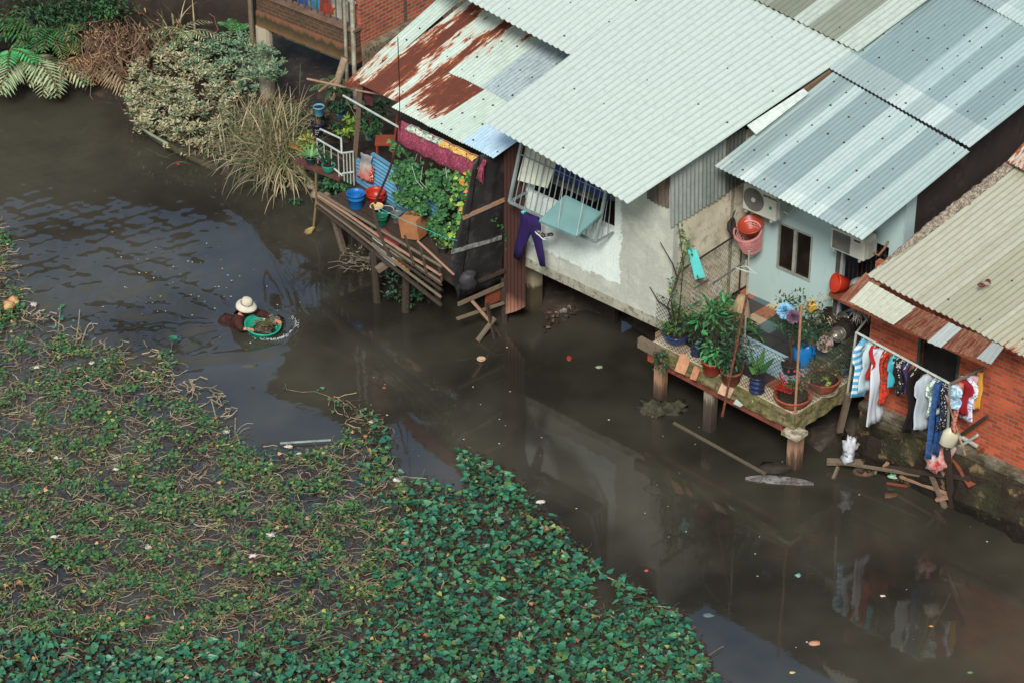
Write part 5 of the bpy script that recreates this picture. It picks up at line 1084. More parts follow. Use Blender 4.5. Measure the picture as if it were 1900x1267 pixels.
# ---- air conditioners
def aircon(pts,off,depth,label,txt,kind):
    """pts: pixel corners of the front: top-left, bottom-left, bottom-right"""
    bl=WB.at(*pts[1],off); br=WB.at(*pts[2],off); ub=(bl-WB.A).dot(WB.u); uc=(br-WB.A).dot(WB.u); z0=(bl.z+br.z)/2; z1=WB.at(*pts[0],off).z; W=uc-ub; H=z1-z0
    t_=thing('air_conditioner',label,'air conditioner',WB.pt((ub+uc)/2,z0,off-depth/2))
    BOD=M((206,206,194),(196,196,184),.45,3,.03,name='aircon_body'); g=lambda u,z,o=0: WB.pt(ub+u*W,z0+z*H,off+o)
    mb=MB(); mb.hexa([g(0,0,-depth),g(1,0,-depth),g(1,0),g(0,0)],[g(0,1,-depth),g(1,1,-depth),g(1,1),g(0,1)]); b=mb.build('casing',BOD,t_,bevel=.02)
    DG=M((108,104,100),(90,86,84),.5,name='aircon_grille'); LG_=M((150,148,142),(130,128,122),.5,name='aircon_louvre')
    if kind=='fan':
        c=g(.34,.52,.004); R=H*.42; ux=WB.u; uz=V((0,0,1)); nn=WB.n
        mb=MB(); k=36; ring=[c+(ux*math.cos(2*PI*i/k)+uz*math.sin(2*PI*i/k))*R for i in range(k)]; mb.plate([q+nn*.002 for q in ring],nn,.003); fg=mb.build('fan_grille',DG,t_)
        mb=MB()
        for q in range(1,8): mb.tube([c+nn*.008+(ux*math.cos(2*PI*i/28)+uz*math.sin(2*PI*i/28))*R*q/7 for i in range(29)],.0045,3,cap=False)
        mb.build('grille_ring',LG_,fg); mb=MB(); mb.plate([c+nn*.02+(ux*math.cos(2*PI*i/16)+uz*math.sin(2*PI*i/16))*R*.2 for i in range(16)],nn,.016); mb.build('fan_hub',BOD,fg)
        mb=MB(); a=g(.80,.40,.004); mb.plate([a,a+ux*.06,a+ux*.06+uz*.06,a+uz*.06],nn,.003); mb.build('green_badge',plastic((30,150,120)),t_)
    else:
        mb=MB(); mb.hexa([g(.06,.08,-.01),g(.58,.08,-.01),g(.58,.08,.003),g(.06,.08,.003)],[g(.06,.92,-.01),g(.58,.92,-.01),g(.58,.92,.003),g(.06,.92,.003)]); fg=mb.build('grille_panel',DG,t_)
        mb=MB()
        for k in range(22): mb.beam(g(.07+.5*k/21,.09,.008),g(.07+.5*k/21,.91,.008),.006,.008)
        mb.build('grille_slats',LG_,fg)
        mb=MB(); a=g(.68,.80,.004); mb.plate([a,a+WB.u*.13,a+WB.u*.13+V((0,0,.035)),a+V((0,0,.035))],WB.n,.003); mb.build('brown_badge',M((110,60,50)),t_)
    if txt: lettering(txt,.066,g(.61,.80,.006),WB.u,V((0,0,1)),M((40,42,50)),t_,ext=.003)
    for uu in (.12,.88): mb=MB(); mb.beam(g(uu,-.04,.02),g(uu,-.04,-.42),.035,.035); mb.build('bracket',M((190,190,184)),t_)
    mb=MB(); mb.hexa([g(1.0,.1,-depth*.85),g(1.07,.1,-depth*.85),g(1.07,.1,-depth*.2),g(1.0,.1,-depth*.2)],[g(1.0,.8,-depth*.85),g(1.07,.8,-depth*.85),g(1.05,.8,-depth*.2),g(1.0,.8,-depth*.2)]); mb.build('valve_cover',M((176,178,170),(160,162,154),.5),t_)
    mb=MB(); a=g(1.05,.3,-depth*.6); mb.tube([a,a+WB.u*.12+V((0,0,-.02)),a+WB.u*.14-WB.n*.12+V((0,0,.06)),WB.pt(ub+1.2*W,z0+.6*H,.01)],.022,6); mb.build('pipe',PVC if kind=='fan' else M((150,110,90)),t_)
    return t_
aircon(((1377,338),(1377,386),(1438,414)),.46,.30,'air conditioner with a round fan grille under the silver eave, left of the window','SAMSUNG','fan')
aircon(((1540,421),(1540,457),(1602,490)),.50,.34,'air conditioner with a ribbed rectangular grille under the silver eave above the door',None,'slat')
# ---- hanging baskets
def hb_(px,py,off,label,R,H,mt,name,lattice=False,tilt=.5):
    c=WB.at(px,py,off); t_=thing(name,label,name.split('_')[-1],c); Rm=Matrix.Rotation(tilt,3,WB.u)
    if lattice:
        mb=MB(); n=26; rows=7
        P_=lambda a,z: Rm@V(((R*(.74+.26*z/H))*math.cos(a),(R*(.74+.26*z/H))*math.sin(a),z))
        for i in range(n): a=2*PI*i/n; mb.tube([P_(a,0),P_(a,H)],.009,4)
        for j in range(rows+1): z=H*j/rows; mb.tube([P_(2*PI*i/n,z) for i in range(n+1)],.008 if j<rows else .02,4,cap=False)
        mb.plate([P_(2*PI*i/n,0.01) for i in range(n)],Rm@V((0,0,1)),.01); mb.build('lattice',mt,t_,world=False)
    else: mb=MB(); mb.lathe([(R*.72,0),(R*.96,H*.85),(R*1.05,H*.9),(R*1.05,H),(R*.95,H),(R*.7,.02),(.001,.02)],(0,0,0),26,R=Rm); mb.build('body',mt,t_,smooth=True,world=False)
    return t_
hb_(1394,458,.32,'pink lattice laundry basket hanging on the blue wall under the fan air conditioner',.25,.40,plastic((222,150,150)),'laundry_basket',True,.35)
hb_(1397,434,.30,'rust red plastic bucket stuffed into the pink lattice basket',.225,.26,plastic((172,68,46)),'red_bucket',tilt=.35)
bb=thing('wire_basket','dark round basket hanging on the beige wall above the chain link fence','basket',side(1350,420,.15)); mb=MB(); R=Matrix.Rotation(rd(75),3,'Y')@Matrix.Rotation(.3,3,'X'); c=side(1351,422,.12); mb.lathe([(.001,0),(.10,.01),(.15,.06),(.17,.10),(.16,.10),(.14,.06),(.001,.03)],c,18,R=R); mb.build('bowl',M((66,56,52),(48,42,40),.8,20,.8,80),bb,smooth=True)
mb=MB(); mb.tube([c+V((.05,0,.12)),c+V((.10,.06,.25)),c+V((.12,.1,.28))],.012,5); mb.build('handle',WIRE,bb)
# ---- things leaning on the beige wall
for (x,y,w_,h_,lab) in ((1288,534,.42,.26,'upper white slab leaning on the beige wall behind the climbing plant'),(1318,560,.36,.34,'lower white slab leaning on the beige wall behind the pepper plant'),(1284,566,.22,.3,'small white slab half hidden by the climbing plant stems')):
    mb=MB(); o=side(x,y,.12); mb.plate([o,o+WIN*w_,o+WIN*w_+V((0,0,h_))-SN*.06,o+V((0,0,h_))-SN*.06],SN,.03); one(mb,'white_slab',M((214,206,192),(180,164,146),.8,7,c3=(150,128,110)),lab,'slab')
cy=MB(); a=P(1275,462,3.1); u_=V((.5,-.3,0)); cy.plate([a,a+V((.16,.02,-.02)),a+V((.33,-.12,-.50)),a+V((.15,-.14,-.55))],V((.3,-1,.4)),.012); one(cy,'cyan_board',plastic((96,206,206)),'bright cyan strip of board caught in the top of the climbing plant','board')
lg=MB(); c=P(1374,601,DZ); lg.lathe([(.17,0),(.165,.2),(.13,.45),(.08,.58),(.03,.60),(.001,.60)],c,16); one(lg,'tree_stump',M((196,172,136),(164,136,102),.9,8,.6,30,stretch=(4,4,.5)),'pale tapering trunk stump standing on the dark tiles','stump',smooth=True)
# ---- plants on the deck
r=random.Random(23)
BLUEC=M((30,72,140),(24,54,112),.22,4,.05,spec=.6,name='blue_glaze'); NAVY=M((40,50,92),(30,38,74),.3,4,.04,spec=.5,name='navy_plastic')
t_,c_=pot(1255,634,DZ,'bowl',.27,.22,BLUEC,'climbing shrub in a wide blue glazed bowl at the left end of the deck',name='potted_plant',cat='potted plant')
def clim(m,c):
    foliage(m,c+V((0,0,.16)),.30,.26,.22,260,.10,.065,5,m2=1,p2=.2)
    pts=[c+V((.0,0,0)),P(1238,560,2.3),P(1262,500,2.9),P(1275,455,3.2),P(1262,425,3.5),P(1256,405,3.7)]
    for i in range(1,5):
        for k in range((34,44,30,22)[i-1]): p=pts[i].lerp(pts[i+1],r.random()); m.leaf(p+V((r.gauss(0,.06),r.gauss(0,.05),r.gauss(0,.05))),sph(r),V((0,0,1))+sph(r)*.5,.075,.04,0 if r.random()<.7 else 1)
    for k in range(140): p=P(1240+r.random()*60,480+r.random()*110,1.8+r.random()*.9); m.leaf(p,sph(r),V((0,0,1))+sph(r)*.5,.06,.032,0)
plant_in(t_,c_,.2,[GRN,GRNY],clim,lambda m,b:[m.tube(q,[.016,.013,.009,.005][:len(q)] if len(q)<5 else .010,5) for q in ([b,P(1238,570,2.2),P(1258,510,2.8),P(1270,460,3.2)],[b,P(1262,560,2.3),P(1268,490,3.0),P(1258,410,3.7)],[P(1258,520,2.7),P(1248,490,3.0),P(1225,450,3.3)],[b,P(1245,560,2.4),P(1272,470,3.2)],[P(1244,575,2.0),P(1222,560,2.1),P(1204,530,2.2)])])
t_,c_=pot(1293,658,DZ,'ribbed',.125,.30,NAVY,'dark navy ribbed pot between the blue bowl and the red pepper pot',name='potted_plant',cat='potted plant'); plant_in(t_,c_,.28,[GRND],lambda m,c:foliage(m,c+V((0,0,.25)),.2,.18,.28,150,.09,.04,8),lambda m,b:twigs(m,b,[b+V((r.gauss(0,.1),r.gauss(0,.1),.5)) for _ in range(4)]))
t_,c_=pot(1321,690,DZ,'std',.20,.27,M((168,66,46),(146,56,40),.6,5,.05,name='red_clay_plastic'),'leafy pepper bush in a red brown pot at the front of the deck',name='potted_plant',cat='potted plant')
plant_in(t_,c_,.26,[GRN,leafmat('bright_leaves',[(64,140,84),(84,150,90),(48,116,74)])],lambda m,c:(foliage(m,c+V((0,0,.30)),.30,.26,.26,260,.13,.055,9,m2=1,p2=.5),foliage(m,c+V((.02,.3,.75)),.32,.28,.38,300,.16,.05,19,m2=1,p2=.25),foliage(m,c+V((.20,-.22,-.08)),.08,.07,.10,40,.12,.05,20,m=1)),lambda m,b:twigs(m,b,[b+V((r.gauss(0,.15),r.gauss(.1,.15),.9)) for _ in range(7)],.016))
t_,c_=pot(1356,708,DZ,'std',.20,.26,TERRA,'dark leaved plant in a plain clay pot beside the red pepper pot',name='potted_plant',cat='potted plant'); plant_in(t_,c_,.25,[GRND],lambda m,c:foliage(m,c+V((0,.05,.40)),.26,.24,.40,330,.12,.05,10),lambda m,b:twigs(m,b,[b+V((r.gauss(0,.12),r.gauss(0,.12),.7)) for _ in range(5)]))
t_=thing('potted_plant','dark spreading palm like plant on the deck behind the red pepper pot','potted plant',P(1345,630,DZ)); mb=pot_mesh('std',.15,.2); mb.build('pot',TERRA,t_,smooth=True,world=False); c_=wloc(t_)
plant_in(t_,c_,.18,[GRND,GRN],lambda m,c:[[m.leaf(c+V((math.cos(a),math.sin(a),.9))*(.10+.07*k)-V((0,0,.012*k*k)),V((math.cos(a)*.5-math.sin(a)*sg,math.sin(a)*.5+math.cos(a)*sg,-.15)),V((0,0,1)),.24,.035,0 if r.random()<.7 else 1) for k in range(9) for sg in (1,-1)] for a in [i*.62 for i in range(11)]],lambda m,b:[m.tube([b]+[b+V((math.cos(a),math.sin(a),.9))*(.10+.07*k)-V((0,0,.012*k*k)) for k in range(9)],.008,4) for a in [i*.62 for i in range(11)]])
t_,c_=pot(1404,726,DZ,'ribbed',.145,.33,NAVY,'upright broad leaved plant in a shiny navy ribbed pot on the deck',name='potted_plant',cat='potted plant')
plant_in(t_,c_,.3,[leafmat('canna',[(70,116,66),(86,130,70),(54,96,60)])],lambda m,c:[m.leaf(c+V((0,0,.05)),V((math.cos(a)*e,math.sin(a)*e,1)),V((math.cos(a+1),math.sin(a+1),.2)),l,.12) for a,e,l in ((2.6,.35,.62),(.4,.2,.55),(-.3,.7,.5),(1.6,.3,.4),(3.6,.8,.3),(-1.5,.6,.28))],lambda m,b:twigs(m,b,[b+V((.02,.02,.3)),b+V((-.03,0,.25))]))
CLAYB=M((164,88,62),(136,68,50),.7,5,.15,30,c3=(110,56,44),name='clay_bowl')
t_,c_=pot(1470,750,DZ,'bowl',.33,.22,CLAYB,'wide clay bowl with pink flowers and a red dustpan in it',name='potted_plant',cat='potted plant')
PINK=leafmat('pink_petals',[(226,70,110),(236,104,136)])
plant_in(t_,c_,.2,[GRN,PINK,GRNY],lambda m,c:(foliage(m,c+V((.12,.12,.14)),.17,.15,.16,150,.08,.035,11,m2=2,p2=.2),[m.leaf(c+V((.08+r.gauss(0,.11),.12+r.gauss(0,.1),.28+r.gauss(0,.06))),sph(r),V((0,0,1)),.05,.045,1) for _ in range(26)]),lambda m,b:twigs(m,b,[b+V((.1+r.gauss(0,.08),.1+r.gauss(0,.08),.3)) for _ in range(5)]))
dp=thing('dustpan','red plastic dustpan lying in the clay bowl with pink flowers','dustpan',P(1458,722,DZ+.2)); RED=plastic((206,56,38)); R=Matrix.Rotation(-.55,3,'Z')@Matrix.Rotation(-.35,3,'X'); c=P(1458,724,DZ+.24); g=lambda x,y,z: c+R@V((x,y,z))
mb=MB(); mb.hexa([g(-.15,-.12,0),g(.15,-.12,0),g(.13,.12,0),g(-.13,.12,0)],[g(-.15,-.12,.012),g(.15,-.12,.012),g(.13,.12,.012),g(-.13,.12,.012)]); mb.hexa([g(-.15,-.12,.012),g(-.135,-.12,.012),g(-.115,.12,.012),g(-.13,.12,.012)],[g(-.155,-.12,.03),g(-.14,-.12,.03),g(-.12,.12,.08),g(-.135,.12,.08)]); mb.hexa([g(.135,-.12,.012),g(.15,-.12,.012),g(.13,.12,.012),g(.115,.12,.012)],[g(.14,-.12,.03),g(.155,-.12,.03),g(.135,.12,.08),g(.12,.12,.08)]); mb.hexa([g(-.13,.105,.012),g(.13,.105,.012),g(.13,.12,.012),g(-.13,.12,.012)],[g(-.13,.105,.08),g(.13,.105,.08),g(.13,.12,.08),g(-.13,.12,.08)]); mb.build('pan',RED,dp)
mb=MB(); mb.tube([g(0,.11,.06),P(1448,700,DZ+.40),P(1447,690,DZ+.50)],[.016,.018,.016],8); mb.build('handle',RED,dp)
t_,c_=pot(1526,722,DZ,'bowl',.30,.25,CLAYB,'wide clay bowl densely planted with small leaves near the deck corner',name='potted_plant',cat='potted plant')
plant_in(t_,c_,.22,[leafmat('olive_leaves',[(76,84,48),(94,98,56),(62,74,46),(84,66,46)]),GRNY],lambda m,c:(foliage(m,c+V((-.03,.04,.14)),.28,.24,.16,520,.055,.022,12,m2=1,p2=.06),foliage(m,c+V((.02,-.18,.06)),.08,.05,.06,40,.07,.04,13,m=1)),lambda m,b:twigs(m,b,[b+V((r.gauss(0,.15),r.gauss(0,.12),.25)) for _ in range(8)]))
sc_=MB(); sc_.lathe([(.22,0),(.26,.02),(.265,.03),(.22,.012),(.001,.012)],P(1527,724,DZ+.006),24); one(sc_,'pot_saucer',M((176,160,140),(120,100,84),.8,9),'pale saucer under the densely planted clay bowl','saucer',smooth=True)
t_,c_=pot(1562,695,DZ,'std',.16,.22,plastic((64,110,156)),'dark foliage in a light blue pot behind the densely planted clay bowl',name='potted_plant',cat='potted plant'); plant_in(t_,c_,.2,[GRND],lambda m,c:foliage(m,c+V((0,0,.22)),.26,.22,.26,240,.10,.04,14),lambda m,b:twigs(m,b,[b+V((r.gauss(0,.1),r.gauss(0,.1),.4)) for _ in range(4)]))
t_,c_=pot(1466,690,DZ,'std',.17,.2,M((70,54,48),(54,42,38)),'tall bushy shrub with a bent trunk in the centre of the deck',name='potted_plant',cat='potted plant')
plant_in(t_,c_,.18,[GRND,GRN,leafmat('pale_spikes',[(150,150,120),(170,160,130),(120,130,100)])],lambda m,c:(foliage(m,c+V((.10,.30,.80)),.42,.36,.36,620,.075,.032,15,m2=1,p2=.25),foliage(m,c+V((.30,.45,.75)),.4,.3,.3,160,.075,.02,17,m=2),foliage(m,c+V((.42,.1,.45)),.3,.26,.3,260,.075,.032,18)),lambda m,b:(m.tube([b,b+V((.02,.05,.22)),b+V((-.03,.12,.4)),b+V((.08,.25,.75))],[.03,.028,.024,.012],7),twigs(m,b+V((0,.1,.35)),[b+V((.1+r.gauss(0,.25),.3+r.gauss(0,.2),.9)) for _ in range(9)])))
bg_=MB(); c=P(1488,678,DZ); bg_.blob(c+V((0,0,.2)),.20,.15,.26,0,3,.35,14,10,2.4); bg_.blob(c+V((.14,.02,.30)),.10,.06,.10,0,6,.5); one(bg_,'plastic_bag',plastic((32,116,184),.3),'crumpled bright blue plastic bag behind the pink flowered bowl','bag',smooth=True)
for (x,y,c1,lab,R_) in ((1457,577,(140,190,226),'fluffy pale blue pompom stuck above the deck plants',.145),(1472,588,(128,96,122),'dusky purple pompom just below the pale blue one',.12)):
    c=P(x,y,2.75); t_=thing('pompom',lab,'pompom',c); mb=MB()
    for k in range(420):
        d=sph(r); mb.leaf(c+d*R_*.45,d,sph(r),R_*.62,.035)
    mb.build('petals',leafmat('pompom_%d'%x,[c1,tuple(min(255,q+24) for q in c1),tuple(q-20 for q in c1)]),t_); mb=MB(); mb.tube([c,P(x+8,y+70,DZ+.25)],.008,5); mb.build('stem',WOODD,t_)
# ---- pans, strainers and pots along the blue wall and at the deck's right end
TIN=M((150,146,140),(112,106,102),.3,7,.1,metal=.7,name='tin'); SOOT=M((56,44,40),(40,33,31),.7,7,name='soot')
def pan(px,py,z,R_,H,mt,label,tx,tz,handle=False,name='pan',cat='pan',inner=None):
    c=P(px,py,z); t_=thing(name,label,cat,c); Rm=Matrix.Rotation(tz,3,'Z')@Matrix.Rotation(tx,3,'X'); mb=MB(); mb.lathe([(.001,0),(R_*.7,.0),(R_*.92,H*.6),(R_,H),(R_*1.04,H),(R_*1.04,H*.95),(R_*.97,H*.97),(R_*.88,H*.6),(R_*.66,.02),(.001,.02)][::1] if False else [(R_*.66,0),(R_*.9,H*.5),(R_*1.04,H*.97),(R_*1.04,H),(R_*.97,H),(R_*.85,H*.5),(R_*.62,.015),(.001,.015)],(0,0,0),26,R=Rm); mb.build('bowl',mt,t_,smooth=True,world=False)
    if inner: mb=MB(); mb.lathe([(R_*.6,.018),(R_*.62,.03),(.001,.034)],(0,0,0),20,R=Rm); mb.build('base_inside',inner,t_,smooth=True,world=False)
    if handle: mb=MB(); mb.tube([Rm@V((R_,0,H)),Rm@V((R_+.2,0,H+.02))],.012,6); mb.build('handle',SOOT,t_,world=False)
    return t_
pan(1533,590,1.75,.19,.10,SOOT,'sooty black pan leaning on the blue wall left of the door frame',1.0,.7,True)
pan(1513,590,1.72,.135,.10,TIN,'round metal strainer leaning beside the sooty pan',.9,.5,name='strainer',cat='strainer',inner=M((190,186,176),(150,146,138)))
pan(1562,612,1.95,.2,.10,SOOT,'black wok behind the shiny steel pan at the right end of the deck',.85,.2,name='wok',cat='wok')
pan(1553,622,1.95,.14,.08,TIN,'shiny steel pan hanging in front of the black wok',.75,.3,inner=M((196,186,176),(140,130,124),.3,metal=.5))
pan(1531,640,1.82,.14,.10,M((196,176,170),(150,128,124),.5,9),'pinkish tin bowl tilted above the deck shrub',.8,-.2,name='bowl',cat='bowl',inner=M((216,190,180),(170,120,116)))
pan(1585,650,1.72,.16,.10,M((132,98,128),(104,76,104),.7,40,.4,80),'purple mesh food cover hung behind the clothes rack',2.5,.2,name='food_cover',cat='food cover')
pan(1560,592,1.9,.12,.07,TIN,'small dented tin plate behind the black wok',.9,.5,name='plate',cat='plate')
yk=MB(); c=P(1508,580,1.60); yk.lathe([(.07,0),(.12,.04),(.13,.12),(.10,.18),(.11,.2),(.001,.2)],c,16); yk.lathe([(.04,.2),(.06,.23),(.05,.28),(.001,.30)],c,12); one(yk,'yellow_jar',[plastic((226,176,76))],'small yellow jar standing above the metal strainer','jar',smooth=True)
rb_=thing('red_bucket','orange red bucket tipped on its side in the doorway under the ribbed air conditioner','bucket',P(1570,528,2.6)); mb=MB(); R=Matrix.Rotation(rd(-70),3,'Y')@Matrix.Rotation(.3,3,'X'); mb.lathe([(.12,0),(.17,.2),(.18,.22),(.17,.24),(.11,.02),(.001,.02)],(0,0,0),20,R=R); mb.build('body',plastic((206,62,36)),rb_,smooth=True,world=False)
pan(1588,519,2.75,.15,.10,M((176,186,190),(140,150,154),.4,metal=.4),'grey metal basin tipped behind the orange red bucket',2.2,.4,name='basin',cat='basin')
sh=MB(); sh.slab(WB.pt(du0+.05,2.45,.45),WB.pt(du0+.75,2.45,.45),WB.pt(du0+.75,2.45,.06),WB.pt(du0+.05,2.45,.06),.03,up=V((0,0,1))); one(sh,'shelf_board',WOODR,'brown board shelf in the doorway carrying the tipped bucket','shelf')
gx=thing('dry_brush','grey bristly brush hanging under the corner of the canopy','brush',P(1592,590,3.2)); mb=MB(); c=P(1594,574,3.35)
for k in range(140): d=sph(r); d.z=-abs(d.z)*.6; mb.blade(c+sph(r)*.06,d,.24*r.uniform(.5,1.1),.012,.3,n=3)
mb.build('bristles',leafmat('grey_bristle',[(120,112,108),(92,84,82),(150,142,136)]),gx); mb=MB(); mb.tube([c,c+V((.02,.05,.25))],.012,5); mb.build('handle',WOODD,gx)
bk=MB(); bk.beam(P(1575,640,DZ+.2),P(1610,625,DZ+.2),.35,.4); bk.beam(P(1600,640,DZ),P(1618,632,DZ),.3,.9); one(bk,'dark_crate',SOOT,'dark crates stacked under the canopy beside the door','crate')
ld=MB(); ld.beam(f(2.1,.0,.02),f(3.9,-.35,.02)-V((0,0,0)),.06,.05); 
# ============================================================ CLOTHES RACK
rk=thing('clothes_rack','white pipe clothes rail standing over the water in front of the brick house','clothes rack',P(1680,760,0))
RZ=2.93
ra0=P(1589,617,RZ); ra1=P(1762,711,RZ-.02); rw_=WR.at(1840,674,0)
def pipe(pts,rr,nm,mt,par): mb=MB(); mb.tube(pts,rr,7); return mb.build(nm,mt,par)
pipe([ra0,ra1],.022,'rail',PVC,rk); pipe([ra1+V((0,0,-.02)),rw_],.028,'rail',M((120,108,98),(92,80,72)),rk)
pipe([ra0,P(1572,731,1.45)],.022,'leg',PVC,rk); mb=MB(); mb.beam(P(1575,730,1.5),P(1558,800,.55),.10,.07); mb.build('stake',WOOD,rk); pipe([ra0,WR.pt(ru0+.05,3.1,0.03)],.018,'rail',M((150,150,140)),rk)
pipe([ra1,P(1757,832,1.50)],.026,'leg',M((150,156,150),(120,122,116)),rk); pipe([P(1756,735,2.7),P(1791,843,1.45)],.018,'brace',M((196,186,166),(150,84,60),.7,4),rk)
pipe([WR.pt(ru0+.35,4.0,.06),WR.pt(ru0+.35,3.0,.08)],.008,'hanging_wire',WIRE,rk)
cu=(ra1-ra0).normalized(); cp=V((-cu.y,cu.x,0)); 
if cp.y<0: cp=-cp
def clothmat(c,c2=None,kind=None):
    t=NT('cloth_fabric'); n=t.noise(t.obj((9,9,1.3)),1.2,3,.6)
    if kind=='stripe': s=t.sep(t.obj()); w=t.math('SINE',t.math('MULTIPLY',s[2],48)); col=t.ramp(t.math('ADD',t.math('MULTIPLY',w,.5),.5),[(.45,c),(.6,c2)])
    elif kind=='dots': vo=t.n('ShaderNodeTexVoronoi'); vo.inputs['Scale'].default_value=26; t.l(t.obj(),vo.inputs['Vector']); col=t.ramp(vo.outputs['Distance'],[(.25,c2),(.35,c)])
    elif kind=='patch': col=t.ramp(t.noise(t.obj(),9,2,.5),[(.44,c),(.50,c2),(.58,c)])
    else: col=t.ramp(n,[(.3,c),(.8,tuple(int(q*.84) for q in c))])
    t.bump(n,.5,.03); return t.fin(col,.9,.15)
def garment(name,label,p,kind,H,Wd,mt,tw=0,th=.15,seed=0,hanger=True,dirv=None):
    """a garment hung across the rail: outline in the plane across the rail, folded front and back"""
    d=(dirv or cp); d=(Matrix.Rotation(tw,3,'Z')@d); nn=V((d.y,-d.x,0)); t_=thing(name,label,name.split('_')[-1],p-V((0,0,H)),'clothes on the white rack')
    top=p-V((0,0,.07)); mb=MB(); nu,nv=12,12; rr=random.Random(seed)
    def width(v):
        if kind=='shirt': return (.30+.70*min(1,v/.10))*(1.0 if v<.38 else .72)
        if kind=='trousers': return .62 if v<.2 else .62+.1*math.sin(v*3)
        if kind=='strip': return .5+.1*math.sin(v*6+seed)
        if kind=='dress': return .45+.5*v if v>.12 else .45
        return .8
    for face in (0,1):
        for j in range(nv+1):
            v=j/nv; w=width(v)*Wd*.5
            for i in range(nu+1):
                u=i/nu*2-1; e=1-abs(u)**3
                fold=.5+.5*mnoise.noise(V((u*3.2+seed,v*1.3,seed*.7)))
                q=top+d*(u*w*(1-.06*mnoise.noise(V((v*4,seed,1)))))-V((0,0,H*v*(1-.05*mnoise.noise(V((u*2+seed,2,9)))))) + nn*((1 if face==0 else -1)*th*.5*e*(.35+.65*fold)+.10*mnoise.noise(V((seed+3,v*2,u*.6))))
                if kind=='trousers' and v>.3 and abs(u)<.22: q=q+d*(w*.18*(1 if u>=0 else -1)*min(1,(v-.3)*4))
                mb.v.append(q); mb.uv.append((u,v))
        o=face*(nu+1)*(nv+1)
        for j in range(nv):
            for i in range(nu):
                k=o+j*(nu+1)+i; q=(k,k+1,k+nu+2,k+nu+1)
                if kind=='trousers' and j>=4 and i in (nu//2-1,nu//2) : continue
                mb.f.append(q if face else q[::-1]); mb.m.append(0)
    o=(nu+1)*(nv+1)
    for j in range(nv):
        for i in (0,nu): k=j*(nu+1)+i; q=(k,k+nu+1,k+nu+1+o,k+o); mb.f.append(q if i else q[::-1]); mb.m.append(0)
    for i in range(nu): mb.f.append((i,i+1,i+1+o,i+o)); mb.m.append(0)
    mb.build('cloth',mt,t_,smooth=True,solid=.006)
    if hanger:
        mb=MB(); mb.tube([p+V((0,0,.03)),p-V((0,0,.05)),p+d*Wd*.35-V((0,0,.12)),p-d*Wd*.35-V((0,0,.12)),p-V((0,0,.05))],.007,4); mb.build('hanger',PVC,t_)
    return t_
def rp_(x): # point on the rail under pixel column x
    f_=(x-1589)/(1762-1589); return ra0.lerp(ra1,f_)
G=[('striped_shirt','blue and white striped shirt, leftmost on the white rack',1603,'shirt',1.10,.46,clothmat((84,168,212),(214,224,226),'stripe')),
('white_shirt','pale blue white shirt next to the striped one on the white rack',1614,'shirt',.92,.50,clothmat((196,216,226))),
('red_shirt','small red shirt between the pale shirts on the white rack',1625,'shirt',.60,.40,clothmat((190,44,38))),
('white_dress','long white garment reaching lowest on the left half of the white rack',1634,'dress',1.45,.46,clothmat((206,210,222))),
('red_shirt','long orange red strip of clothing behind the white garment',1645,'strip',1.02,.30,clothmat((204,60,40),(60,60,50),'patch')),
('cyan_shirt','turquoise child shirt in the middle of the white rack',1660,'shirt',.55,.34,clothmat((72,176,190))),
('black_shirt','black top left of the spotted bra on the white rack',1668,'strip',.50,.34,clothmat((44,38,42))),
('spotted_bra','black bra with white spots dangling in the middle of the white rack',1676,'strip',.62,.42,clothmat((40,36,40),(206,200,200),'dots')),
('dark_shirt','dark purple blue cloth beside the spotted bra on the white rack',1686,'strip',.52,.30,clothmat((66,58,96))),
('black_trousers','long black trousers right of centre on the white rack',1702,'trousers',1.22,.50,clothmat((36,31,32))),
('grey_shirt','pale grey shirt right of the black trousers on the white rack',1722,'shirt',1.05,.44,clothmat((178,188,198))),
('patterned_shirt','green and white patterned shirt between the grey shirt and the jeans',1737,'shirt',.70,.40,clothmat((206,212,206),(50,120,90),'patch')),
('blue_jeans','long blue jeans hanging lowest near the corner of the white rack',1744,'trousers',1.50,.44,clothmat((44,74,124),(60,94,146),'patch')),
('patterned_dress','black and white patterned dress at the corner of the white rack',1755,'strip',.85,.36,clothmat((40,38,48),(190,188,190),'dots'))]
for i,(nm,lb,x,k,H,Wd,mt) in enumerate(G): garment(nm,lb,rp_(x),k,H,Wd,mt,tw=rnd.uniform(-.3,.3),seed=i*3+1)
def rp2(x): f_=(x-1762)/(1840-1762); return (ra1+V((0,0,-.02))).lerp(rw_,f_)
dd=(rw_-ra1); dd.z=0; dd.normalize(); d2=V((-dd.y,dd.x,0))
G2=[('blue_shirt','small pale blue shirt, leftmost on the dark bar beside the brick wall',1772,'shirt',.42,.34,clothmat((130,176,206),(220,224,226),'patch')),
('patterned_dress','red patterned top with peach hem on the dark bar beside the brick wall',1781,'dress',.92,.30,clothmat((196,120,100),(90,60,80),'patch')),
('red_shirt','dark red shirt on the dark bar beside the brick wall',1790,'shirt',.62,.40,clothmat((150,34,44))),
('white_shirt','white shirt with blue pattern on the dark bar beside the brick wall',1800,'shirt',.80,.42,clothmat((214,212,220),(90,110,170),'patch')),
('pink_shirt','pale pink cloth next to the orange strip on the dark bar',1808,'strip',.62,.30,clothmat((216,172,176))),
('orange_towel','narrow orange yellow towel, rightmost on the dark bar',1821,'strip',.72,.18,clothmat((222,164,70)))]
for i,(nm,lb,x,k,H,Wd,mt) in enumerate(G2): garment(nm,lb,rp2(x),k,H,Wd,mt,tw=rnd.uniform(-.3,.3),seed=i*5+50,dirv=d2,hanger=False)
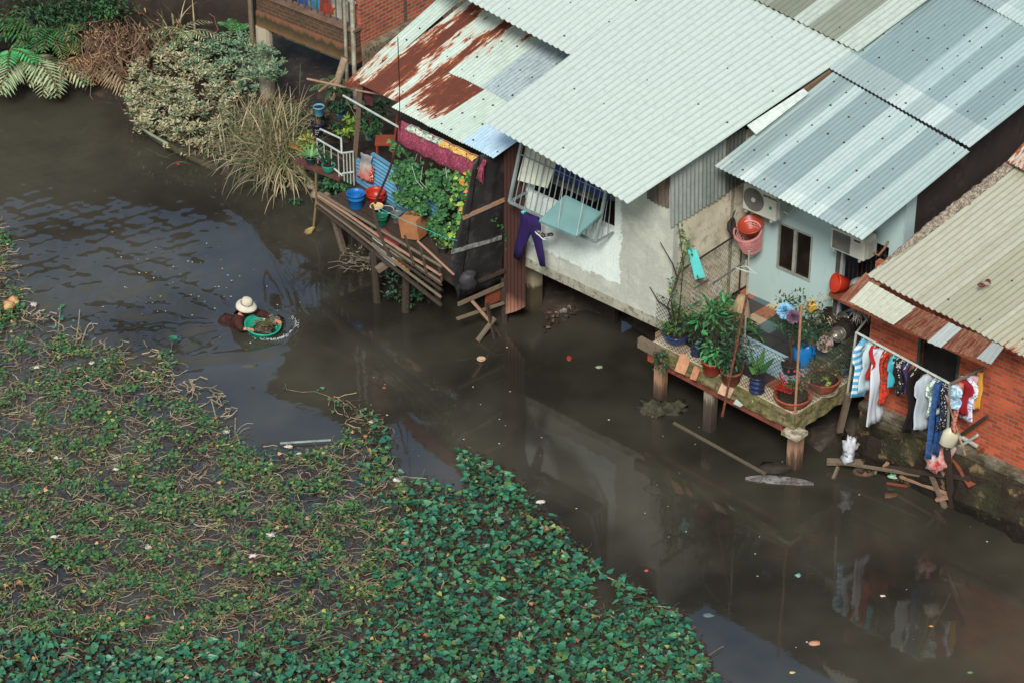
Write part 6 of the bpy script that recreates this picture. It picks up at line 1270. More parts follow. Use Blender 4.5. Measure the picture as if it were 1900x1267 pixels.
# ---- jug and red white bag lodged by the rack leg
jg=thing('plastic_jug','cream plastic jug wedged beside the leg of the white clothes rack','jug',P(1752,820,1.55)); c=P(1756,826,1.62); R=Matrix.Rotation(.25,3,'Y'); mb=MB(); mb.lathe([(.09,0),(.125,.03),(.13,.26),(.09,.33),(.045,.36),(.045,.40),(.001,.40)],c,16,R=R,sx=1.15,sy=.75); mb.build('body',plastic((206,200,176)),jg,smooth=True); mb=MB(); mb.lathe([(.05,.395),(.05,.44),(.001,.44)],c,10,R=R); mb.build('cap',plastic((190,60,50)),jg)
mb=MB(); c=P(1738,846,1.15); mb.blob(c,.20,.16,.26,0,4,.5,16,10,2.2); mb.blob(c+V((.16,.05,.10)),.14,.12,.24,0,8,.5,12,8); one(mb,'plastic_bag',[M((190,52,48),(214,204,200),.5,5,name='red_white_bag')],'torn red and white bag hanging under the blue jeans','bag',smooth=True)
# ---- timber debris
def deb(pts,wd,h,mt,label,nm='timber',cat='timber'):
    lift=lambda x,y,z:max(z,(887+.45*(x-1642)-y)/84 if y>815+.45*(x-1642) else (872+.45*(x-1642)-y)/84) if x>1600 else z
    mb=MB(); a,b=[P(x,y,lift(x,y,z)) for x,y,z in pts]; mb.beam(a,b,wd,h,tw=.2); return one(mb,nm,mt,label,cat)
WGRN=woodmat('greenish_wood',(118,128,96),(140,148,116),(90,84,64))
deb(((1534,856,.12),(1602,858,.16)),.11,.07,WOOD,'short thick pale plank, leftmost end of the debris in the water','plank','plank')
deb(((1555,857,.22),(1712,882,.30)),.045,.045,WOOD,'long thin brown pole reaching left from the debris under the rack','pole','pole')
deb(((1640,866,.30),(1800,888,.34)),.07,.06,WOODD,'long dark grey board in the middle of the debris','plank','plank')
deb(((1570,853,.2),(1592,824,.62)),.07,.05,WGRN,'greenish slat leaning up beside the white rubbish bag','slat','slat')
deb(((1555,866,.1),(1546,888,.0)),.05,.05,WOOD,'small stick poking out of the water below the pale plank','stick','stick')
deb(((1671,883,.18),(1762,916,.16)),.06,.05,WOODP,'pale pole sloping to the corner of the debris','pole','pole')
deb(((1727,876,.30),(1754,942,-.02)),.09,.06,WOOD,'grey plank standing askew with its foot in the water','plank','plank')
deb(((1738,926,.10),(1788,914,.18)),.08,.06,WOODP,'short pale plank across the foot of the askew plank','plank','plank')
deb(((1787,842,.95),(1764,912,.05)),.05,.05,WOODR,'thin rusty pole leaning beside the clothes rack','pole','pole')
deb(((1757,832,1.45),(1766,940,-.25)),.09,.08,WOODD,'dark upright post carrying the clothes rack corner','post','post')
deb(((1775,848,.85),(1806,900,.2)),.20,.03,WOODR,'wide red brown board leaning against the footing','board','board')
deb(((1742,856,.7),(1758,880,.3)),.16,.03,WOODP,'pinkish board piece behind the dark post','board','board')
deb(((1763,838,1.05),(1813,807,1.25)),.06,.045,PVC,'white painted bar, lower of the crossed pair beside the brick wall','bar','bar')
deb(((1774,804,1.4),(1814,828,1.1)),.05,.035,PVC,'white painted bar, upper of the crossed pair beside the brick wall','bar','bar')
deb(((1785,805,1.35),(1832,772,1.75)),.06,.06,WOODD,'dark pipe sticking out of the brick wall','pipe','pipe')
deb(((1790,855,.8),(1826,832,1.0)),.04,.04,WOODR,'thin brown rod lying against the footing','rod','rod')
deb(((1690,868,.25),(1740,852,.6)),.05,.05,WOODD,'dark branch rising behind the long board','branch','branch')
deb(((1640,866,.32),(1648,857,.42)),.03,.06,WOODP,'little pink block on the long brown pole','block','block')
deb(((1645,896,.03),(1685,902,.03)),.04,.03,WOODR,'thin rusty rod awash in front of the debris','rod','rod')
mb=MB(); c=P(1577,830,.55); mb.blob(c,.13,.12,.20,0,3,.55,16,10,2.6); mb.blob(c+V((-.03,-.03,-.2)),.10,.1,.1,0,9,.5); one(mb,'plastic_bag',M((206,208,216),(170,172,186),.45,8,.4,20,name='white_bag'),'white rubbish bag on the mud under the right end of the deck','bag',smooth=True)
mb=MB(); mb.blob(P(1606,872,.02),.22,.14,.10,0,3,.4); one(mb,'stone',M((120,92,74),(92,70,58),.9,8),'brown stone awash beside the long brown pole','stone',smooth=True)
mb=MB(); mb.blob(P(1650,920,-.02),.16,.10,.05,0,6,.4); one(mb,'stone',M((110,74,58),(80,60,50),.9,8),'reddish stone just under the water below the debris','stone',smooth=True)
mb=MB(); mb.blob(P(1656,882,.12),.09,.06,.06,0,6,.5); one(mb,'plastic_bag',M((110,170,120),(190,206,200),.5,12),'green and white scrap caught on the debris poles','bag',smooth=True)
mb=MB(); mb.blob(P(1620,800,.25),.5,.35,.25,0,5,.5,14,8); mb.blob(P(1670,850,.15),.45,.3,.2,0,9,.5,14,8); o=mb.build('mud_heap',MUD,smooth=True); struct(o)
mb=MB()
for k in range(50):
    x=rnd.uniform(1565,1720); y=rnd.uniform(800,880); mb.blob(P(x,y,.1+.1*rnd.random()),rnd.uniform(.03,.08),rnd.uniform(.03,.07),rnd.uniform(.02,.05),rnd.choice((0,0,0,1,2)),k,.5,6,4)
o=mb.build('rubble',[M((70,58,50),(50,42,38)),M((120,108,96),(90,80,70)),M((96,66,52),(80,56,46))]); tag(o,'small stones and litter on the mud under the deck and rack','rubble',kind='stuff')
mb=MB()
for k in range(46):
    x=rnd.uniform(1005,1110); y=600-(x-1005)*.55+rnd.gauss(0,10); mb.blob(P(x,y,.08),rnd.uniform(.02,.07),rnd.uniform(.02,.06),rnd.uniform(.015,.05),rnd.choice((0,0,0,1,2)),k,.5,6,4)
o=mb.build('rubble',[M((70,58,50),(50,42,38)),M((150,140,126),(110,100,90)),M((120,80,62),(90,66,54))]); tag(o,'small stones and litter on the bank under the white walled house','rubble',kind='stuff')
# board and plank in the water below the deck
deb(((1250,785,.0),(1420,880,.0)),.06,.05,woodmat('pale_wet_beam',(84,74,62),(100,90,76),(66,58,50)),'long half sunk beam running along the water under the deck','beam','beam')
bt=MB(); a=P(1383,886,.03); b=P(1510,896,.03); 
mid=[a.lerp(b,k/12) for k in range(13)]; wdt=[.02,.07,.10,.12,.13,.135,.135,.13,.12,.11,.09,.06,.02]; nn=V((0,0,1)).cross((b-a).normalized())
bt.plate([p+nn*w for p,w in zip(mid,wdt)]+[p-nn*w*.5 for p,w in list(zip(mid,wdt))[::-1]],V((0,0,1)),.05); one(bt,'float_board',M((150,148,150),(104,96,96),.7,6,.3,20,c3=(70,62,60)),'pale pointed board floating below the corner deck post','board')
mb=MB(); mb.blob(P(1440,868,.0),.32,.16,.07,0,3,.4); one(mb,'stone',M((60,52,46),(44,38,34),.9),'dark stone beside the foot of the corner deck post','stone',smooth=True)
# ---- trousers and shoes hanging under the window cage
tr=thing('purple_trousers','dark purple trousers hanging from the window cage on the white wall','trousers',WF.at(985,490,.5)); pw=lambda x,y,o=.5: WF.at(x,y,o)
def tubeflat(mb,pts,ws,flat=.35,n=10,nn=None):
    nn=nn or WF.n; vs=[];k=len(pts)
    for i,p in enumerate(pts):
        d=(pts[min(i+1,k-1)]-pts[max(i-1,0)]).normalized(); x=d.cross(nn).normalized()
        for j in range(n): a=2*PI*j/n; vs.append(p+x*ws[i]*math.cos(a)*(1+.08*mnoise.noise(p*6))+nn*ws[i]*flat*math.sin(a)*(1+.6*mnoise.noise(p*9+V((j,0,0)))))
    fs=[(i*n+j,i*n+(j+1)%n,(i+1)*n+(j+1)%n,(i+1)*n+j) for i in range(k-1) for j in range(n)]+[tuple(range(n-1,-1,-1)),tuple((k-1)*n+j for j in range(n))]
    mb.add(vs,fs)
PUR=clothmat((50,36,88),(40,30,70)); mb=MB(); tubeflat(mb,[pw(982,398),pw(980,410),pw(975,425),pw(970,440),pw(963,460),pw(958,480)],[.17,.19,.15,.12,.10,.075]); tubeflat(mb,[pw(988,400),pw(990,415),pw(994,430),pw(998,450),pw(1003,472),pw(1007,494)],[.15,.17,.14,.105,.095,.07]); mb.build('legs',PUR,tr,smooth=True)
mb=MB(); mb.tube([pw(966,394),pw(975,399),pw(985,402),pw(1000,406)],.03,6); mb.build('waistband',clothmat((44,32,80)),tr)
mb=MB(); mb.blob(pw(972,394,.52),.05,.03,.03); mb.build('peg',plastic((90,200,190)),tr)
sh=thing('hanging_shoes','pair of black and white shoes dangling by laces under the pale blue flap','shoes',pw(1012,438))
for (x,y,a) in ((1004,434,.3),(1016,437,-.5)):
    R=Matrix.Rotation(rd(-43),3,'Z')@Matrix.Rotation(a,3,'Y'); c=pw(x,y,.52); mb=MB(); mb.blob(c,.0,.0,.0) if False else None
    vs=MB(); vs.lathe([(.001,-.13),(.03,-.125),(.045,-.08),(.04,0),(.05,.06),(.045,.11),(.001,.13)],c,12,R=R@Matrix.Rotation(rd(90),3,'Y'),sx=.8); s_=vs.build('shoe',M((44,42,44),(60,58,60),.6,9,c3=(200,200,196),name='shoe_leather'),sh,smooth=True)
    vs=MB(); vs.lathe([(.001,-.135),(.035,-.13),(.05,-.08),(.045,0),(.055,.06),(.05,.115),(.001,.135)],c-V((0,0,.035)),12,R=R@Matrix.Rotation(rd(90),3,'Y')@Matrix.Scale(.4,3,V((1,0,0))),sx=1); vs.build('sole',plastic((226,226,220)),s_,smooth=True)
    mb=MB(); mb.tube([c,pw(x+2,y-20,.5)],.004,4); mb.build('lace',PVC,s_)
# ============================================================ WADER WITH TUB
def skinmesh(name,joints,edges,mats,parent,sub=2,loc=(0,0,0)):
    bm=bmesh.new(); sk=bm.verts.layers.skin.verify(); vs=[]
    for (p,rx) in joints:
        v=bm.verts.new(V(p)-V(loc)); rr=rx if isinstance(rx,tuple) else (rx,rx); v[sk].radius=rr; vs.append(v)
    for a,b in edges: bm.edges.new((vs[a],vs[b]))
    bm.verts.ensure_lookup_table(); vs[0][sk].use_root=True
    me=bpy.data.meshes.new(name); bm.to_mesh(me); bm.free()
    for m_ in mats: me.materials.append(m_)
    o=bpy.data.objects.new(name,me); COL.objects.link(o)
    if parent: o.parent=parent
    md=o.modifiers.new('skin','SKIN'); md.use_smooth_shade=True
    md=o.modifiers.new('sub','SUBSURF'); md.levels=sub; md.render_levels=sub
    return o
SKIN=M((196,140,112),(182,122,96),.55,14,.05,name='skin')
wl=V((PER.x,PER.y,0)); 
per=thing('person','person in dark red shirt and broad white hat wading chest deep, pushing a tub','person',wl)
tubc=P(487,609,.06); fwd=(tubc-wl); fwd.z=0; fwd.normalize(); lef=V((-fwd.y,fwd.x,0))   # facing the tub
bx=wl-fwd*.02
pel=bx-fwd*.26+V((0,0,-.22)); sp1=bx-fwd*.14+V((0,0,-.02)); chest=bx+V((0,0,.16)); neck=bx+fwd*.07+V((0,0,.30)); hd0=bx+fwd*.11+V((0,0,.37)); hd1=bx+fwd*.135+V((0,0,.44)); hd2=bx+fwd*.14+V((0,0,.52))
nose=bx+fwd*.265+V((0,0,.42))
shR=bx+fwd*.03-lef*.18+V((0,0,.20)); shL=bx+fwd*.03+lef*.18+V((0,0,.20))
haR=P(464,611,.15); haL=P(516,596,.17)
elR=shR.lerp(haR,.48)-lef*.10-V((0,0,.03)); elL=shL.lerp(haL,.48)+lef*.10-V((0,0,.02))
J=[(pel,.15),(sp1,(.15,.12)),(chest,(.16,.12)),(neck,.055),(hd0,.075),(hd1,.095),(hd2,.085),(nose,.016),(shR,.075),(elR,.045),(haR-(haR-elR).normalized()*.07,.030),(shL,.075),(elL,.045),(haL-(haL-elL).normalized()*.07,.030)]
E=[(0,1),(1,2),(2,3),(3,4),(4,5),(5,6),(5,7),(2,8),(8,9),(9,10),(2,11),(11,12),(12,13)]
def hand(wi,wpos,tip,side):
    """palm, four bent fingers of different length and a thumb"""
    d=(tip-wpos).normalized(); x=d.cross(V((0,0,1))).normalized()*side; dn=V((0,0,-1))
    pk=wpos+d*.055; J.append((pk,(.036,.018))); pi_=len(J)-1; E.append((wi,pi_))
    for k,(o,l) in enumerate(((-.032,.062),(-.011,.075),(.011,.070),(.032,.055))):
        b=pk+d*.035+x*o; J.append((b,.0095)); i0=len(J)-1; E.append((pi_,i0))
        J.append((b+d*l*.5+dn*.012,.009)); E.append((i0,i0+1)); J.append((b+d*l*.75+dn*l*.65,.0075)); E.append((i0+1,i0+2))
    t0=wpos+d*.03-x*.045; J.append((t0,.011)); i0=len(J)-1; E.append((pi_,i0)); J.append((t0+d*.045-x*.015+dn*.02,.009)); E.append((i0,i0+1))
hand(10,J[10][0],haR+(haR-elR)*.1,1); hand(13,J[13][0],haL+(haL-elL)*.1,-1)
skinmesh('body',J,E,[SKIN],per,2,wl)
SHIRT=clothmat((74,42,38),(46,30,28),'patch')
JS=[(pel,.185),(sp1,(.185,.15)),(chest,(.205,.17)),(neck-V((0,0,.03))-fwd*.025,.092),(shR,.118),(elR,.072),(elR.lerp(haR,.45),.055),(shL,.118),(elL,.072),(elL.lerp(haL,.40),.055)]
skinmesh('shirt',JS,[(0,1),(1,2),(2,3),(2,4),(4,5),(5,6),(2,7),(7,8),(8,9)],[SHIRT],per,2,wl)
mb=MB(); b0=pel-fwd*.05; mb.blob(V((b0.x,b0.y,.03))-fwd*.02,.15,.12,.07,0,3,.4,14,8); mb.build('shirt_tail',SHIRT,per,smooth=True)
mb=MB(); mb.blob(hd1-fwd*.035+V((0,0,-.02)),.10,.105,.13,0,2,.05,14,10); mb.blob(hd0-fwd*.02-V((0,0,.03)),.095,.105,.11,0,4,.08,14,10); mb.build('hair',M((30,24,22),(22,18,17),.6),per,smooth=True)
HAT=M((214,206,190),(198,188,170),.9,9,.3,60,name='straw_hat'); tilt=Matrix.Rotation(.22,3,lef)
hc=hd2+V((0,0,-.01)); mb=MB(); pr=[]
mb.lathe([(.205,-.075),(.19,-.045),(.15,-.015),(.108,.0),(.105,.01),(.102,.055),(.09,.095),(.055,.118),(.001,.125)],hc,30,R=tilt,wob=.03); ht=mb.build('hat',HAT,per,smooth=True,solid=.006)
mb=MB(); mb.tube([hc+tilt@V((.107*math.cos(a),.107*math.sin(a),.012)) for a in [2*PI*i/28 for i in range(29)]],.011,6,cap=False); mb.build('hat_band',M((120,118,112),(96,94,90)),ht)
mb=MB(); s_=hc+tilt@V((.02,-.115,.012)); mb.blob(s_,.014,.012,.035,0,1); mb.build('hat_knot',PVC,ht,smooth=True)
tb=thing('floating_tub','turquoise green round plastic tub pushed along by the wading person','tub',tubc-V((0,0,.06))); Rt=Matrix.Rotation(.13,3,V((.6,.8,0)))
TUB=plastic((40,170,140),.35); mb=MB(); mb.lathe([(.20,-.10),(.27,-.05),(.325,.08),(.345,.10),(.35,.115),(.34,.125),(.32,.115),(.30,.08),(.24,-.04),(.001,-.05)],(0,0,.04),40,R=Rt); mb.build('bowl',TUB,tb,smooth=True,world=False)
ct=thing('wet_net','brown green heap of net and weed lying in the turquoise tub','net',tubc); mb=MB(); mb.blob(tubc+V((.02,.02,-.02)),.20,.17,.06,0,3,.6,20,10,3); mb.blob(tubc+V((.22,.14,.08)),.15,.10,.10,0,5,.5,12,8,2.4); mb.build('net',M((74,68,54),(48,42,36),.6,14,.8,30,c3=(122,112,88),name='wet_net'),ct,smooth=True)
mb=MB()
for k in range(26): p=tubc+V((rnd.gauss(.03,.09),rnd.gauss(.03,.08),.08+.03*rnd.random())); mb.tube([p,p+V((rnd.gauss(0,.05),rnd.gauss(0,.05),.015)),p+V((rnd.gauss(0,.09),rnd.gauss(0,.09),-.01))],.006,3)
mb.build('weed_strands',[M((120,112,80),(84,80,58))],ct)
# ============================================================ FLOATING THINGS
def floaty(x,y,rx,ry,rz,mt,label,nm='float_scrap',cat='scrap',seed=1,z=.0):
    mb=MB(); mb.blob(P(x,y,z),rx,ry,rz,0,seed,.3,10,6); return one(mb,nm,mt,label,cat,smooth=True)
cc=MB(); cc.lathe([(.045,.0),(.07,.01),(.085,.03),(.075,.045),(.05,.03),(.001,.02)],P(893,668,0),18); one(cc,'coconut_half',[M((206,180,150),(170,130,100),.8,9)],'floating half coconut shell below the broken bracing','coconut',smooth=True)
floaty(1056,664,.05,.09,.02,M((170,66,46),(140,50,38)),'orange red scrap floating under the white walled house',seed=3)
floaty(1112,681,.07,.05,.025,M((170,180,150),(110,120,90)),'pale green scrap floating under the white walled house',seed=4)
floaty(713,719,.035,.03,.015,M((196,70,56),(160,56,44)),'tiny red scrap floating in mid channel above the creeper point',seed=5)
floaty(1199,1058,.035,.03,.015,M((206,90,66),(180,80,60)),'tiny orange scrap floating right of the creeper edge',seed=6)
floaty(1512,1193,.10,.06,.03,M((196,140,120),(170,120,100)),'pinkish scrap floating at the bottom of the river',seed=7)
floaty(1314,1141,.10,.06,.02,M((96,112,116),(84,98,104)),'dull grey plastic piece floating by the right tip of the creeper',seed=8)
floaty(1481,1067,.05,.05,.02,M((120,170,160),(100,140,130)),'pale turquoise scrap in the middle of the lower river',seed=9)
floaty(1470,1247,.05,.03,.012,M((206,196,120),(170,160,90)),'yellow leaf floating at the bottom right of the river','fallen_leaf','leaf',10)
floaty(1800,1247,.05,.03,.012,M((110,150,80),(90,120,66)),'green leaf floating at the bottom right of the river','fallen_leaf','leaf',11)
floaty(1638,1105,.05,.025,.012,M((214,206,196),(180,170,160)),'white sliver floating in the right part of the river',seed=12)
floaty(1728,1161,.04,.02,.01,M((206,160,90),(180,130,70)),'orange leaf floating at the right of the river','fallen_leaf','leaf',13)
floaty(331,305,.04,.035,.015,M((170,50,44),(140,40,36)),'small red scrap floating left of the sunken log',seed=14)
mb=MB()
for k in range(150):
    if k<60: x=rnd.gauss(300,70); y=rnd.gauss(520,45)
    elif k<95: x=rnd.gauss(430,60); y=rnd.gauss(560,40)
    else: x=rnd.uniform(600,1890); y=600+rnd.uniform(0,1)*(max(20,.55*(x-600)))+rnd.uniform(20,260)
    s=rnd.uniform(.006,.018); mb.blob(P(x,y,.008),s*1.4,s,.006,rnd.choice((0,0,1,2)),k,.2,5,3)
o=mb.build('foam_specks',[M((206,206,200),name='foam'),M((170,160,120)),M((130,120,104))],smooth=True); tag(o,'tiny foam flecks and bits of litter drifting on the river','litter',kind='stuff')
mb=MB(); c=P(500,606,0)
for k in range(420):
    a=rnd.gauss(-.75,.55); rr_=.50+rnd.gauss(0,.022); s=rnd.uniform(.004,.012); mb.blob(c+V((rr_*math.cos(a),rr_*math.sin(a)*.98,.035)),s,s,s*.6,0,k,.1,5,3)
o=mb.build('bow_foam',[M((196,200,204),name='foam_white')],smooth=True); tag(o,'white froth along the bow wave of the turquoise tub','foam',kind='stuff')
# white stick and litter in the creeper
mb=MB(); mb.tube([P(520,822,.05),P(614,816,.05)],.022,7); one(mb,'white_stick',M((150,158,156),(120,126,122),.6,9),'straight white stick at the water edge of the creeper bay','stick')
r=random.Random(41)
LIT=[(215,870,'white scrap among the runners at the left of the creeper, upper one'),(57,835,'pale bottle scrap near the left edge of the creeper'),(108,848,'small pinkish scrap right of the pale bottle scrap'),(103,995,'crumpled white leaf near the left edge of the creeper'),(275,1015,'white flake in the left middle of the creeper'),(470,1030,'round white scrap with a dark mark in the middle of the creeper'),(503,992,'white triangle scrap in the centre of the creeper'),(555,841,'bright white scrap below the straight white stick'),(536,828,'blue white scrap at the left end of the straight white stick'),(735,890,'white scrap with dark spots on the creeper shore facing the channel'),(690,782,'cream scrap on the narrow creeper tongue'),(780,965,'pale pinkish scrap in the upper right of the creeper'),(1005,930,'white scrap on the creeper edge beside the channel'),(24,560,'round yellowish fruit on the left edge of the creeper'),(16,568,'pinkish scrap beside the round yellowish fruit'),(67,681,'white scrap in the upper left of the creeper'),(170,673,'white sliver in the upper left part of the creeper'),(62,565,'tiny pink scrap at the left water edge'),(315,1262,'pale pointed leaf scrap at the bottom edge of the picture'),(420,800,'white flake on the pale runners at the bay')]
for i,(x,y,lb) in enumerate(LIT):
    mb=MB(); R_=(.11 if 'fruit' in lb else r.uniform(.04,.07)); mb.blob(P(x,y,.10),R_,R_*r.uniform(.5,1),R_*(.9 if 'fruit' in lb else .3),0,i,.45 if 'fruit' in lb else .9,12,7,2.8); one(mb,'litter_scrap' if 'fruit' not in lb else 'fruit',M([(214,210,200),(206,196,180),(220,200,186)][i%3] if 'fruit' not in lb else (200,180,120),None if 'fruit' not in lb else (190,110,90),.6,9),lb,'litter' if 'fruit' not in lb else 'fruit',smooth=True)
# ============================================================ BANK VEGETATION
r=random.Random(61)
lgp=thing('sunken_log','long dark log with a green underside lying at the water edge below the pale shrub','log',P(330,275,0)); mb=MB(); pts=[P(258,238,.10),P(300,264,.10),P(350,290,.08),P(402,316,.03)]; mb.tube(pts,[.05,.075,.085,.07],9); mb.build('trunk',M((70,66,48),(52,56,36),.85,5,.4,20,c3=(84,64,54),name='mossy_log'),lgp,smooth=True)
mb=MB(); mb.tube([P(256,234,.2),P(282,251,.2),P(312,268,.17)],[.028,.032,.03],8); one(mb,'bamboo_pole',M((150,160,136),(120,130,108),.6),'pale green bamboo pole on top of the sunken log','pole',smooth=True)
mb=MB(); mb.tube([P(345,275,.18),P(380,295,.12),P(408,318,.05)],[.05,.055,.05],8); one(mb,'sunken_log',WOODD,'short brown log lying against the long sunken log','log',smooth=True)
VAR=leafmat('variegated_leaf',[(156,150,118),(134,138,102),(172,162,132),(102,116,86),(146,140,108),(184,172,146)])
VARG=leafmat('grey_green_leaf',[(96,124,98),(110,138,106),(84,112,90),(130,150,118),(74,100,80)])
sb=thing('variegated_shrub','broad cream and green leaved shrub overhanging the water at the upper left','shrub',P(360,240,.2)); mb=MB(); st=MB()
for k in range(5200):
    x=r.uniform(225,530); y=r.uniform(62,275)
    if not inside(x+30*fld(x,y,.05,31),y+24*fld(x,y,.05,37),[(232,180),(236,130),(290,90),(340,78),(400,62),(455,60),(490,82),(530,112),(520,135),(480,160),(440,190),(430,230),(400,262),(330,270),(290,240),(255,225)]): continue
    if fld(x,y,.034,4.0)< -.12+.10*(y>215) and r.random()<.9: continue
    z=.35+.55*max(0,min(1,(255-y)/150))+.28*fld(x,y,.03,9.0)+r.uniform(-.12,.18)
    z+=.95*max(0,min(1,(x-425)/60))*max(0,min(1,(190-y)/60)); p=P(x,y,z); gr=1 if r.random()<max(.12,min(.9,(x-330)/190+(150-y)/150)) else 0
    for q in range(4): mb.leaf(p+V((r.gauss(0,.035),r.gauss(0,.035),r.gauss(0,.02))),V((r.uniform(-1,1),r.uniform(-1,.7),r.uniform(0,.8))),V((r.gauss(0,.4),-.3,1)),.085*r.uniform(.7,1.3),.038,gr)
for k in range(60):
    x=r.gauss(375,60);y=r.gauss(180,40); b=P(x+r.gauss(0,10),y+25,.15); st.tube([b,P(x,y,.5)+V((r.gauss(0,.08),0,.0)),P(x+r.gauss(0,8),y-12,.75)],[.014,.011,.006],4)
mb.build('leaves',[VAR,VARG],sb); st.build('stems',WOODD,sb)
DRY=leafmat('dry_reed',[(168,152,120),(140,126,98),(182,166,134),(110,102,76),(126,112,88),(100,104,76),(92,78,62)]); GRR=leafmat('green_reed',[(92,108,72),(108,120,82),(80,94,64)])
def reeds(label,pts,n,L,W,seed,dr=1.1,mats=(DRY,GRR),nm='reed_clump',cat='reeds',spread=.5,p2=.25):
    rr=random.Random(seed); c=P(*pts[0]); t_=thing(nm,label,cat,c); mb=MB()
    for k in range(n):
        x,y,z=rr.choice(pts); p=P(x+rr.gauss(0,13),y+rr.gauss(0,9),z); a=rr.uniform(0,2*PI); spread_=spread*rr.uniform(.2,1.7); L_=L*rr.choice((.5,.8,1,1.1))
        mb.blade(p,V((math.cos(a)*spread_,math.sin(a)*spread_-.12,1)),L_*rr.uniform(.6,1.2),W*rr.uniform(.7,1.2),dr*rr.uniform(.5,1.6),1 if rr.random()<p2 else 0,n=6)
    mb.build('blades',list(mats),t_); return t_
reeds('large clump of dry tan reeds arching over the water beside the plant terrace',[(480,300,.2),(505,320,.2),(525,312,.25),(500,290,.3),(535,295,.35)],680,1.2,.027,3,1.6,spread=.75)
reeds('thin dry reeds standing behind the large reed clump',[(450,250,.4),(475,235,.5),(500,240,.5),(520,255,.5),(440,270,.35),(535,235,.6)],520,.85,.022,4,1.1,spread=.7)
reeds('drooping dry grass leaning from the reed clump into the water',[(505,330,.12),(520,335,.1),(540,325,.15)],70,1.1,.04,5,2.2,spread=.9,p2=.05)
reeds('sparse grass blades left of the reed clump above the logs',[(400,275,.2),(420,285,.2),(380,285,.15)],60,.6,.022,6,1.6,spread=.8)
reeds('tall grass tuft growing behind the pale shrub',[(330,75,.9),(300,95,.8),(315,70,.9)],60,.9,.04,7,1.4)
mb=MB(); foliage(mb,P(470,250,.6),.5,.35,.22,500,.06,.022,44); foliage(mb,P(540,265,.5),.35,.3,.2,260,.06,.03,45); foliage(mb,P(520,200,.6),.6,.5,.25,600,.07,.028,46); foliage(mb,P(570,240,.7),.35,.5,.25,420,.07,.03,47); foliage(mb,P(430,215,.7),.35,.3,.2,260,.06,.025,48); t_=thing('weed_bush','low grey green weeds filling between the shrub and the reeds','weeds',P(480,260,.3)); mb.build('leaves',[leafmat('weed_leaf',[(110,106,78),(90,94,66),(130,122,92),(72,80,56)])],t_); mb=MB(); twigs(mb,P(490,265,.25),[P(470+14*k,240-6*(k%3),.8) for k in range(7)]); mb.build('stems',WOODD,t_)
# ferns and fronds
def frond(mb,st,b,d,L,n,lw,ll,droop,m=0,rr=r):
    p=V(b); dd=V(d).normalized(); pts=[V(p)]; sx=dd.cross(V((0,0,1))).normalized()
    for k in range(n):
        p=p+dd*(L/n); dd=(dd+V((0,0,-droop/n))).normalized(); pts.append(V(p)); f=math.sin(PI*min(1,(k+1.5)/(n+1)))**.6
        for sg in (1,-1): mb.leaf(p,(sx*sg+dd*.7+V((0,0,-.25))).normalized(),V((0,0,1)),ll*f*rr.uniform(.85,1.1),lw,m)
    st.tube(pts,.012,4)
def fern(label,base,n,L,ll,lw,droop,mt,seed,dirs=None,nm='fern',cat='fern',nseg=10,zr=.9):
    rr=random.Random(seed); t_=thing(nm,label,cat,base); mb=MB(); st=MB()
    for k in range(n):
        a=rr.uniform(*(dirs or (0,2*PI))); frond(mb,st,base+V((rr.gauss(0,.06),rr.gauss(0,.06),0)),V((math.cos(a),math.sin(a),zr*rr.uniform(.5,1.2))),L*rr.uniform(.8,1.2),nseg,lw,ll,droop,0,rr)
    mb.build('leaflets',mt,t_); st.build('stalks',M((110,90,60),(84,70,50)),t_)
BRT=leafmat('bright_fern',[(70,150,90),(86,164,98),(54,124,76),(104,176,110)]); PALF=leafmat('pale_frond',[(150,164,128),(128,148,110),(172,176,142),(104,132,96),(186,178,144)]); BRW=leafmat('brown_frond',[(150,112,84),(124,90,68),(170,136,104),(104,78,60)])
fern('bright green fern frond plant at the left edge of the picture',P(20,95,.9),9,.95,.30,.05,1.0,[BRT],3,(-1.6,1.6),zr=.7)
fern('pale long leaved fronds drooping over the water at the upper left',P(50,110,.75),13,1.0,.42,.055,1.5,[PALF],4,(-2.9,-.1),zr=.5)
fern('pale green fronds drooping right of the first drooping ones',P(105,118,.65),10,.9,.36,.05,1.6,[PALF],5,(-2.4,.3),zr=.5)
fern('dark green fern growing high on the bank',P(90,60,1.1),12,1.0,.28,.05,1.2,[GRN],6,(-3,.2))
fern('dry brown fronds curling over the bank beside the pale shrub',P(165,105,.7),11,.95,.30,.04,1.7,[BRW],7,(-2.2,.2),zr=.8)
fern('yellow green fern in the undergrowth above the pale fronds',P(110,85,.9),10,.7,.2,.04,1.3,[leafmat('mid_fern',[(96,116,66),(110,130,76),(80,100,60)])],8,(-3.1,0))
fern('second dark fern at the top of the bank',P(0,45,1.2),10,1.1,.30,.05,1.2,[GRN],9,(-2.6,.4))
fern('drooping brown palm frond hanging near the rusty rock',P(195,120,.6),6,.8,.34,.04,1.8,[leafmat('tan_frond',[(160,140,112),(140,116,92),(120,96,76)])],10,(-1.9,-.2),zr=.4)
mb=MB(); mb.blob(P(225,140,.3),.17,.15,.20,0,4,.4); one(mb,'rusty_rock',M((150,92,64),(120,70,50),.9,5,.5,20),'rust coloured rock between the brown fronds and the pale shrub','rock',smooth=True)
mb=MB(); mb.tube([P(170,125,.4),P(205,152,.25),P(236,164,.1)],[.05,.045,.035],7); one(mb,'bleached_branch',M((196,186,164),(160,146,124)),'bleached branch lying at the water edge beside the pale shrub','branch',smooth=True)
dv=thing('dry_creeper','brown leafless creeper tangle covering the bank behind the pale shrub','creeper',P(220,70,.8)); mb=MB(); lf=MB()
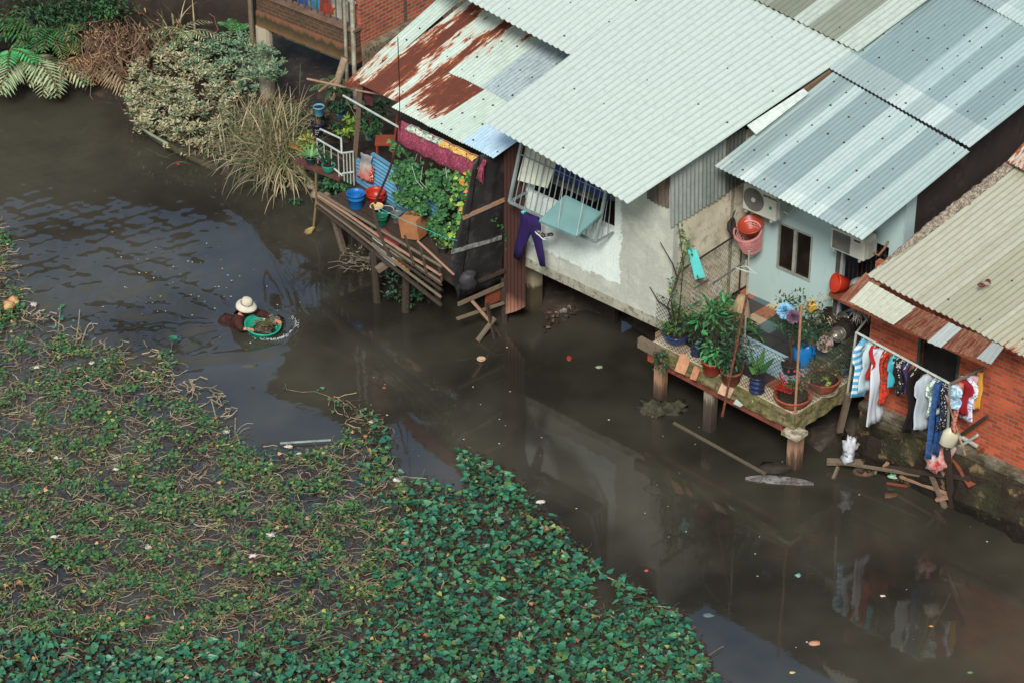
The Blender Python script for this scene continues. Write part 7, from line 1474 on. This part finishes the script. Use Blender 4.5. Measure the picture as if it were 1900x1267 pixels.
for k in range(240):
    x=r.gauss(215,48); y=r.gauss(60,26); p=P(x,y,1.2+r.uniform(-.4,.3)); pts=[p]; a=r.uniform(-2.6,-.4)
    for q in range(5): p=p+V((math.cos(a)*.12,math.sin(a)*.08,-.07+r.gauss(0,.05))); a+=r.gauss(0,.5); pts.append(p)
    mb.tube(pts,r.uniform(.006,.014),4,r.choice((0,0,1)))
for k in range(700):
    x=r.gauss(210,55); y=r.gauss(55,28); lf.leaf(P(x,y,1.2+r.uniform(-.5,.3)),sph(r),V((0,0,1))+sph(r)*.6,.10*r.uniform(.6,1.2),.035,0 if r.random()<.8 else 1)
mb.build('runners',[M((112,84,66),(84,62,50)),M((150,118,94),(120,92,72))],dv); lf.build('dead_leaves',[BRW,GRND],dv)
ug=thing('undergrowth','dark green bushy undergrowth on the bank at the top left corner','bush',P(90,30,1.0)); mb=MB(); foliage(mb,P(60,20,1.5),1.5,.8,.6,1500,.13,.05,21,m2=1,p2=.25); foliage(mb,P(150,15,1.6),.9,.5,.5,700,.12,.045,22,m2=1,p2=.2); foliage(mb,P(210,5,1.8),.5,.4,.4,260,.09,.04,23,m=1); mb.build('leaves',[GRND,GRN],ug); mb=MB(); twigs(mb,P(90,50,1.0),[P(30,0,2),P(70,-10,2.1),P(120,0,2),P(170,0,2.1)],.03); mb.build('stems',WOODD,ug)
fern('grassy green sprig against the dark wall beside the pillar',P(440,62,1.0),5,.5,.16,.03,1.2,[BRT],14)
fern('thin leaved plant standing before the dark wall',P(335,62,1.1),7,.7,.2,.025,1.3,[PALF],15)
fern('small green fern under the leaning log',P(628,165,1.5),8,.55,.16,.03,1.4,[GRN],16)
mb=MB(); mb.tube([P(556,175,1.2),P(557,120,1.9)],.008,4); one(mb,'thin_stake',M((110,120,96)),'thin upright stake in the dark under the balcony','stake')
# trees upstream: their crowns stand above the frame and darken the water by reflection
def tree(label,base,h,rx,seed,mats):
    rr=random.Random(seed); t_=thing('tree',label,'tree',base); mb=MB(); pts=[base,base+V((.1,.05,h*.35)),base+V((.2,.2,h*.6)),base+V((.1,.3,h*.85))]; mb.tube(pts,[.16,.13,.09,.04],8)
    for k in range(9): b=pts[1].lerp(pts[3],rr.random()); mb.tube([b,b+V((rr.gauss(0,rx*.4),rr.gauss(0,rx*.4),h*.15))],[.05,.015],5)
    mb.build('trunk',WOODD,t_); mb=MB()
    for k in range(7): foliage(mb,base+V((rr.gauss(0,rx*.45),rr.gauss(.2,rx*.35),h*(.55+.42*rr.random()))),rx*.55,rx*.5,h*.16,420,.16,.07,seed*10+k,m2=1,p2=.25)
    mb.build('crown',mats,t_)
tree('leafy tree on the bank at the top left corner',P(60,-50,1.1),4.2,1.5,71,[GRND,GRN]); tree('second leafy tree at the top edge left of the brick balcony house',P(290,-70,1.1),4.4,1.5,72,[GRND,GRN]); tree('dark leafy tree behind the dark wall at the top edge',P(430,-110,1.1),4.6,1.4,73,[GRND,GRN])

st2=thing('variegated_shrub','low straggling spray of cream leaves touching the water below the pale shrub','shrub',P(330,262,.1)); mb=MB(); st=MB()
for k in range(360):
    x=r.uniform(250,430); y=232+.27*(x-250)+r.gauss(0,9); z=.10+.12*r.random()
    if fld(x,y,.05,14.0)<-.05: continue
    for q in range(3): mb.leaf(P(x,y,z)+V((r.gauss(0,.03),r.gauss(0,.03),r.gauss(0,.02))),V((r.uniform(-1,1),r.uniform(-1,.7),r.uniform(-.2,.6))),V((r.gauss(0,.4),-.3,1)),.08*r.uniform(.7,1.3),.034,0)
for k in range(26): x=r.uniform(250,430); y=226+.27*(x-250); p=P(x,y,.25); st.tube([p,p+V((r.gauss(0,.15),-.12,-.05)),p+V((r.gauss(0,.25),-.3,-.14))],.007,4)
mb.build('leaves',[VAR,BRW],st2); st.build('stems',WOODD,st2)
tg=thing('dry_creeper','thin dead stalks and twigs poking out of the pale shrub and the reeds','creeper',P(430,230,.4)); mb=MB()
for k in range(150):
    x=r.uniform(250,600); y=150+.38*(x-250)+r.gauss(0,38); 
    if y<95 or y>340: continue
    p=P(x,y,r.uniform(.3,.8)); a=r.uniform(0,6.28); mb.tube([p,p+V((math.cos(a)*.15,math.sin(a)*.12,.18)),p+V((math.cos(a)*.34,math.sin(a)*.25,r.uniform(.15,.42)))],.006,4,r.choice((0,1)))
mb.build('stalks',[M((140,122,96),(110,94,72)),M((96,78,62),(74,60,50))],tg)
tg['kind']='stuff'
